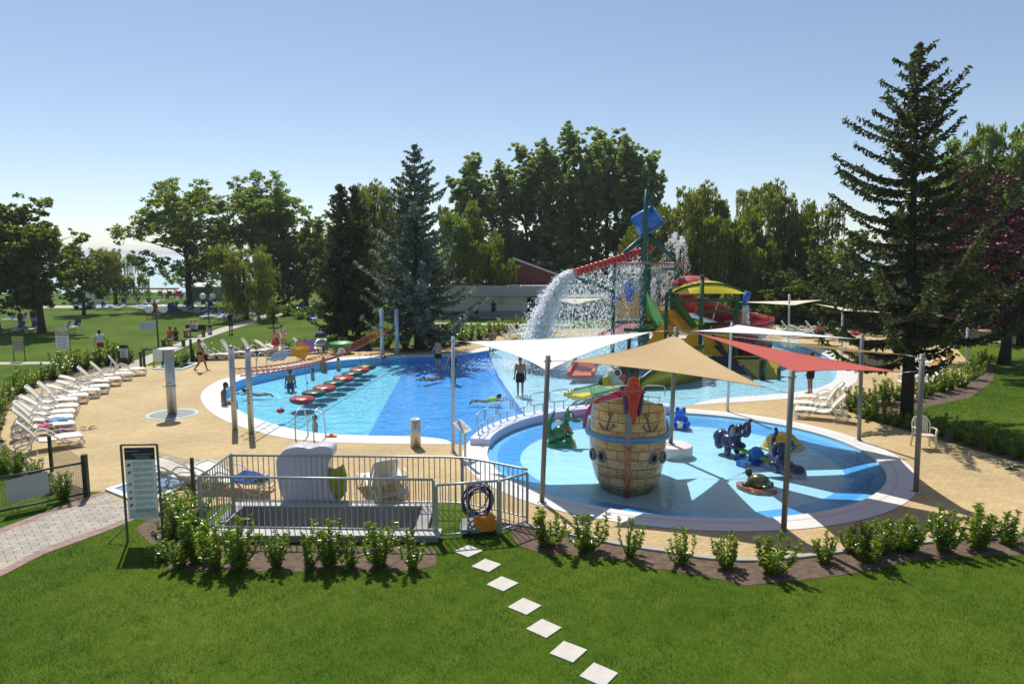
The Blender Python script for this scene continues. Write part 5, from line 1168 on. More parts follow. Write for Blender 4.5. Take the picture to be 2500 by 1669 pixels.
# red chute
t = thing('red_slide', 'long dark red open chute slide curving round behind the canopy', 'slide', (0, 0, 0))
cp = catmull([P7(1700, 1105, 39.5), P7(1840, 1140, 41), P7(2080, 1215, 42.2), P7(2330, 1290, 41.6), P7(2430, 1330, 39.6), P7(2300, 1372, 38.0), P7(2090, 1380, 38.0), P7(1990, 1410, 39.4), P7(2090, 1480, 41.0), P7(2300, 1530, 41.0), P7(2480, 1560, 40.0)], 8, closed=False)
b = MB(); ns = 12; vs = []; fs = []
for i, p in enumerate(cp):
    tv = (cp[min(i+1, len(cp)-1)]-cp[max(i-1, 0)]); tv.z = 0; tv.normalize(); sd = Vector((tv.y, -tv.x, 0))
    for r_ in (.98, .92):
        for k in range(ns+1):
            a = -PI*1.06+PI*1.12*k/ns; vs.append(p+sd*math.cos(a)*r_+Vector((0, 0, math.sin(a)*r_*1.02)))
mm = 2*(ns+1); seq = list(range(ns+1))+list(range(2*ns+1, ns, -1))
for i in range(len(cp)-1):
    for k in range(mm): a_, b2 = seq[k], seq[(k+1) % mm]; fs.append((i*mm+a_, i*mm+b2, (i+1)*mm+b2, (i+1)*mm+a_))
b.add(vs, fs, 0, True); b.build('chute', M_slide_red, t)
for i in (18, 34, 50): q = cp[i]; b = MB(); b.tube([q-Vector((0, 0, .62)), Vector((q.x, q.y, -.1))], .09, 10); b.build('support_post', M_gsteel, t)
b = MB(); q = P7(1830, 985, 38.6); b.ell(q, 1.15, 1.2, .45, z0=0); b.build('start_dome', M_red, t)
b = MB(); b.lathe([(.55, -1.0), (.62, -.6), (.62, .0)], 20, Matrix.Translation(P7(1790, 1085, 39.4))); b.build('start_tube', M_red, t)
# small blue bucket spout at the right
q = G5(1225, 560, 37); t = thing('spout_bucket', 'small blue tipping spout bucket pouring water before the red slide', 'water bucket', (q.x, q.y, 0))
b = MB(); b.tube([(0, 0, -.1), (0, 0, q.z-.2)], .05, 10); b.build('pole', M_gsteel, t)
b = MB(); b.lathe([(.001, -.38), (.14, -.38), (.20, .35), (.15, .38), (.1, -.2)], 18, Matrix.Translation((0, 0, q.z)) @ Matrix.Rotation(.25, 4, 'Y')); b.build('bucket', M_bbucket, t)
# yellow-green slide with animal head
p = G(1500, 950, -.12); t = thing('animal_slide', 'green and yellow water slide with a dark animal head figure behind the pirate ship', 'slide', p)
S6 = lambda x, y, Y: W(1330+x/6.534, 870+y/6.534, Y)-p
b = MB(); b.slab([S6(330, 600, 27.6), S6(640, 640, 26.6), S6(1180, 520, 29.0), S6(860, 470, 30.4)], .10); b.build('chute_bed', mat('chute_green', (.07, .30, .13), .35, .1), t)
b = MB(); b.slab([S6(420, 560, 28.6), S6(880, 480, 30.6), S6(900, 430, 30.6), S6(430, 535, 28.6)], .14); b.build('side_wall', mat('chute_dark_green', (.015, .08, .03), .4), t)
b = MB(); b.slab([S6(300, 600, 27.5), S6(430, 540, 28.6), S6(460, 560, 28.4), S6(380, 620, 27.3)], .16); b.slab([S6(380, 640, 26.9), S6(700, 590, 27.2), S6(760, 630, 26.8), S6(620, 670, 26.4)], .14); b.slab([S6(960, 510, 29.4), S6(1180, 480, 29.6), S6(1190, 500, 29.4), S6(1000, 530, 29.0)], .12); b.build('lip', mat('lemon_plastic', (.70, .55, .03), .3, .06), t)
b = MB(); b.slab([S6(840, 470, 30.6), S6(930, 500, 30.4), S6(930, 330, 30.4), S6(890, 340, 30.6)], .16); b.build('fin_edge', MATS['chute_dark_green'], t)
b = MB(); b.slab([S6(930, 500, 30.3), S6(1085, 470, 30.5), S6(1050, 290, 30.5), S6(925, 335, 30.3)], .12); b.build('fin', mat('amber_fin', (.66, .46, .01), .35, .08), t)
b = MB(); hc = S6(1290, 260, 31); hr = .58; b.ell(hc, .66, .5, .46); b.ell(S6(1180, 250, 30.8), .42, .42, .36); b.ell(S6(1075, 205, 30.6), .12, .12, .10); b.ell(S6(1380, 170, 31), .3, .3, .3); fused(b, 'head', mat('animal_dark_brown', (.030, .020, .015), .5, .3, 4), .05, t)
b = MB(); b.ell(S6(1100, 350, 30.5), .26, .3, .48, Matrix.Rotation(-.35, 3, 'Y')); b.ell(S6(1190, 400, 30.5), .24, .3, .30); b.build('muzzle', mat('animal_cream', (.55, .50, .40), .5, .08), t)
b = MB(); b.ell(S6(1270, 420, 30.7), .52, .45, .36); b.ell(S6(1230, 340, 30.6), .3, .4, .24); b.build('neckerchief', M_red, t)
b = MB(); b.ell(S6(1160, 262, 30.32), .15, .06, .20); e_ = b.build('eye', mat('eye_green', (.01, .10, .05), .2), t)
b = MB(); b.lathe([(.15, 0), (.19, .0)], 20, Matrix.Translation(S6(1160, 262, 30.26)) @ Matrix.Rotation(PI/2, 4, 'X'), cap=False); b.build('eye_ring', MATS['toy_white'], e_)
b = MB(); b.slab([S6(1180, 500, 30.6), S6(1290, 620, 29.8), S6(1330, 460, 30.6), S6(1250, 430, 31)], .3); b.build('pedestal', M_green, t)
# big yellow wall of the wide slide
a0, a1 = G(1560, 952, -.12), G(1712, 925, -.12); t = thing('yellow_slide', 'wide yellow slide wall with a dark green curved edge under the tan sail', 'slide', a0)
z1_ = W(1640, 905, (a0.y+a1.y)/2).z; d_ = a1-a0
crv = catmull([(0, 0, 0), d_*.5+Vector((.2, -.25, 0)), d_], 8, closed=False); b = MB()
vs = [v for i, q in enumerate(crv) for v in ((q.x, q.y, 0), (q.x, q.y, .35+1.25*min(1, i/9)), (q.x+.1, q.y+.12, .35+1.25*min(1, i/9)), (q.x+.1, q.y+.12, 0))]
b.add(vs, [(i*4+k, i*4+(k+1) % 4, (i+1)*4+(k+1) % 4, (i+1)*4+k) for i in range(len(crv)-1) for k in range(4)]+[(0, 3, 2, 1)], 0, True); b.build('side_wall', mat('olive_yellow_side', (.50, .40, .015), .35, .1, 2, coat=.3), t)
b = MB(); b.tube([(q.x+.05, q.y+.05, .38+1.25*min(1, i/9)) for i, q in enumerate(crv)], .10, 8); b.build('edge_trim', mat('chute_dark_green', ()), t)
b = MB(); q = [(v.x+.3, v.y+.5, .3+1.1*min(1, i/9)) for i, v in enumerate(crv)]; vs = [w_ for v in q for w_ in (v, (v[0]+.3, v[1]+1.2, v[2]))]; b.add(vs, [(2*i, 2*i+2, 2*i+3, 2*i+1) for i in range(len(q)-1)], 0, True); b.build('chute_bed', M_yellow, t)
b = MB(); b.slab([(-.5, -.1, .1), (.0, 0, .15), (.0, .05, .75), (-.25, 0, .8)], .2); b.build('lip', MATS['lemon_plastic'], t)
# coral foam slide
t = thing('coral_ramp', 'small coral red water ramp in the splash area by the white sail', 'slide', G(1420, 916, -.12))
o_ = t.location.copy(); b = MB(); K_ = lambda x, y, Y: W(1300+x/3.758, 750+y/3.758, Y)-o_
b.slab([K_(330, 635, 32.6), K_(555, 635, 32.6), K_(600, 525, 35.2), K_(400, 515, 35.2)], .12); b.build('ramp', M_coral, t)
for s in (0, 1):
    b = MB(); q0, q1 = ((K_(330, 632, 32.6), K_(400, 512, 35.2)), (K_(552, 632, 32.6), K_(602, 522, 35.2)))[s]; b.slab([q0, q1, q1+Vector((0, 0, .34)), q0+Vector((0, 0, .22))], .14); b.build('side_wall', M_coral, t)
t = thing('coral_slide', 'coral red slide behind the waterfall', 'slide', G(1530, 850, -.1)); o_ = t.location.copy(); b = MB(); Q_ = lambda x, y, Y: P7(x, y, Y)-o_
b.slab([Q_(980, 1470, 39), Q_(1220, 1460, 39), Q_(1380, 1340, 41), Q_(1240, 1345, 41)], .14); b.build('chute', M_coral, t); b = MB(); b.slab([Q_(980, 1470, 39), Q_(1240, 1345, 41), Q_(1240, 1310, 41), Q_(990, 1440, 39)], .1); b.build('side_wall', M_coral, t)

# ------------------------------------------------------------------ falling water: drops and threads
def water_mat():
    m, nt, out = nodes('white_water'); d = N(nt, 'ShaderNodeBsdfDiffuse'); d.inputs[0].default_value = (.97, .975, .98, 1); tr = N(nt, 'ShaderNodeBsdfTranslucent'); tr.inputs[0].default_value = (.95, .97, .98, 1)
    gl = N(nt, 'ShaderNodeBsdfGlossy', Roughness=.1); tp = N(nt, 'ShaderNodeBsdfTransparent')
    a = N(nt, 'ShaderNodeMixShader'); a.inputs[0].default_value = .6; L(nt, d.outputs[0], a.inputs[1]); L(nt, tr.outputs[0], a.inputs[2])
    b_ = N(nt, 'ShaderNodeMixShader'); b_.inputs[0].default_value = .05; L(nt, a.outputs[0], b_.inputs[1]); L(nt, gl.outputs[0], b_.inputs[2])
    c = N(nt, 'ShaderNodeMixShader'); c.inputs[0].default_value = .12; L(nt, b_.outputs[0], c.inputs[1]); L(nt, tp.outputs[0], c.inputs[2]); L(nt, c.outputs[0], out.inputs[0]); return m
M_ww = water_mat()
def drops(name, c, dirs, r, ln, label):
    n = len(c); dirs = dirs/(np.linalg.norm(dirs, axis=1)[:, None]+1e-9)+np.random.default_rng(n+1).normal(0, .42, (n, 3)); d = dirs/(np.linalg.norm(dirs, axis=1)[:, None]+1e-9); a = np.cross(d, np.array([[.3, .9, .1]])); a /= np.linalg.norm(a, axis=1)[:, None]; b2 = np.cross(d, a); r = r[:, None]; ln = ln[:, None]
    th = np.random.default_rng(n).uniform(0, 2*PI, n)[:, None]; e1 = a*np.cos(th)+b2*np.sin(th); e2 = -a*np.sin(th)+b2*np.cos(th)
    v = np.stack([c+d*ln, c+e1*r+e2*r*.3, c-d*ln, c-e1*r+e2*r*.3], 1).reshape(-1, 3); f = np.arange(4*n)
    me = bpy.data.meshes.new(name); me.vertices.add(4*n); me.vertices.foreach_set('co', v.astype(np.float32).ravel()); me.loops.add(4*n); me.loops.foreach_set('vertex_index', f.astype(np.int32)); me.polygons.add(n); me.polygons.foreach_set('loop_start', np.arange(n, dtype=np.int32)*4); me.materials.append(M_ww); me.update(calc_edges=True)
    o = stuff(link(name, me)); tag(o, label, 'water'); return o
g = np.random.default_rng(77)
def v3(p): return np.array([p.x, p.y, p.z])
# curtain under the red spiral pipe
n = 5200; s = g.uniform(.05, 1, n); A_n, B_n = v3(pa), v3(pb); st = A_n+(B_n-A_n)*s[:, None]; thr = g.integers(0, 150, n); st = A_n+(B_n-A_n)*(((thr+.5)/150)*.95+.05)[:, None]+g.normal(0, .06, (n, 3)); H0 = st[:, 2]
fall = g.uniform(0, 1, n)**.8; tt = np.sqrt(fall*(H0)*2/9.8); vx = -.9*(.3+g.uniform(0, 1, n)); pos = st.copy(); pos[:, 0] += vx*tt; pos[:, 1] += g.normal(0, .5, n)*tt; pos[:, 2] = H0*(1-fall)+.0; pos += g.normal(0, .05, (n, 3))*(.4+fall[:, None]*2)
dd = np.stack([vx, np.zeros(n), -9.8*tt-1], 1); drops('falling_water', pos, dd, g.uniform(.014, .040, n), g.uniform(.03, .12, n)*(1.2-fall*.6), 'curtain of falling water under the red spiral pipe')
# dense jet from the pipe end
n = 20000; t_ = g.uniform(0, 1, n)**.7*1.0; H = B_n[2]; T = math.sqrt(2*H/9.8); t2 = t_*T; vx = -2.15+g.normal(0, .62, n)*(g.uniform(0, 1, n)**.9); pos = np.stack([B_n[0]+vx*t2*1.0+g.normal(0, .09, n), B_n[1]+g.normal(0, .25, n)*(t2+.35), H-4.9*t2**2+g.normal(0, .08, n)], 1); pos[:, 2] = np.maximum(pos[:, 2], -.03)
dd = np.stack([vx, np.zeros(n), -9.8*t2-.5], 1); drops('falling_water', pos, dd, g.uniform(.022, .050, n), g.uniform(.05, .13, n), 'thick white jet of water pouring from the left end of the red pipe')
n = 9000; ang = g.uniform(0, 2*PI, n); rr = np.abs(g.normal(0, 1.5, n)); pos = np.stack([B_n[0]-2.3+np.cos(ang)*rr*1.7+1.4, B_n[1]+np.sin(ang)*rr*.7, np.abs(g.normal(0, .38, n))*np.exp(-rr*.25)], 1)
drops('splash_spray', pos, g.normal(size=(n, 3)), g.uniform(.016, .038, n), g.uniform(.02, .05, n), 'low white splash where the water jet hits the pool')
n = 9000; t_ = g.uniform(0, 1, n)**.7; H = B_n[2]; t2 = t_*math.sqrt(2*H/9.8); vx = -1.9+g.normal(0, .9, n); pos = np.stack([B_n[0]+vx*t2, B_n[1]+g.normal(0, .55, n)*(t2+.2), np.maximum(H-4.9*t2**2+g.normal(0, .15, n), 0)], 1)
drops('splash_spray', pos, g.normal(size=(n, 3)), g.uniform(.006, .016, n), g.uniform(.008, .03, n), 'fine mist of droplets round the thick white jet')
# curtain under the ring pipe
n = 1700; x0, x1 = P7(1150, 800, 36.8), P7(1400, 800, 36.4); thr = g.uniform(0, 1, n); thr = np.floor(thr*46)/46+g.normal(0, .006, n); st = v3(x0)+(v3(x1)-v3(x0))*thr[:, None]; fall = g.uniform(0, 1, n)**1.1; pos = st.copy(); pos[:, 2] *= (1-fall*.85); pos += g.normal(0, .04, (n, 3))*(1+fall[:, None]*2)
drops('falling_water', pos, np.tile([[0., 0, -1]], (n, 1)), g.uniform(.008, .018, n), g.uniform(.05, .16, n), 'thin threads of water under the ring pipe, left of the mast')
n = 1500; x0, x1 = P7(1470, 800, 38), P7(1720, 800, 38.5); thr = np.floor(g.uniform(0, 1, n)*26)/26+g.normal(0, .003, n); st = v3(x0)+(v3(x1)-v3(x0))*thr[:, None]; fall = g.uniform(0, 1, n); pos = st.copy(); pos[:, 2] -= fall*3.2
drops('falling_water', pos, np.tile([[0., 0, -1]], (n, 1)), g.uniform(.006, .014, n), g.uniform(.05, .2, n), 'fine threads of water right of the mast')
# fountain jets on the right post
q = v3(P7(1705, 780, 38.4)); n = 1700; k = g.integers(0, 7, n); a = k/7*2*PI; tt = g.uniform(0, 1.15, n); vz = 4.6+((k*37) % 5)*.22; vh = .55+.25*(k % 2)
pos = np.stack([q[0]+np.cos(a)*vh*tt, q[1]+np.sin(a)*vh*tt, q[2]+vz*tt-4.9*tt**2], 1)+g.normal(0, .02, (n, 3))*(.4+tt[:, None]*4)
drops('fountain_jet', pos, np.stack([np.cos(a)*vh, np.sin(a)*vh, vz-9.8*tt], 1), g.uniform(.007, .015, n), g.uniform(.03, .10, n), 'fan of fine fountain jets on top of the right tower post')
q = v3(G5(1085, 520, 36.2)); n = 420; tt = g.uniform(0, .95, n); pos = np.stack([q[0]-1.25*tt, q[1]+0*tt, q[2]+2.4*tt-.3-4.9*tt**2], 1)+g.normal(0, .012, (n, 3)); pos[:, 2] += .2
drops('fountain_jet', pos, np.stack([-1.0+0*tt, 0*tt, 2.4-9.8*tt], 1), g.uniform(.012, .02, n), g.uniform(.03, .06, n), 'thin arching water jet under the yellow canopy')
q = v3(G5(1225, 640, 37)); n = 1300; f = g.uniform(0, 1, n); pos = np.stack([q[0]+g.normal(0, .05, n)*(1+f), q[1]+g.normal(0, .06, n), q[2]-f*(q[2]-2.2)], 1)
drops('falling_water', pos, np.tile([[0., 0, -1]], (n, 1)), g.uniform(.014, .028, n), g.uniform(.03, .10, n), 'water pouring from the small blue spout bucket')
n = 3000; x0, x1 = G5(1230, 960, 39), G5(1780, 985, 40); s = g.uniform(0, 1, n); pos = v3(x0)+(v3(x1)-v3(x0))*s[:, None]+g.normal(0, .22, (n, 3))*np.array([1, 1, .9]); pos[:, 2] -= .2
drops('splash_spray', pos, g.normal(size=(n, 3)), g.uniform(.010, .022, n), g.uniform(.012, .03, n), 'light spray behind the narrow white sail')
# ------------------------------------------------------------------ stair pit with concrete walls and silver railing
M_pit = mat('pit_concrete', (.30, .29, .275), .9, .15, 2.0, bump=.2)
t = thing('stair_pit', 'sunken concrete pit behind the laurel bushes, inside the silver railing', 'pit', (PITX0, PITY0, 0))
w_, d_ = PITX1-PITX0, PITY1-PITY0
def wallbox(nm, *a): b = MB(); b.box(*a); return b.build(nm, M_pit, t)
wallbox('back_wall', -.2, d_-.2, -1.9, w_+.2, d_+.05, .10); wallbox('front_wall', -.25, -.42, -1.9, w_+.5, -.12, .14); wallbox('side_wall', -.22, -.119, -1.9, .05, d_-.201, .12); wallbox('side_wall', w_-.05, -.119, -1.9, w_+.22, d_-.201, .12); wallbox('pit_floor', .051, -.119, -2.0, w_-.051, d_-.201, -1.85)
M_cope = mat('pale_coping', (.52, .50, .46), .8, .08, 3)
b = MB(); b.box(-.3, -.47, .14, w_+.55, -.10, .18); b.build('coping', M_cope, t); b = MB(); b.box(-.25, d_-.22, .10, w_+.25, d_+.08, .13); b.build('coping', M_cope, t)
ra = thing('railing', 'silver tube railing round the concrete pit with its gate at the right', 'railing', (PITX0, PITY0, 0))
def rail_run(pts, posts, zb=.14, h=1.16, step=.125):
    pts = [Vector((p[0]-PITX0, p[1]-PITY0, 0)) for p in pts]
    b = MB(); b.tube([p+Vector((0, 0, zb+h)) for p in pts], .027, 10); b.build('top_rail', M_galv, ra)
    b = MB(); b.tube([p+Vector((0, 0, zb+.06)) for p in pts], .020, 8); b.build('bottom_rail', M_galv, ra)
    cum = [0]
    for a, c in zip(pts, pts[1:]): cum.append(cum[-1]+(c-a).length)
    bal = MB(); bal.tube([(0, 0, zb+.06), (0, 0, zb+h)], .0115, 6, caps=False); bm_ = bal.mesh('baluster', M_galv); nb = int(cum[-1]/step)
    for i in range(1, nb):
        s = cum[-1]*i/nb; k = max(j for j in range(len(cum)) if cum[j] <= s); k = min(k, len(pts)-2); p = pts[k].lerp(pts[k+1], (s-cum[k])/max(cum[k+1]-cum[k], 1e-6)); link('baluster', bm_, ra, loc=p)
    for i in posts: b = MB(); b.box(-.03, -.03, -.05, .03, .03, zb+h-.01); b.build('post', M_galv, ra, loc=pts[i])
FA, FB = G(494, 1306), G(571, 1236); FC = G(1073, 1241); FD = G(1287, 1279); FE = G(1216, 1302); FF = G(1060, 1315)
arcp = catmull([FC, G(1130, 1244), G(1190, 1255), FD], 4, closed=False)
rail_run([FA, FB], [0, 1]); rail_run([FB]+arcp, [5], 0.0+.10); rail_run([FA, FF], [1]); rail_run([FF+Vector((.06, 0, 0)), FE], [0, 1], .02); rail_run([FE+Vector((.05, .01, 0)), FD], [0, 1], .02)
# lilac play figure lying face down with a yellow-green cover
M_lil = mat('pale_lilac_fibreglass', (.62, .58, .64), .35, .04, 2, coat=.3)
p = G(766, 1222); dp = p.y*.992+.756; u = dp/FPX
def F_(px, py): return Vector(((px-745)*u, 0, (1243-py)*u))
t = thing('lilac_figure', 'big pale lilac play figure turned on its side behind the silver railing', 'play figure', (p.x, p.y-.2, 0))
b = MB(); P_ = [(688,1247),(684,1225),(676,1199),(672,1165),(671,1130),(681,1114),(697,1100),(728,1094),(751,1099),(775,1093),(801,1096),(807,1112),(800,1128),(793,1145),(796,1199),(812,1230),(820,1248),(790,1253),(740,1248)]
pc = catmull([F_(x, y) for x, y in P_], 3); b.prism([(v.x, v.z) for v in pc], -.24, .24, Matrix.Rotation(PI/2, 4, 'X')); 
fused(b, 'body', M_lil, .03, t, smooth=6)
t = thing('green_cover', 'crumpled yellow-green cover leaning beside the lilac figure', 'cover', G(822, 1236)+Vector((0, .1, 0)))
b = MB(); o_ = t.location.copy(); V_ = lambda x, y: W(x, y, o_.y)-o_
pl = [V_(*q) for q in ((792,1136),(805,1142),(818,1145),(838,1132),(846,1160),(846,1200),(820,1234),(796,1200),(802,1160))]
b.slab(pl, .10); ob = b.build('cloth', mat('yellow_green_cloth', (.36, .36, .03), .7, .25, 6, bump=.8, bscale=6), t)
t = thing('pool_cleaner', 'pool cleaner trolley with coiled dark blue cable and orange body by the railing gate', 'pool cleaner', G(1168, 1310)+Vector((0, .25, 0)), R(8))
M_bc = mat('blue_cable', (.02, .045, .16), .45, .2, 6)
b = MB()
for k in range(9):
    rr = rnd.uniform(.22, .34); cx, cz = rnd.uniform(-.06, .06), rnd.uniform(.62, .78); cyy = rnd.uniform(-.14, .14); b.tube([(cx+rr*math.cos(a), cyy+.05*math.sin(2*a+k), cz+rr*1.15*math.sin(a)) for a in [2*PI*i/22 for i in range(22)]], .016, 5, closed=True)
b.build('cable_coil', M_bc, t)
for s in (-1, 1): b = MB(); b.tube(catmull([(s*.22, .1, 0), (s*.24, .1, .6), (s*.2, .1, 1.05), (0, .1, 1.12)], 4, closed=False), .018, 6); b.build('trolley_frame', MATS['teal_green_steel'] if False else M_galv, t)
b = MB(); b.box(-.1, -.22, .10, .36, .12, .34); b.ell(Vector((.13, -.05, .34)), .24, .18, .12); b.build('cleaner_body', mat('orange_plastic', (.62, .20, .01), .4, .15, 8), t)
b = MB(); b.slab([(-.42, -.2, .12), (-.02, -.25, .12), (.02, .1, .26), (-.38, .1, .26)], .1); b.build('bag', mat('grey_bag', (.22, .26, .26), .6, .3, 6, bump=.5, bscale=10), t)
for x in (-.25, .3): b = MB(); b.tube([(x, -.2, .07), (x+.05, -.2, .07)], .07, 12); b.build('wheel', M_black, t)

# ------------------------------------------------------------------ mesh gate, fence pieces, signs, foot baths
M_wire = mat('green_wire', (.02, .05, .03), .5)
def wire_panel(parent, A, B, z0, z1, sx=.05, sz=.05, r=.0022, name='wire_mesh'):
    b = MB(); A = Vector(A); B = Vector(B); n = int((B-A).length/sx); m = int((z1-z0)/sz)
    for i in range(n+1): p = A.lerp(B, i/n); b.tube([p+Vector((0, 0, z0)), p+Vector((0, 0, z1))], r, 3, caps=False)
    for j in range(m+1): z = z0+(z1-z0)*j/m; b.tube([A+Vector((0, 0, z)), B+Vector((0, 0, z))], r, 3, caps=False)
    return b.build(name, M_wire, parent)
gp = G(213, 1212); ge = G(-70, 1272); t = thing('mesh_gate', 'dark green mesh gate with thick post and a pale grid panel at the left edge', 'gate', gp)
gd = ge-gp
b = MB(); b.box(-.055, -.055, -.1, .055, .055, 1.08); b.build('gate_post', M_dgreen, t)
b = MB(); b.tube([(0, 0, .88), gd+Vector((0, 0, .88))], .026, 10); b.build('top_bar', M_dgreen, t); b = MB(); b.tube([(0, 0, .10), gd+Vector((0, 0, .10))], .026, 10); b.build('bottom_bar', M_dgreen, t)
wire_panel(t, (0, 0, 0), gd, .1, .88)
for z in (.82, .16): b = MB(); b.box(-.03, -.09, z-.04, .09, -.055, z+.04); b.build('hinge', M_dgreen, t)
q0, q1 = gd*.40, gd*.56*1.28; b = MB(); nrm = Vector((gd.y, -gd.x, 0)).normalized()*-.03
b = MB(); q0 = gd*.34+nrm; q1 = gd*.70+nrm; b.slab([q0+Vector((0, 0, .30)), q1+Vector((0, 0, .24)), q1+Vector((0, 0, .80)), q0+Vector((0, 0, .84))], .012); b.build('grid_panel', mat('pale_panel', (.40, .42, .42), .6, .05), t)
fp = G(127, 1150); fence = thing('mesh_fence', 'low green wire fence behind the gate post, with a dark post', 'fence', fp)
b = MB(); b.box(-.035, -.035, -.1, .035, .035, 1.0); b.build('fence_post', M_dgreen, fence); wire_panel(fence, (0, 0, 0), gp-fp, .05, .95)
fp = G(474, 1218); fence = thing('mesh_fence', 'low wire fence with a dark post between notice board and railing', 'fence', fp)
b = MB(); b.box(-.035, -.035, -.1, .035, .035, 1.05); b.build('fence_post', M_dgreen, fence); wire_panel(fence, (0, 0, 0), G(392, 1190)-fp, .05, .95)
# notice board
M_panel = mat('board_grey_white', (.78, .77, .74), .5, .03); M_navyp = mat('board_navy', (.012, .014, .03), .45); M_frame = mat('board_frame', (.10, .10, .095), .5, .1); M_txt = mat('board_text', (.30, .31, .32), .8)
p0, p1 = G(313, 1318), G(390, 1330); p0 = G(312, 1322); t = thing('notice_board', 'tall pool notice board with navy header and pale text panel on two thin posts', 'sign', p0)
p1 = Vector((p0.x+.72, p0.y+.05, 0)); h0 = W(308, 1086, p0.y).z; ex = (p1-p0)
py_top = W(391, 1099, p1.y).z
for q, h in ((Vector((0, 0, 0)), h0), (ex, h0)): b = MB(); b.box(-.018, -.018, -.1, .018, .018, h); b.build('post', M_frame, t, loc=q)
b = MB(); b.tube([(0, 0, h0), ex+Vector((0, 0, h0))], .02, 8); b.build('top_bar', M_frame, t)
e = ex.normalized(); en = ex.length
def bq(x0, z0, x1, z1, off, th, m, nm, par=None):
    b = MB(); n_ = Vector((e.y, -e.x, 0))*off; b.slab([e*x0+n_+Vector((0, 0, z0)), e*x1+n_+Vector((0, 0, z0)), e*x1+n_+Vector((0, 0, z1)), e*x0+n_+Vector((0, 0, z1))], th); return b.build(nm, m, par or t)
zt = h0-.06; zb_ = .50; bd = bq(.06, zb_, en-.06, zt-.25, 0, .02, M_panel, 'text_panel'); hd = bq(.06, zt-.25, en-.06, zt, 0, .021, M_navyp, 'header_panel')
b = MB(); n_ = Vector((e.y, -e.x, 0))*.0125
def line(b, x0, z0, x1, z1): b.add([e*x0+n_+Vector((0, 0, z0)), e*x1+n_+Vector((0, 0, z0)), e*x1+n_+Vector((0, 0, z1)), e*x0+n_+Vector((0, 0, z1))], [(0, 1, 2, 3)])
z = zt-.30
r_ = random.Random(4); k = 0
while z > zb_+.22:
    for j in range(4):
        x = .22
        xe = en-.09-(r_.uniform(0, .05) if j < 3 else r_.uniform(.1, .3))
        while x < xe: wd = r_.uniform(.02, .06); line(b, x, z-.013, min(x+wd, xe), z); x += wd+.012
        z -= .023
    z -= .032
for j in range(7):
    x = .10; z -= 0
    zz = zb_+.20-j*.025
    while x < en-.1: wd = r_.uniform(.02, .06); line(b, x, zz-.013, min(x+wd, en-.09), zz); x += wd+.012
b.build('lettering', M_txt, bd)
b = MB()
for x0, x1, z_ in ((.09, .34, zt-.06), (.22, .64, zt-.13), (.26, .56, zt-.17), (.28, .58, zt-.21)):
    x = x0
    while x < x1: wd = r_.uniform(.015, .04); line(b, x, z_-.016, min(x+wd, x1), z_); x += wd+.01
b.build('lettering', mat('header_text', (.35, .36, .40), .7), hd)
for (zc_, mm) in ((zt-.34, mat('icon_blue', (.05, .06, .22), .6)), (zt-.50, mat('icon_red', (.5, .10, .05), .6)), (zt-.75, M_txt), (zt-.92, M_txt), (zt-1.05, MATS['icon_red']), (zt-1.2, MATS['icon_red'])):
    b = MB(); line(b, .10, zc_-.06, .15, zc_-.01); line(b, .13, zc_-.035, .17, zc_+.01); b.build('pictogram', mm, bd)
b = MB(); b.tube([(0, 0, .36), (-.35, -.1, .0)], .012, 6); b.build('prop', M_frame, t)
# other small signs and bins
def board(px0, px1, pyt, pyb, pybase, label, m, txt=True, head=None):
    a = G(px0, pybase); c = G(px1, pybase); t = thing('sign_board', label, 'sign', a); ex = c-a; zt = W(px0, pyt, a.y).z; zb = W(px0, pyb, a.y).z
    for q in (Vector((0, 0, 0)), ex): b = MB(); b.tube([q+Vector((0, 0, -.1)), q+Vector((0, 0, zt))], .03, 6); b.build('post', M_frame, t)
    b = MB(); b.slab([Vector((0, -.03, zb)), ex+Vector((0, -.03, zb)), ex+Vector((0, -.03, zt)), Vector((0, -.03, zt))], .03); pn = b.build('panel', m, t)
    if head is not None: b = MB(); b.slab([Vector((.0, -.05, zt-.3*(zt-zb))), ex+Vector((0, -.05, zt-.3*(zt-zb))), ex+Vector((0, -.05, zt)), Vector((0, -.05, zt))], .02); b.build('header', head, pn)
    if txt:
        b = MB(); n = 8
        for i in range(n):
            z0 = zb+(zt-zb)*(.06+.6*i/n); b.add([ex*.1+Vector((0, -.048, z0)), ex*(.9-.2*(i % 3)/2)+Vector((0, -.048, z0)), ex*(.9-.2*(i % 3)/2)+Vector((0, -.048, z0+.03)), ex*.1+Vector((0, -.048, z0+.03))], [(0, 1, 2, 3)])
        b.build('lettering', M_txt, pn)
board(35, 62, 821, 856, 882, 'small olive and grey sign board on two posts, leftmost on the lawn', mat('sign_olive', (.30, .29, .17), .6), True, mat('sign_mustard', (.42, .36, .10), .6))
board(141, 174, 806, 852, 880, 'white notice board with an orange picture on the left lawn', M_panel, True, mat('sign_picture', (.52, .40, .30), .6, .4, 6))
board(296, 315, 841, 872, 890, 'narrow grey notice board with dark header by the left hedge', M_panel, True, M_navyp)
board(376, 399, 852, 881, 893, 'plain pale panel on the small gate left of the shower', M_panel, False)
for x, by, ty, lab, mm in ((236, 884, 857, 'grey litter bin with dark lid on the left lawn', mat('bin_grey', (.25, .27, .24), .7, .2)), (277, 876, 851, 'black litter bin between the walking visitor and the narrow board', M_black)):
    p = G(x, by); h = W(x, ty, p.y).z; t = thing('litter_bin', lab, 'bin', p); b = MB(); b.lathe([(.24, 0), (.28, h*.85)], 16); b.build('body', mm, t); b = MB(); b.lathe([(.30, h*.85), (.30, h*.95), (.1, h)], 16); b.build('lid', M_black, t)
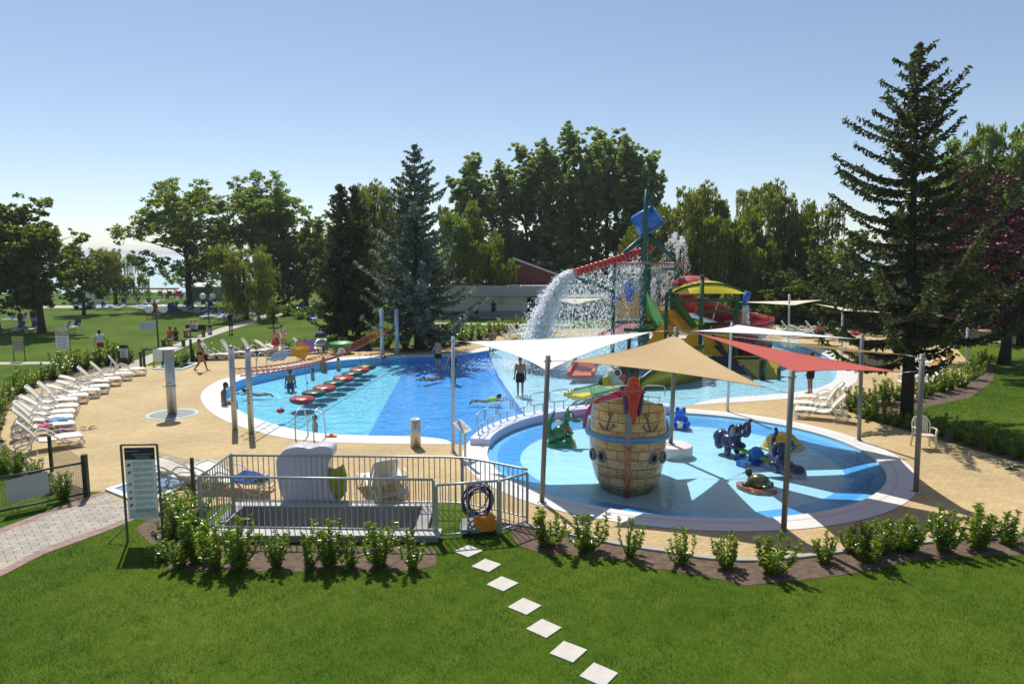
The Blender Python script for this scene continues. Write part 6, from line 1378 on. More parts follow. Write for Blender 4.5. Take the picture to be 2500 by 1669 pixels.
for x0, y0, x1, y1, ty, lab in ((292, 898, 345, 900, 856, 'dark green gate posts with mesh between lawn and deck, left of the shower'), (353, 900, 398, 892, 852, 'small green mesh gate frame left of the shower')):
    a, c = G(x0, y0), G(x1, y1); t = thing('mesh_fence', lab, 'fence', a); h = W(x0, ty, a.y).z
    for q in (Vector((0, 0, 0)), c-a): b = MB(); b.box(-.05, -.05, -.1, .05, .05, h); b.build('fence_post', M_dgreen, t, loc=q)
    if x0 > 300: b = MB(); b.tube([(0, 0, h-.05), c-a+Vector((0, 0, h-.05))], .03, 8); b.build('top_bar', M_dgreen, t)
    else: wire_panel(t, (0, 0, 0), c-a, .05, h-.1, .12, .12, .004)
p = G(468, 882); t = thing('fence_post', 'single dark fence post behind the walking bather', 'post', p); b = MB(); b.box(-.05, -.05, -.1, .05, .05, W(468, 829, p.y).z); b.build('post', M_dgreen, t); b = MB(); b.box(-.06, -.06, W(468, 829, p.y).z, .06, .06, W(468, 829, p.y).z+.03); b.build('cap', M_black, t)
M_turq = mat('turquoise_tile', (.25, .58, .56), .4, .08, 3); M_rimb = mat('pale_turquoise_rim', (.62, .76, .74), .5, .05, 3)
def footbath(px, label):
    pts = G2(px); c = sum(pts, Vector())/4; t = thing('foot_bath', label, 'foot bath', (c.x, c.y, 0)); o = [p-c for p in pts]; i_ = [p*.80 for p in o]
    b = MB(); n = 4; b.add([p+Vector((0, 0, .02)) for p in o]+[p+Vector((0, 0, .06)) for p in o]+[p+Vector((0, 0, .06)) for p in i_]+[p+Vector((0, 0, .015)) for p in i_], [(k*4+j, k*4+(j+1) % 4, (k+1)*4+(j+1) % 4, (k+1)*4+j) for k in range(3) for j in range(4)]); b.build('rim', M_rimb, t)
    b = MB(); b.add([p+Vector((0, 0, .018)) for p in i_], [(0, 1, 2, 3)]); b.build('basin', M_turq, t); b = MB(); b.add([p*.995+Vector((0, 0, .045)) for p in i_], [(0, 1, 2, 3)]); b.build('water', M_wkid, t)
footbath([(256, 1198), (396, 1153), (478, 1176), (352, 1236)], 'turquoise foot bath behind the notice board'); footbath([(372, 902), (424, 887), (488, 888), (446, 903)], 'turquoise foot bath behind the shower column')

# ------------------------------------------------------------------ low building with red gable
BY = 66.0
p = W(1130, 770, BY); bx = lambda px: W(px, 700, BY).x-p.x; bz = lambda py: W(1300, py, BY).z
M_wall = mat('cream_wall', (.52, .50, .44), .85, .06, .5); M_fascia = mat('grey_fascia', (.36, .37, .36), .7, .06, .6); M_shing = mat('red_brown_cladding', (.17, .045, .035), .8, .25, 3)
t = thing('low_building', 'low cream pool building with flat roof, strip windows and a red-brown gable', 'building', (p.x, BY, 0))
L_, Rr = bx(1085), bx(1600)
b = MB(); b.box(L_, 0, 0, bx(1287), 6, bz(722)); b.box(bx(1287), 1.2, 0, Rr, 6, bz(722)); b.build('wall', M_wall, t)
b = MB(); b.box(L_-.3, -.5, bz(722), Rr, 6.3, bz(697)); b.build('roof_fascia', M_fascia, t)
b = MB(); b.box(L_-.2, -.02, 0, bx(1286), 0, .6); b.build('plinth', mat('grey_plinth', (.25, .26, .27), .85), t)
gx0, gx1 = bx(1235), bx(1400); b = MB(); b.prism([(gx0, bz(697)), (gx1, bz(692)), (gx1, bz(684)), (bx(1258), bz(634)), (gx0, bz(640))], -3.5, -2.5, Matrix.Rotation(PI/2, 4, 'X')); gb = b.build('gable', M_shing, t)
b = MB(); b.slab([(bx(1252), 2.2, bz(631)), (bx(1410), 2.2, bz(688)), (bx(1410), 6, bz(688)), (bx(1252), 6, bz(631))], .18); b.build('roof_edge', M_galv, gb)
for x0, x1 in ((1146, 1154), (1156, 1177), (1180, 1194), (1233, 1255), (1260, 1279)):
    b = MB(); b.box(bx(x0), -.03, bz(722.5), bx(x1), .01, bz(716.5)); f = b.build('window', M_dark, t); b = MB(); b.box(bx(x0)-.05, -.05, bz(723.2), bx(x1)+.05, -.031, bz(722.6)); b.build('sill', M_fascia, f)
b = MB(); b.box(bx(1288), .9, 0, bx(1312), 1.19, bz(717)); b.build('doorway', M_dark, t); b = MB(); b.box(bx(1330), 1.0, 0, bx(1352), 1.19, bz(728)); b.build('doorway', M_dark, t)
b = MB(); b.slab([(bx(1311), -.6, bz(714)), (bx(1480), -.6, bz(714)), (bx(1480), -1.6, bz(724)), (bx(1311), -1.6, bz(724))], .08); b.build('awning', mat('awning_green_grey', (.30, .36, .32), .8, .05), t)
b = MB(); b.box(bx(1350), -.52, bz(699), bx(1359), -.3, bz(691)); b.build('lamp_box', M_wplast, t)
for x in (1240, 1272, 1304, 1338): b = MB(); b.ell(Vector((bx(x), -.5, bz(698))), .14, .14, .12); b.build('spotlight', M_wplast, t)
p = G(1271, 768); t = thing('litter_bin', 'dark bin at the wall of the low building', 'bin', p); b = MB(); b.lathe([(.35, 0), (.38, .9)], 14); b.build('body', M_dgreen, t); b = MB(); b.lathe([(.4, .9), (.38, 1.0), (.05, 1.06)], 14); b.build('lid', M_black, t)

# ------------------------------------------------------------------ lamps, far things
M_globe = mat('white_globe', (.82, .82, .80), .35, .02, 1, trans=.2); M_lampp = mat('lamp_post_green', (.05, .06, .06), .5)
def twin_lamp(px, by, gy, dx, label):
    p = G(px, by); h = W(px, gy, p.y).z; t = thing('lamp_post', label, 'street lamp', p); u = (p.y+.7)/FPX; b = MB(); b.tube([(0, 0, -.1), (0, 0, h)], .05, 8); b.tube([(-dx*u, 0, h-.35), (dx*u, 0, h-.35)], .03, 6); b.build('pole', M_lampp, t)
    for s in (-1, 1): b = MB(); b.ell(Vector((s*dx*u, 0, h)), .27, .27, .27); b.build('globe', M_globe, t)
    return t, h
t, h = twin_lamp(387, 846, 754, 17, 'twin globe lamp post carrying a pale blue sign, by the pale footpath'); b = MB(); b.slab([(-1.1, -.06, h-1.35), (-.05, -.06, h-1.35), (-.05, -.06, h-.85), (-1.1, -.06, h-.85)], .04); b.build('sign_panel', mat('pale_blue_sign', (.45, .54, .62), .6), t)
twin_lamp(511, 790, 723, 12, 'twin globe lamp post right of the open-crowned tree'); twin_lamp(629, 772, 709, 10, 'twin globe lamp post behind the leaning willow')
for x, by, ty, lab in ((513, 816, 793, 'short round bollard light on the left lawn near the dark-clad visitor'), (632, 783, 764, 'short bollard light beside the leaning willow')):
    p = G(x, by); h = W(x, ty, p.y).z; t = thing('bollard_light', lab, 'bollard', p); b = MB(); b.tube([(0, 0, 0), (0, 0, h*.85)], .16, 12); b.build('body', M_galv, t); b = MB(); b.lathe([(.2, h*.85), (.2, h), (.02, h+.04)], 12); b.build('cap', M_black, t)
# pedal boats on the shore
for i, (x, c, nm) in enumerate(((352, (.05, .12, .3), 'dark blue'), (372, (.08, .45, .06), 'green'), (392, (.70, .45, .02), 'yellow'), (404, (.55, .03, .04), 'red'), (418, (.5, .03, .15), 'crimson'))):
    p = G(x, 721.5); m_ = mat('boat_'+nm.replace(' ', '_'), c, .4); t = thing('pedal_boat', f'{nm} pedal boat pulled up on the lakeshore', 'pedal boat', (p.x+(i-2)*.5, p.y, 0), R(70+20*i), None, .6)
    b = MB(); b.prism([(-1.3, -.6), (1.0, -.6), (1.5, -.3), (1.5, .3), (1.0, .6), (-1.3, .6)], .05, .5); b.build('hull', m_, t); b = MB(); b.slab([(-.4, -.5, .5), (-.4, .5, .5), (-.9, .5, 1.15), (-.9, -.5, 1.15)], .1); b.build('seat', m_, t); b = MB(); b.slab([(.3, -.3, .5), (1.1, -.3, .5), (.4, .3, 1.35), (.2, .3, 1.3)], .3); b.build('slide_chute', m_, t)
p = G(380, 728); t = thing('boat_rack', 'low wooden rack with yellow boats on the lakeshore', 'rack', p); 
for k in range(4): b = MB(); b.tube([(-2.5+1.7*k, 0, 0), (-2.5+1.7*k, 0, 1.2)], .06, 6); b.build('leg', M_bark, t)
b = MB(); b.box(-2.8, -.5, 1.2, 3.0, .5, 1.4); b.build('plank', mat('rack_orange', (.55, .22, .05), .6, .3, 2), t)
p = G(218, 752); t = thing('parked_van', 'small white van parked under the trees by the lake', 'van', p, R(90))
b = MB(); b.prism([(-1.7, .35), (1.9, .35), (1.9, 1.1), (1.3, 1.2), (.8, 1.9), (-1.7, 1.9)], -.8, .8, Matrix.Rotation(PI/2, 4, 'X')); b.build('body', mat('white_paint', (.75, .75, .74), .35, .03), t)
for x in (-1.1, 1.2):
    for s in (-.85, .65): b = MB(); b.tube([(x, s, .33), (x, s+.2, .33)], .33, 14); b.build('wheel', M_black, t)
b = MB(); b.box(-1.72, -.65, 1.2, -1.69, .65, 1.75); b.build('rear_window', M_dark, t)
p = G(487, 735); t = thing('beach_kiosk', 'small white-roofed kiosk at the lakeshore right of the open-crowned tree', 'kiosk', p); b = MB(); b.box(-1.6, 0, 0, 2.0, 2.5, 1.7); b.build('wall', mat('kiosk_green', (.06, .13, .10), .7), t); b = MB(); b.slab([(-2, -.4, 1.8), (2.4, -.4, 1.8), (2.4, 3, 2.3), (-2, 3, 2.3)], .15); b.build('roof', M_wplast, t)
# inflatable-like dark awning on the far lawn
p = G(420, 762); t = thing('dark_windbreak', 'slanted dark blue windbreak on the far lawn under the open-crowned tree', 'windbreak', p, 0, None, .62); b = MB(); b.slab([(-.9, 0, 0), (-.6, 0, 1.5), (-.1, 0, 1.55), (2.0, 0, .1)], .06); b.build('cloth', M_chb, t); b = MB(); b.tube([(-.6, .05, 0), (-.6, .05, 1.6)], .03, 6); b.build('pole', M_frame, t)
# plastic armchair
p = G(2255, 1094); t = thing('plastic_armchair', 'cream plastic garden armchair on the deck beside the right sail post', 'chair', p, R(172)); M_ch = mat('cream_plastic', (.70, .64, .50), .4, .04, 4)
b = MB(); b.slab([(-.24, -.24, .43), (.24, -.24, .43), (.22, .26, .45), (-.22, .26, .45)], .035); b.build('seat', M_ch, t)
for x, y in ((-.24, -.24), (.24, -.24), (-.22, .24), (.22, .24)):
    yb = y*1.12 if y < 0 else y*1.12; b = MB(); hh = .64 if y > 0 else .43; b.tube([(x*1.15, yb, 0), (x, y, .43), (x*1.05, y, hh)], [.028, .032, .03], 8); b.build('leg', M_ch, t)
for s in (-1, 1): b = MB(); b.tube(catmull([(s*.25, .25, .62), (s*.28, .05, .65), (s*.27, -.2, .62), (s*.22, -.27, .60)], 3, closed=False), .026, 8); b.build('armrest', M_ch, t)
b = MB(); out_ = catmull([(-.25, -.24, .45), (-.26, -.31, .72), (-.17, -.36, .90), (0, -.37, .94), (.17, -.36, .90), (.26, -.31, .72), (.25, -.24, .45)], 5, closed=False); b.tube(out_, .022, 8)
for k in range(-3, 4): x = k*.06; zt = .93-.9*x*x; b.slab([(x-.019, -.25, .46), (x+.019, -.25, .46), (x+.021, -.36, zt), (x-.021, -.36, zt)], .012)
b.build('backrest', M_ch, t)

# ------------------------------------------------------------------ towels, bags and small things
def cloth(name, pts, m, label, cat='towel', z=0.0, amp=.03, th=.02, n=10):
    A, B, Cc, D = [Vector(q) for q in pts]; vs = []; r = random.Random(sum(map(ord, label)))
    ph = [r.uniform(0, 6) for _ in range(6)]
    for i in range(n+1):
        for j in range(n+1):
            u, v = i/n, j/n; p_ = A.lerp(B, u).lerp(D.lerp(Cc, u), v); p_.z += amp*(math.sin(7*u+ph[0]+3*v)+math.sin(9*v+ph[1]-4*u)+.6*math.sin(15*u+ph[2])*math.sin(13*v+ph[3])); vs.append(p_)
    fs = [(i*(n+1)+j, (i+1)*(n+1)+j, (i+1)*(n+1)+j+1, i*(n+1)+j+1) for i in range(n) for j in range(n)]; b = MB(); b.add(vs, fs, 0, True); k = (n+1)**2; b.add([v-Vector((0, 0, th)) for v in vs], [f[::-1] for f in fs], 0, True)
    return tag(b.build(name, m), label, cat)
M_tpat = mat('towel_blue_pattern', (.10, .26, .45), .9, .9, 9); M_tpink = mat('towel_pink', (.75, .08, .28), .9, .15, 6); M_tor = mat('towel_orange', (.80, .33, .02), .9, .1, 5); M_tpur = mat('towel_purple', (.36, .16, .55), .9, .1, 5); M_tblue = mat('towel_deep_blue', (.02, .09, .32), .9, .5, 10); M_tgrey = mat('towel_pale_grey', (.45, .52, .58), .9, .12, 5); M_tgreen = mat('towel_green', (.02, .22, .06), .9, .15, 5); M_tred = mat('towel_red', (.45, .05, .05), .9, .3, 5)
def lie(px, py, w, d, rz, m, label, cat='towel', z=.40, nm='towel', amp=.015): c = G(px, py, z); Mx = Matrix.Translation(c) @ rotz(rz); return cloth(nm, [Mx @ Vector((sx*w/2, sy*d/2, 0)) for sx, sy in ((-1, -1), (1, -1), (1, 1), (-1, 1))], m, label, cat, amp=amp)
lie(143, 1022, .62, .45, R(20), M_tpat, 'patterned blue towel lying on a white lounger of the left row'); lie(110, 1036, .42, .25, R(30), M_tpink, 'bright pink cloth lying on the second nearest lounger of the left row'); lie(160, 1047, .40, .2, R(20), mat('towel_mixed', (.5, .3, .35), .9, .8, 12), 'small colourful cloth on the seat of the second nearest left lounger')
lie(612, 1163, .85, .55, R(15), M_tblue, 'deep blue crumpled towel behind the silver railing', amp=.05, z=.45)
c = G(727, 868, .35); cloth('towel', [c+Vector((-.35, -.25, .25)), c+Vector((.45, -.4, -.25)), c+Vector((.75, .0, .55)), c+Vector((.0, .2, .75))], M_tor, 'orange towel hanging over a lounger on the far deck'); c = G(742, 852, .55); cloth('towel', [c+Vector((-.6, 0, -.2)), c+Vector((.6, 0, -.1)), c+Vector((.55, .1, .5)), c+Vector((-.4, .1, .5))], M_tpur, 'purple towel over the lounger back behind the orange towel'); lie(705, 850, .9, .5, R(5), mat('towel_grey_print', (.30, .32, .42), .9, .6, 6), 'grey printed towel on the lowered lounger of the far row', amp=.06)
c = G(676, 862, .75); cloth('towel', [c+Vector((-.55, -.1, -.35)), c+Vector((.35, -.15, -.35)), c+Vector((.75, .1, .05)), c+Vector((-.05, .1, .1))], M_tgrey, 'pale grey towel hung over the far pool ladder rail')
lie(2230, 915, 1.2, .6, R(0), M_tgrey, 'pale towel on a lounger behind the big spruce trunk'); lie(2232, 893, .7, .5, R(10), M_tblue, 'blue towel hanging on a lounger behind the big spruce trunk', amp=.05); c = G(2300, 880, .75); cloth('towel', [c+Vector((-.7, -.2, -.4)), c+Vector((.4, -.1, .1)), c+Vector((.6, .1, .55)), c+Vector((-.4, .1, -.1))], M_tor, 'orange towel over a lounger by the right hedge')
for i, (x, y, m_, nm) in enumerate(((2025, 806, M_tgreen, 'green'), (1950, 812, M_tgrey, 'pale'), (1985, 812, M_tpat, 'blue patterned'), (2050, 812, M_tred, 'red'), (2075, 815, M_tred, 'dark red'), (1930, 808, M_tgreen, 'small green'), (2010, 818, M_tgrey, 'light grey'))):
    lie(x, y, 1.9, .7, R(15), m_, f'{nm} towel on the far loungers at the sand court', z=.36, amp=.05)
for i, (x, y) in enumerate(((1935, 815), (1965, 816), (1995, 817), (2025, 817), (2055, 820), (2085, 822), (1905, 812))): lounger(G(x, y), R(160+rnd.uniform(-10, 10)), rnd.choice((24, 52, 38)), f'far white lounger at the edge of the sand court, {ordl(i, 7)}' , 'loungers at the sand court')
p = G(834, 862); t = thing('green_tub', 'green plastic tub chair with a white hat on the far deck', 'tub', p); b = MB(); b.lathe([(.45, 0), (.6, .5), (.75, .62), (.7, .66), (.5, .5)], 18); b.build('tub', mat('tub_green', (.02, .25, .06), .4), t)
p = G(834, 862, .72); t = thing('sun_hat', 'white sun hat lying on the green tub', 'hat', p); b = MB(); b.lathe([(.34, 0), (.19, .05), (.18, .22), (.10, .28), (.001, .29)], 18); b.build('crown', M_wplast, t); b = MB(); b.lathe([(.36, -.005), (.18, .03)], 18, cap=False); b.build('brim', M_tgreen, t)
p = G(784, 858); t = thing('baby_stroller', 'dark blue stroller at the far pool hedge', 'stroller', p); b = MB(); b.ell(Vector((0, 0, .95)), .36, .36, .32, z0=-.1); b.build('hood', mat('stroller_navy', (.01, .02, .06), .7), t); b = MB(); b.slab([(-.3, -.3, .45), (.3, -.3, .45), (.3, .3, .7), (-.3, .3, .7)], .12); b.build('seat', M_chw, t)
for x, y in ((-.28, -.35), (.28, -.35), (-.28, .3), (.28, .3)): b = MB(); b.tube([(x-.02, y, .12), (x+.02, y, .12)], .12, 12); b.build('wheel', M_black, t)
def sandal(px, py, rz, m, label, grp, s=1): 
    p = G(px, py); t = thing('sandal', label, 'sandal', (p.x, p.y, .005), rz, grp); b = MB(); b.prism([(.05*s*math.cos(a), .13*s*math.sin(a)) for a in [2*PI*i/14 for i in range(14)]], 0, .025); b.build('sole', m, t); b = MB(); b.tube([(-.05*s, .02, .02), (-.02, .05, .06), (.02, .05, .06), (.05*s, .02, .02)], .012, 6); b.build('strap', M_black, t)
sandal(203, 1046, R(20), mat('sandal_yellow', (.5, .35, .03), .7), 'yellow sandal beside the nearest left lounger', 'sandals by the left loungers', 1.5); sandal(216, 1049, R(-40), mat('sandal_pink', (.5, .25, .42), .7), 'pink sandal beside the nearest left lounger', 'sandals by the left loungers', 1.5); sandal(228, 1044, R(60), MATS['sandal_yellow'], 'second yellow sandal, farther from the nearest left lounger', 'sandals by the left loungers', 1.5)
sandal(2470, 1146, R(80), M_black, 'black sandal on the deck at the right picture edge, left one', 'black sandals on the right deck', 1.3); sandal(2490, 1141, R(70), M_black, 'black sandal on the deck at the right picture edge, right one', 'black sandals on the right deck', 1.3)
M_tr = mat('toy_red', (.6, .04, .03), .4); M_to = mat('toy_orange', (.75, .20, .02), .4)
for x, y, m_, lab in ((685, 1006, M_tr, 'small red float in the water near the ladder'), (936, 874, M_tr, 'small red ball at the foot of the far white posts')):
    p = G(x, y); t = thing('toy_float', lab, 'float', (p.x, p.y, 0)); b = MB(); b.ell(Vector((0, 0, .06)), .16, .13, .10); b.build('ball', m_, t); b = MB(); b.tube([(0, 0, .12), (0, 0, .19)], .03, 6); b.build('knob', m_, t)
p = G(810, 1067); t = thing('toy_boat', 'small orange toy on the white pool rim right of the ladder', 'toy', (p.x, p.y, .015)); b = MB(); b.prism([(-.16, -.07), (.10, -.07), (.17, 0), (.10, .07), (-.16, .07)], 0, .05); b.build('hull', M_to, t); b = MB(); b.box(-.06, -.04, .05, .04, .04, .11); b.build('cabin', M_to, t)
# ------------------------------------------------------------------ people
SK = [mat('skin_fair', (.52, .30, .20), .5, .06, 6), mat('skin_tan', (.33, .165, .095), .5, .06, 6), mat('skin_brown', (.17, .08, .045), .5, .06, 6)]
HAIR = {'dark': mat('hair_dark', (.012, .009, .008), .6, .2, 20), 'brown': mat('hair_brown', (.06, .032, .018), .6, .2, 20), 'grey': mat('hair_grey', (.30, .28, .26), .6, .15, 20)}
CL = lambda n, c: mat('cloth_'+n, c, .85, .12, 7)
BASEJ = dict(pel=(0, 0, .95), wst=(0, 0, 1.08), chs=(0, .01, 1.28), nck=(0, -.01, 1.45), hd=(0, .02, 1.60), sl=(-.17, 0, 1.40), sr=(.17, 0, 1.40), el=(-.22, -.02, 1.12), er=(.22, -.02, 1.12), wl=(-.24, .05, .88), wr=(.24, .05, .88), hl=(-.09, 0, .92), hr=(.09, 0, .92), kl=(-.10, .02, .50), kr=(.10, .02, .50), al=(-.10, -.01, .08), ar=(.10, -.01, .08))
def pose(**k): d = dict(BASEJ); d.update(k); return {a: Vector(b) for a, b in d.items()}
POSES = {
 'stand': pose(), 'akimbo': pose(el=(-.36, -.05, 1.16), wl=(-.20, .06, 1.02), er=(.30, -.02, 1.14), wr=(.20, .14, 1.00)),
 'walk': pose(kl=(-.09, .20, .52), al=(-.09, .30, .10), kr=(.09, -.02, .50), ar=(.09, -.28, .14), el=(-.22, -.14, 1.14), wl=(-.24, -.18, .92), er=(.22, .12, 1.14), wr=(.22, .30, 1.0)),
 'face': pose(el=(-.24, .14, 1.22), wl=(-.09, .20, 1.50), er=(.24, .14, 1.22), wr=(.09, .20, 1.50)),
 'reach': pose(er=(.32, .10, 1.20), wr=(.45, .22, 1.02), el=(-.28, .0, 1.14), wl=(-.34, .08, .92)),
 'carry': pose(er=(.20, .16, 1.16), wr=(.02, .28, 1.14), el=(-.22, .12, 1.16), wl=(-.04, .30, 1.10)),
 'sit': pose(pel=(0, 0, .45+.12), wst=(0, -.02, .70), chs=(0, -.03, .90), nck=(0, -.02, 1.07), hd=(0, .03, 1.22), sl=(-.17, -.02, 1.02), sr=(.17, -.02, 1.02), el=(-.22, .0, .76), er=(.22, .0, .76), wl=(-.18, .22, .62), wr=(.18, .22, .62), hl=(-.09, .02, .54), hr=(.09, .02, .54), kl=(-.11, .44, .52), kr=(.11, .44, .52), al=(-.11, .44, .10), ar=(.11, .44, .10)),
 'sitedge': pose(pel=(0, 0, .12), wst=(0, -.02, .26), chs=(0, -.01, .47), nck=(0, .03, .64), hd=(0, .09, .79), sl=(-.17, .0, .58), sr=(.17, .0, .58), el=(-.24, -.02, .34), er=(.24, -.02, .34), wl=(-.22, .06, .10), wr=(.22, .06, .10), hl=(-.09, .02, .10), hr=(.09, .02, .10), kl=(-.11, .42, .10), kr=(.11, .42, .10), al=(-.11, .47, -.32), ar=(.11, .47, -.32)),
 'swim': pose(pel=(0, -.55, -.08), wst=(0, -.40, -.05), chs=(0, -.20, .0), nck=(0, -.03, .07), hd=(0, .10, .17), sl=(-.17, -.08, .02), sr=(.17, -.08, .02), el=(-.34, .14, .0), er=(.34, .14, .0), wl=(-.22, .38, .02), wr=(.22, .38, .02), hl=(-.09, -.6, -.10), hr=(.09, -.6, -.10), kl=(-.10, -.98, -.10), kr=(.10, -.98, -.06), al=(-.10, -1.35, -.08), ar=(.10, -1.35, -.12)),
}
def body(P, girth=1.0):
    b = MB(); g = girth
    def limb(a, c, ra, rb, n=10): 
        a, c = P[a] if isinstance(a, str) else a, P[c] if isinstance(c, str) else c
        m = a.lerp(c, .35); b.tube([a, m, c], [ra, ra*1.06*.6+rb*.45, rb], n); b.ell(a, ra, ra, ra, n=n, h=6); b.ell(c, rb, rb, rb, n=n, h=6)
    up = (P['nck']-P['pel']).normalized(); q = up.to_track_quat('Z', 'Y').to_matrix(); fl = P['sr']-P['sl']; xa = fl.normalized(); ya = up.cross(xa).normalized(); RM = Matrix((xa, ya, up)).transposed()
    b.ell(P['pel'], .165*g, .115*g, .13, RM); b.ell(P['wst'], .14*g, .10*g, .14, RM); b.ell(P['chs'], .175*g, .115*g, .17, RM); b.ell(P['pel'].lerp(P['wst'], .5), .15*g, .105*g, .13, RM); b.ell(P['wst'].lerp(P['chs'], .5), .155*g, .105*g, .14, RM); b.ell(P['nck']-up*.07, .15, .075, .06, RM)
    b.tube([P['nck']-up*.05, P['nck'], P['hd']-up*.02], [.07, .055, .05], 10); b.ell(P['hd'], .075, .092, .115, RM); f = RM @ Vector((0, 1, 0)); b.ell(P['hd']+f*.03-up*.06, .055, .06, .06, RM); b.ell(P['hd']+f*.098-up*.015, .014, .022, .024, RM)
    for s in (-1, 1): b.ell(P['hd']+RM @ Vector((s*.078, -.005, 0)), .014, .022, .032, RM)
    for s in 'lr':
        limb('s'+s, 'e'+s, .052*g, .040, 10); limb('e'+s, 'w'+s, .041, .027, 10); limb('h'+s, 'k'+s, .085*g, .056, 12); limb('k'+s, 'a'+s, .056, .036, 10)
        b.ell(P['k'+s].lerp(P['a'+s], .28)-(0*up), .054, .054, .10, n=10, h=6)
        an = P['a'+s]; kd = (P['a'+s]-P['k'+s]).normalized(); fd = Vector((0, 1, 0)) if abs(kd.z) > .5 else Vector((0, -.7, -.5)).normalized()
        b.tube([an-fd*.04-Vector((0, 0, .03)), an+fd*.08-Vector((0, 0, .04)), an+fd*.17-Vector((0, 0, .055))], [.038, .036, .024], 8)
        hd_ = (P['w'+s]-P['e'+s]).normalized(); sd = hd_.cross(Vector((0, 1, .2))).normalized(); pc = P['w'+s]+hd_*.05; b.ell(pc, .038, .022, .05, hd_.to_track_quat('Z', 'Y').to_matrix(), n=10, h=6)
        for k, ln in ((-1.5, .065), (-.5, .08), (.5, .075), (1.5, .058)): r0 = pc+sd*k*.018+hd_*.03; b.tube([r0, r0+hd_*ln*.55+sd*k*.003, r0+hd_*ln+Vector((0, .015, 0))], [.011, .010, .009], 6)
        r0 = pc+sd*.03; b.tube([r0-hd_*.02, r0+sd*.03+hd_*.025, r0+sd*.038+hd_*.06], [.013, .012, .010], 6)
    return b, RM, up
BODY = {}
def person(px, by, height, ps, hd, label, skin=0, hair='dark', wear=(), z=0.0, long=False, girth=1.0, hat=None, group=None, pos=None):
    p = pos if pos is not None else G(px, by, z); P = POSES[ps]; s = height/1.74
    t = thing('person', label, 'person', p, hd, group, s)
    key = (ps, girth, skin)
    if key not in BODY:
        b, RM, up = body(P, girth); o = fused(b, 'body', SK[skin], .0125, None, smooth=2); BODY[key] = (o.data, RM, up); o.parent = t
    else: link('body', BODY[key][0], t)
    me, RM, up = BODY[key]
    h = P['hd']
    if hat is None or long:
        b = MB(); b.ell(h+RM @ Vector((0, -.018, .025)), .086, .096, .112, RM, z0=-.25); b.ell(h+RM @ Vector((0, -.045, -.02)), .078, .065, .10, RM)
        if long: b.tube([h+RM @ Vector((0, -.07, -.02)), h+RM @ Vector((0, -.11, -.16)), h+RM @ Vector((0, -.12, -.30))], [.075, .08, .045], 10)
        b.build('hair', HAIR[hair], t)
    if hat is not None: b = MB(); b.ell(h+RM @ Vector((0, -.01, .03)), .092, .104, .112, RM, z0=-.1); b.slab([h+RM @ Vector((-.07, .06, .05)), h+RM @ Vector((.07, .06, .05)), h+RM @ Vector((.05, .17, .03)), h+RM @ Vector((-.05, .17, .03))], .014); b.build('cap', hat, t)
    b = MB()
    for s_ in (-1, 1): b.ell(h+RM @ Vector((s_*.030, .088, .012)), .011, .008, .008, RM, n=8, h=4)
    b.build('eyes', MATS['hair_dark'], t)
    for nm, m in wear:
        b = MB(); g = girth
        T = lambda a, c, ra, rb, k=1.0: b.tube([P[a], P[a].lerp(P[c], .5*k), P[a].lerp(P[c], k)], [ra, (ra+rb)/2, rb], 14)
        if nm in ('shorts', 'trunks', 'briefs', 'skirt', 'trousers'):
            b.ell(P['pel'], .182*g, .132*g, .13, RM); b.ell(P['pel'].lerp(P['wst'], .45), .165*g, .122*g, .08, RM)
            k = {'shorts': .72, 'trunks': .38, 'briefs': .10, 'skirt': .0, 'trousers': 1.0}[nm]
            for s_ in 'lr':
                if k > .1: T('h'+s_, 'k'+s_, .108*g, .10*g if k < 1 else .075, k)
                if nm == 'trousers': T('k'+s_, 'a'+s_, .075, .06, .95)
            if nm == 'skirt': b.tube([P['wst'], P['pel'], P['pel']-up*.28], [.15, .2, .25], 16)
        if nm in ('shirt', 'top', 'suit'):
            b.ell(P['chs'], .195*g, .138*g, .18, RM); b.ell(P['wst'], .165*g, .125*g, .16, RM); b.ell(P['wst'].lerp(P['chs'], .5), .178*g, .13*g, .15, RM); b.ell(P['pel'].lerp(P['wst'], .4), .178*g, .13*g, .12, RM)
            if nm == 'shirt':
                for s_ in 'lr': T('s'+s_, 'e'+s_, .072*g, .066*g, .55); b.ell(P['s'+s_], .074*g, .074*g, .07)
            if nm == 'suit': b.ell(P['pel'], .182*g, .132*g, .13, RM)
        fused(b, nm if nm != 'suit' else 'swimsuit', m, .018, t, smooth=3)
    return t
black = CL('black', (.012, .012, .014)); white = CL('white', (.68, .68, .66)); redc = CL('red', (.42, .03, .03)); orange = CL('orange', (.75, .12, .03)); grey = CL('grey', (.30, .31, .34)); navy = CL('navy', (.02, .03, .09)); lime = CL('lime', (.35, .65, .05)); olive = CL('olive', (.06, .065, .05))
person(490, 907, 1.70, 'walk', R(-78), 'bare-chested bather in black trunks walking along the far deck past the shower', 1, 'brown', [('briefs', black)])
person(549, 986, 1.75, 'sitedge', R(-70), 'tanned bather sitting on the white pool rim behind the near steel posts', 2, 'dark', [('trunks', grey)], pos=G(548, 987, .012)-Vector((0, 0, .02)))
person(674, 868, 1.68, 'akimbo', R(-120), 'standing woman with long dark hair and red skirt on the far deck', 0, 'dark', [('skirt', redc)], long=True)
person(690, 861, 1.74, 'carry', R(-100), 'standing woman in white holding a baby, behind the woman in the red skirt', 0, 'dark', [('suit', white)])
person(1270, 967, 1.72, 'stand', R(175), 'bare-chested man in long black shorts wading in the shallow splash area', 1, 'dark', [('shorts', black)], z=-.12, girth=1.02)
person(1070, 908, 1.72, 'face', R(160), 'man standing in the pool with both hands at his face', 0, 'dark', [('trunks', black)], z=-.42, girth=1.15)
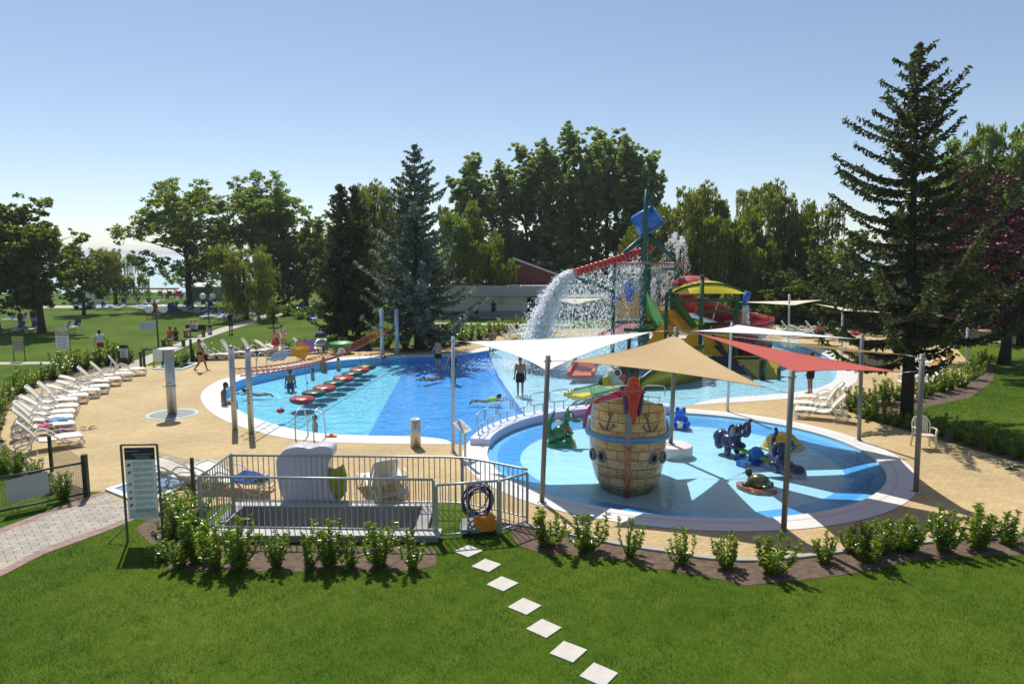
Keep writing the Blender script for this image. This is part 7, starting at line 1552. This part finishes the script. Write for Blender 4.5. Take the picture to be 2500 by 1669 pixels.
person(1107, 937, 1.66, 'reach', R(200), 'bather in dark swimsuit and pale cap standing behind the slim sail post', 1, 'brown', [('suit', navy)], z=-.42, hat=white)
person(709, 965, 1.70, 'stand', R(20), 'bather seen from behind, waist deep beside the stepping discs', 1, 'dark', [('trunks', navy)], pos=G(709, 936, -.03)-Vector((0, 0, .98)))
def wade(px, py, depth, hd, label, **k): person(px, py, k.pop('h', 1.5), k.pop('ps', 'stand'), hd, label, pos=G(px, py, -.03)-Vector((0, 0, depth)), **k)
wade(769, 1047, 1.03, R(-60), 'dark-haired bather chest deep in the water behind the near ladder', skin=0, h=1.55)
wade(763, 908, 1.26, R(90), 'child up to the shoulders in water left of the floating discs', skin=0, hair='brown', h=1.5)
wade(790, 891, 1.14, R(160), 'bather chest deep at the far pool edge under the rope net', skin=1, hair='brown', h=1.6)
wade(826, 887, 1.22, R(-100), 'dark-haired bather at the far pool edge right of the rope net', skin=0, h=1.55)
person(599, 960, 1.35, 'swim', R(100), 'small dark-haired swimmer between the two near steel posts', 1, pos=G(601, 960, -.14))
person(1036, 925, 1.45, 'swim', R(140), 'swimmer in a pale cap splashing in the deep blue part', 1, hat=CL('pale_blue', (.45, .55, .66)), pos=G(1036, 926, -.13))
person(1210, 974, 1.40, 'swim', R(-90), 'child in a lime top swimming towards the lilac wall', 1, wear=[('shirt', lime)], pos=G(1214, 974, -.11))
person(1200, 866, 1.6, 'stand', R(170), 'bather standing at the far pool edge, half hidden by the white sail', 1, wear=[('shorts', black)], z=-.2)
person(1205, 830, 1.2, 'sit', R(170), 'person in a red hat sitting on the deck left of the splash', 1, wear=[('shirt', grey)], hat=redc, pos=G(1208, 838))
person(1977, 960, 1.84, 'stand', R(40), 'person in white shirt and black shorts standing behind the red sail', 1, 'brown', [('shirt', white), ('shorts', black)], girth=1.08)
person(2003, 846, 1.75, 'stand', R(180), 'bare-chested person standing on the far deck near the sand court', 1, 'brown', [('trunks', navy)])
person(1992, 836, 1.2, 'stand', R(180), 'child standing on the far deck left of the bare-chested person', 0, 'brown', [('trunks', redc)])
person(247, 876, 1.70, 'walk', R(10), 'visitor in a white top and red shorts walking away on the left lawn', 0, 'dark', [('shirt', white), ('shorts', redc)])
person(52, 806, 1.62, 'stand', R(0), 'tanned visitor standing left of the lone tree, nearer the picture edge', 1, 'brown', [('suit', CL('rust', (.16, .05, .03)))])
person(84, 805, 1.78, 'stand', R(0), 'visitor in dark shirt and grey shorts standing right next to the lone tree trunk', 1, 'dark', [('shirt', navy), ('shorts', grey)])
person(564, 816, 1.78, 'stand', R(-20), 'visitor dressed in black standing beside the pale footpath', 1, 'brown', [('shirt', black), ('shorts', olive)])
person(417, 842, 1.6, 'sit', R(170), 'visitor in an orange top sitting behind the shower', 1, 'dark', [('shirt', orange), ('shorts', black)])
person(431, 846, 1.65, 'sit', R(150), 'visitor in black sitting beside the one in orange behind the shower', 1, 'dark', [('shirt', black), ('shorts', black)])
person(469, 822, 1.65, 'sit', R(120), 'pale-clad visitor in a sun hat sitting on a bench on the lawn, left one', 0, 'grey', [('shirt', CL('beige', (.5, .4, .33)))], hat=CL('straw', (.55, .45, .30)))
person(480, 822, 1.65, 'sit', R(100), 'visitor in a sun hat with dark shorts sitting on the bench, right one', 0, 'grey', [('shirt', white), ('shorts', navy)], hat=CL('straw', (.55, .45, .30)))
person(366, 778, 1.75, 'walk', R(60), 'far visitor in a white shirt and black shorts behind the pale blue sign', 1, 'dark', [('shirt', white), ('shorts', black)])
person(380, 778, 1.70, 'stand', R(60), 'far visitor in a red shirt beside the lamp post with the sign', 1, 'dark', [('shirt', CL('brick', (.3, .06, .04))), ('shorts', black)])
person(637, 760, 1.72, 'walk', R(-40), 'far visitor in red trousers near the leaning willow', 1, 'dark', [('shirt', grey), ('trousers', redc)])
person(582, 777, 1.6, 'sit', R(60), 'bare-skinned visitor sitting left of the leaning willow trunk', 0, 'brown', [('trunks', navy)])
person(597, 786, 1.4, 'sit', R(60), 'sunbather sitting on the grass below the leaning willow', 1, 'brown', [('trunks', redc)])
person(1205, 776, 1.7, 'stand', R(0), 'dark-clad visitor standing before the cream wall', 1, 'dark', [('shirt', black), ('shorts', black)])
person(1163, 780, 1.5, 'stand', R(0), 'visitor in a turquoise shirt in the shade by the little young tree', 1, 'dark', [('shirt', CL('turquoise', (.03, .25, .30))), ('shorts', black)])
t = thing('garden_bench', 'dark bench under the two seated visitors in sun hats on the lawn', 'bench', G(475, 822)); b = MB(); b.box(-.75, -.2, .38, .75, .25, .43); b.build('seat', M_bark, t)
b = MB(); b.box(-.75, .26, .45, .75, .30, .85); b.build('backrest', M_bark, t)
for x in (-.65, .65): b = MB(); b.box(x-.04, -.18, 0, x+.04, .24, .379); b.build('leg', M_frame, t)
t = thing('garden_bench', 'low dark bench under the seated pair behind the shower', 'bench', G(424, 845)); b = MB(); b.box(-.8, -.25, .38, .8, .2, .43); b.build('seat', M_bark, t)
for x in (-.65, .65): b = MB(); b.box(x-.04, -.2, 0, x+.04, .18, .379); b.build('leg', M_frame, t)
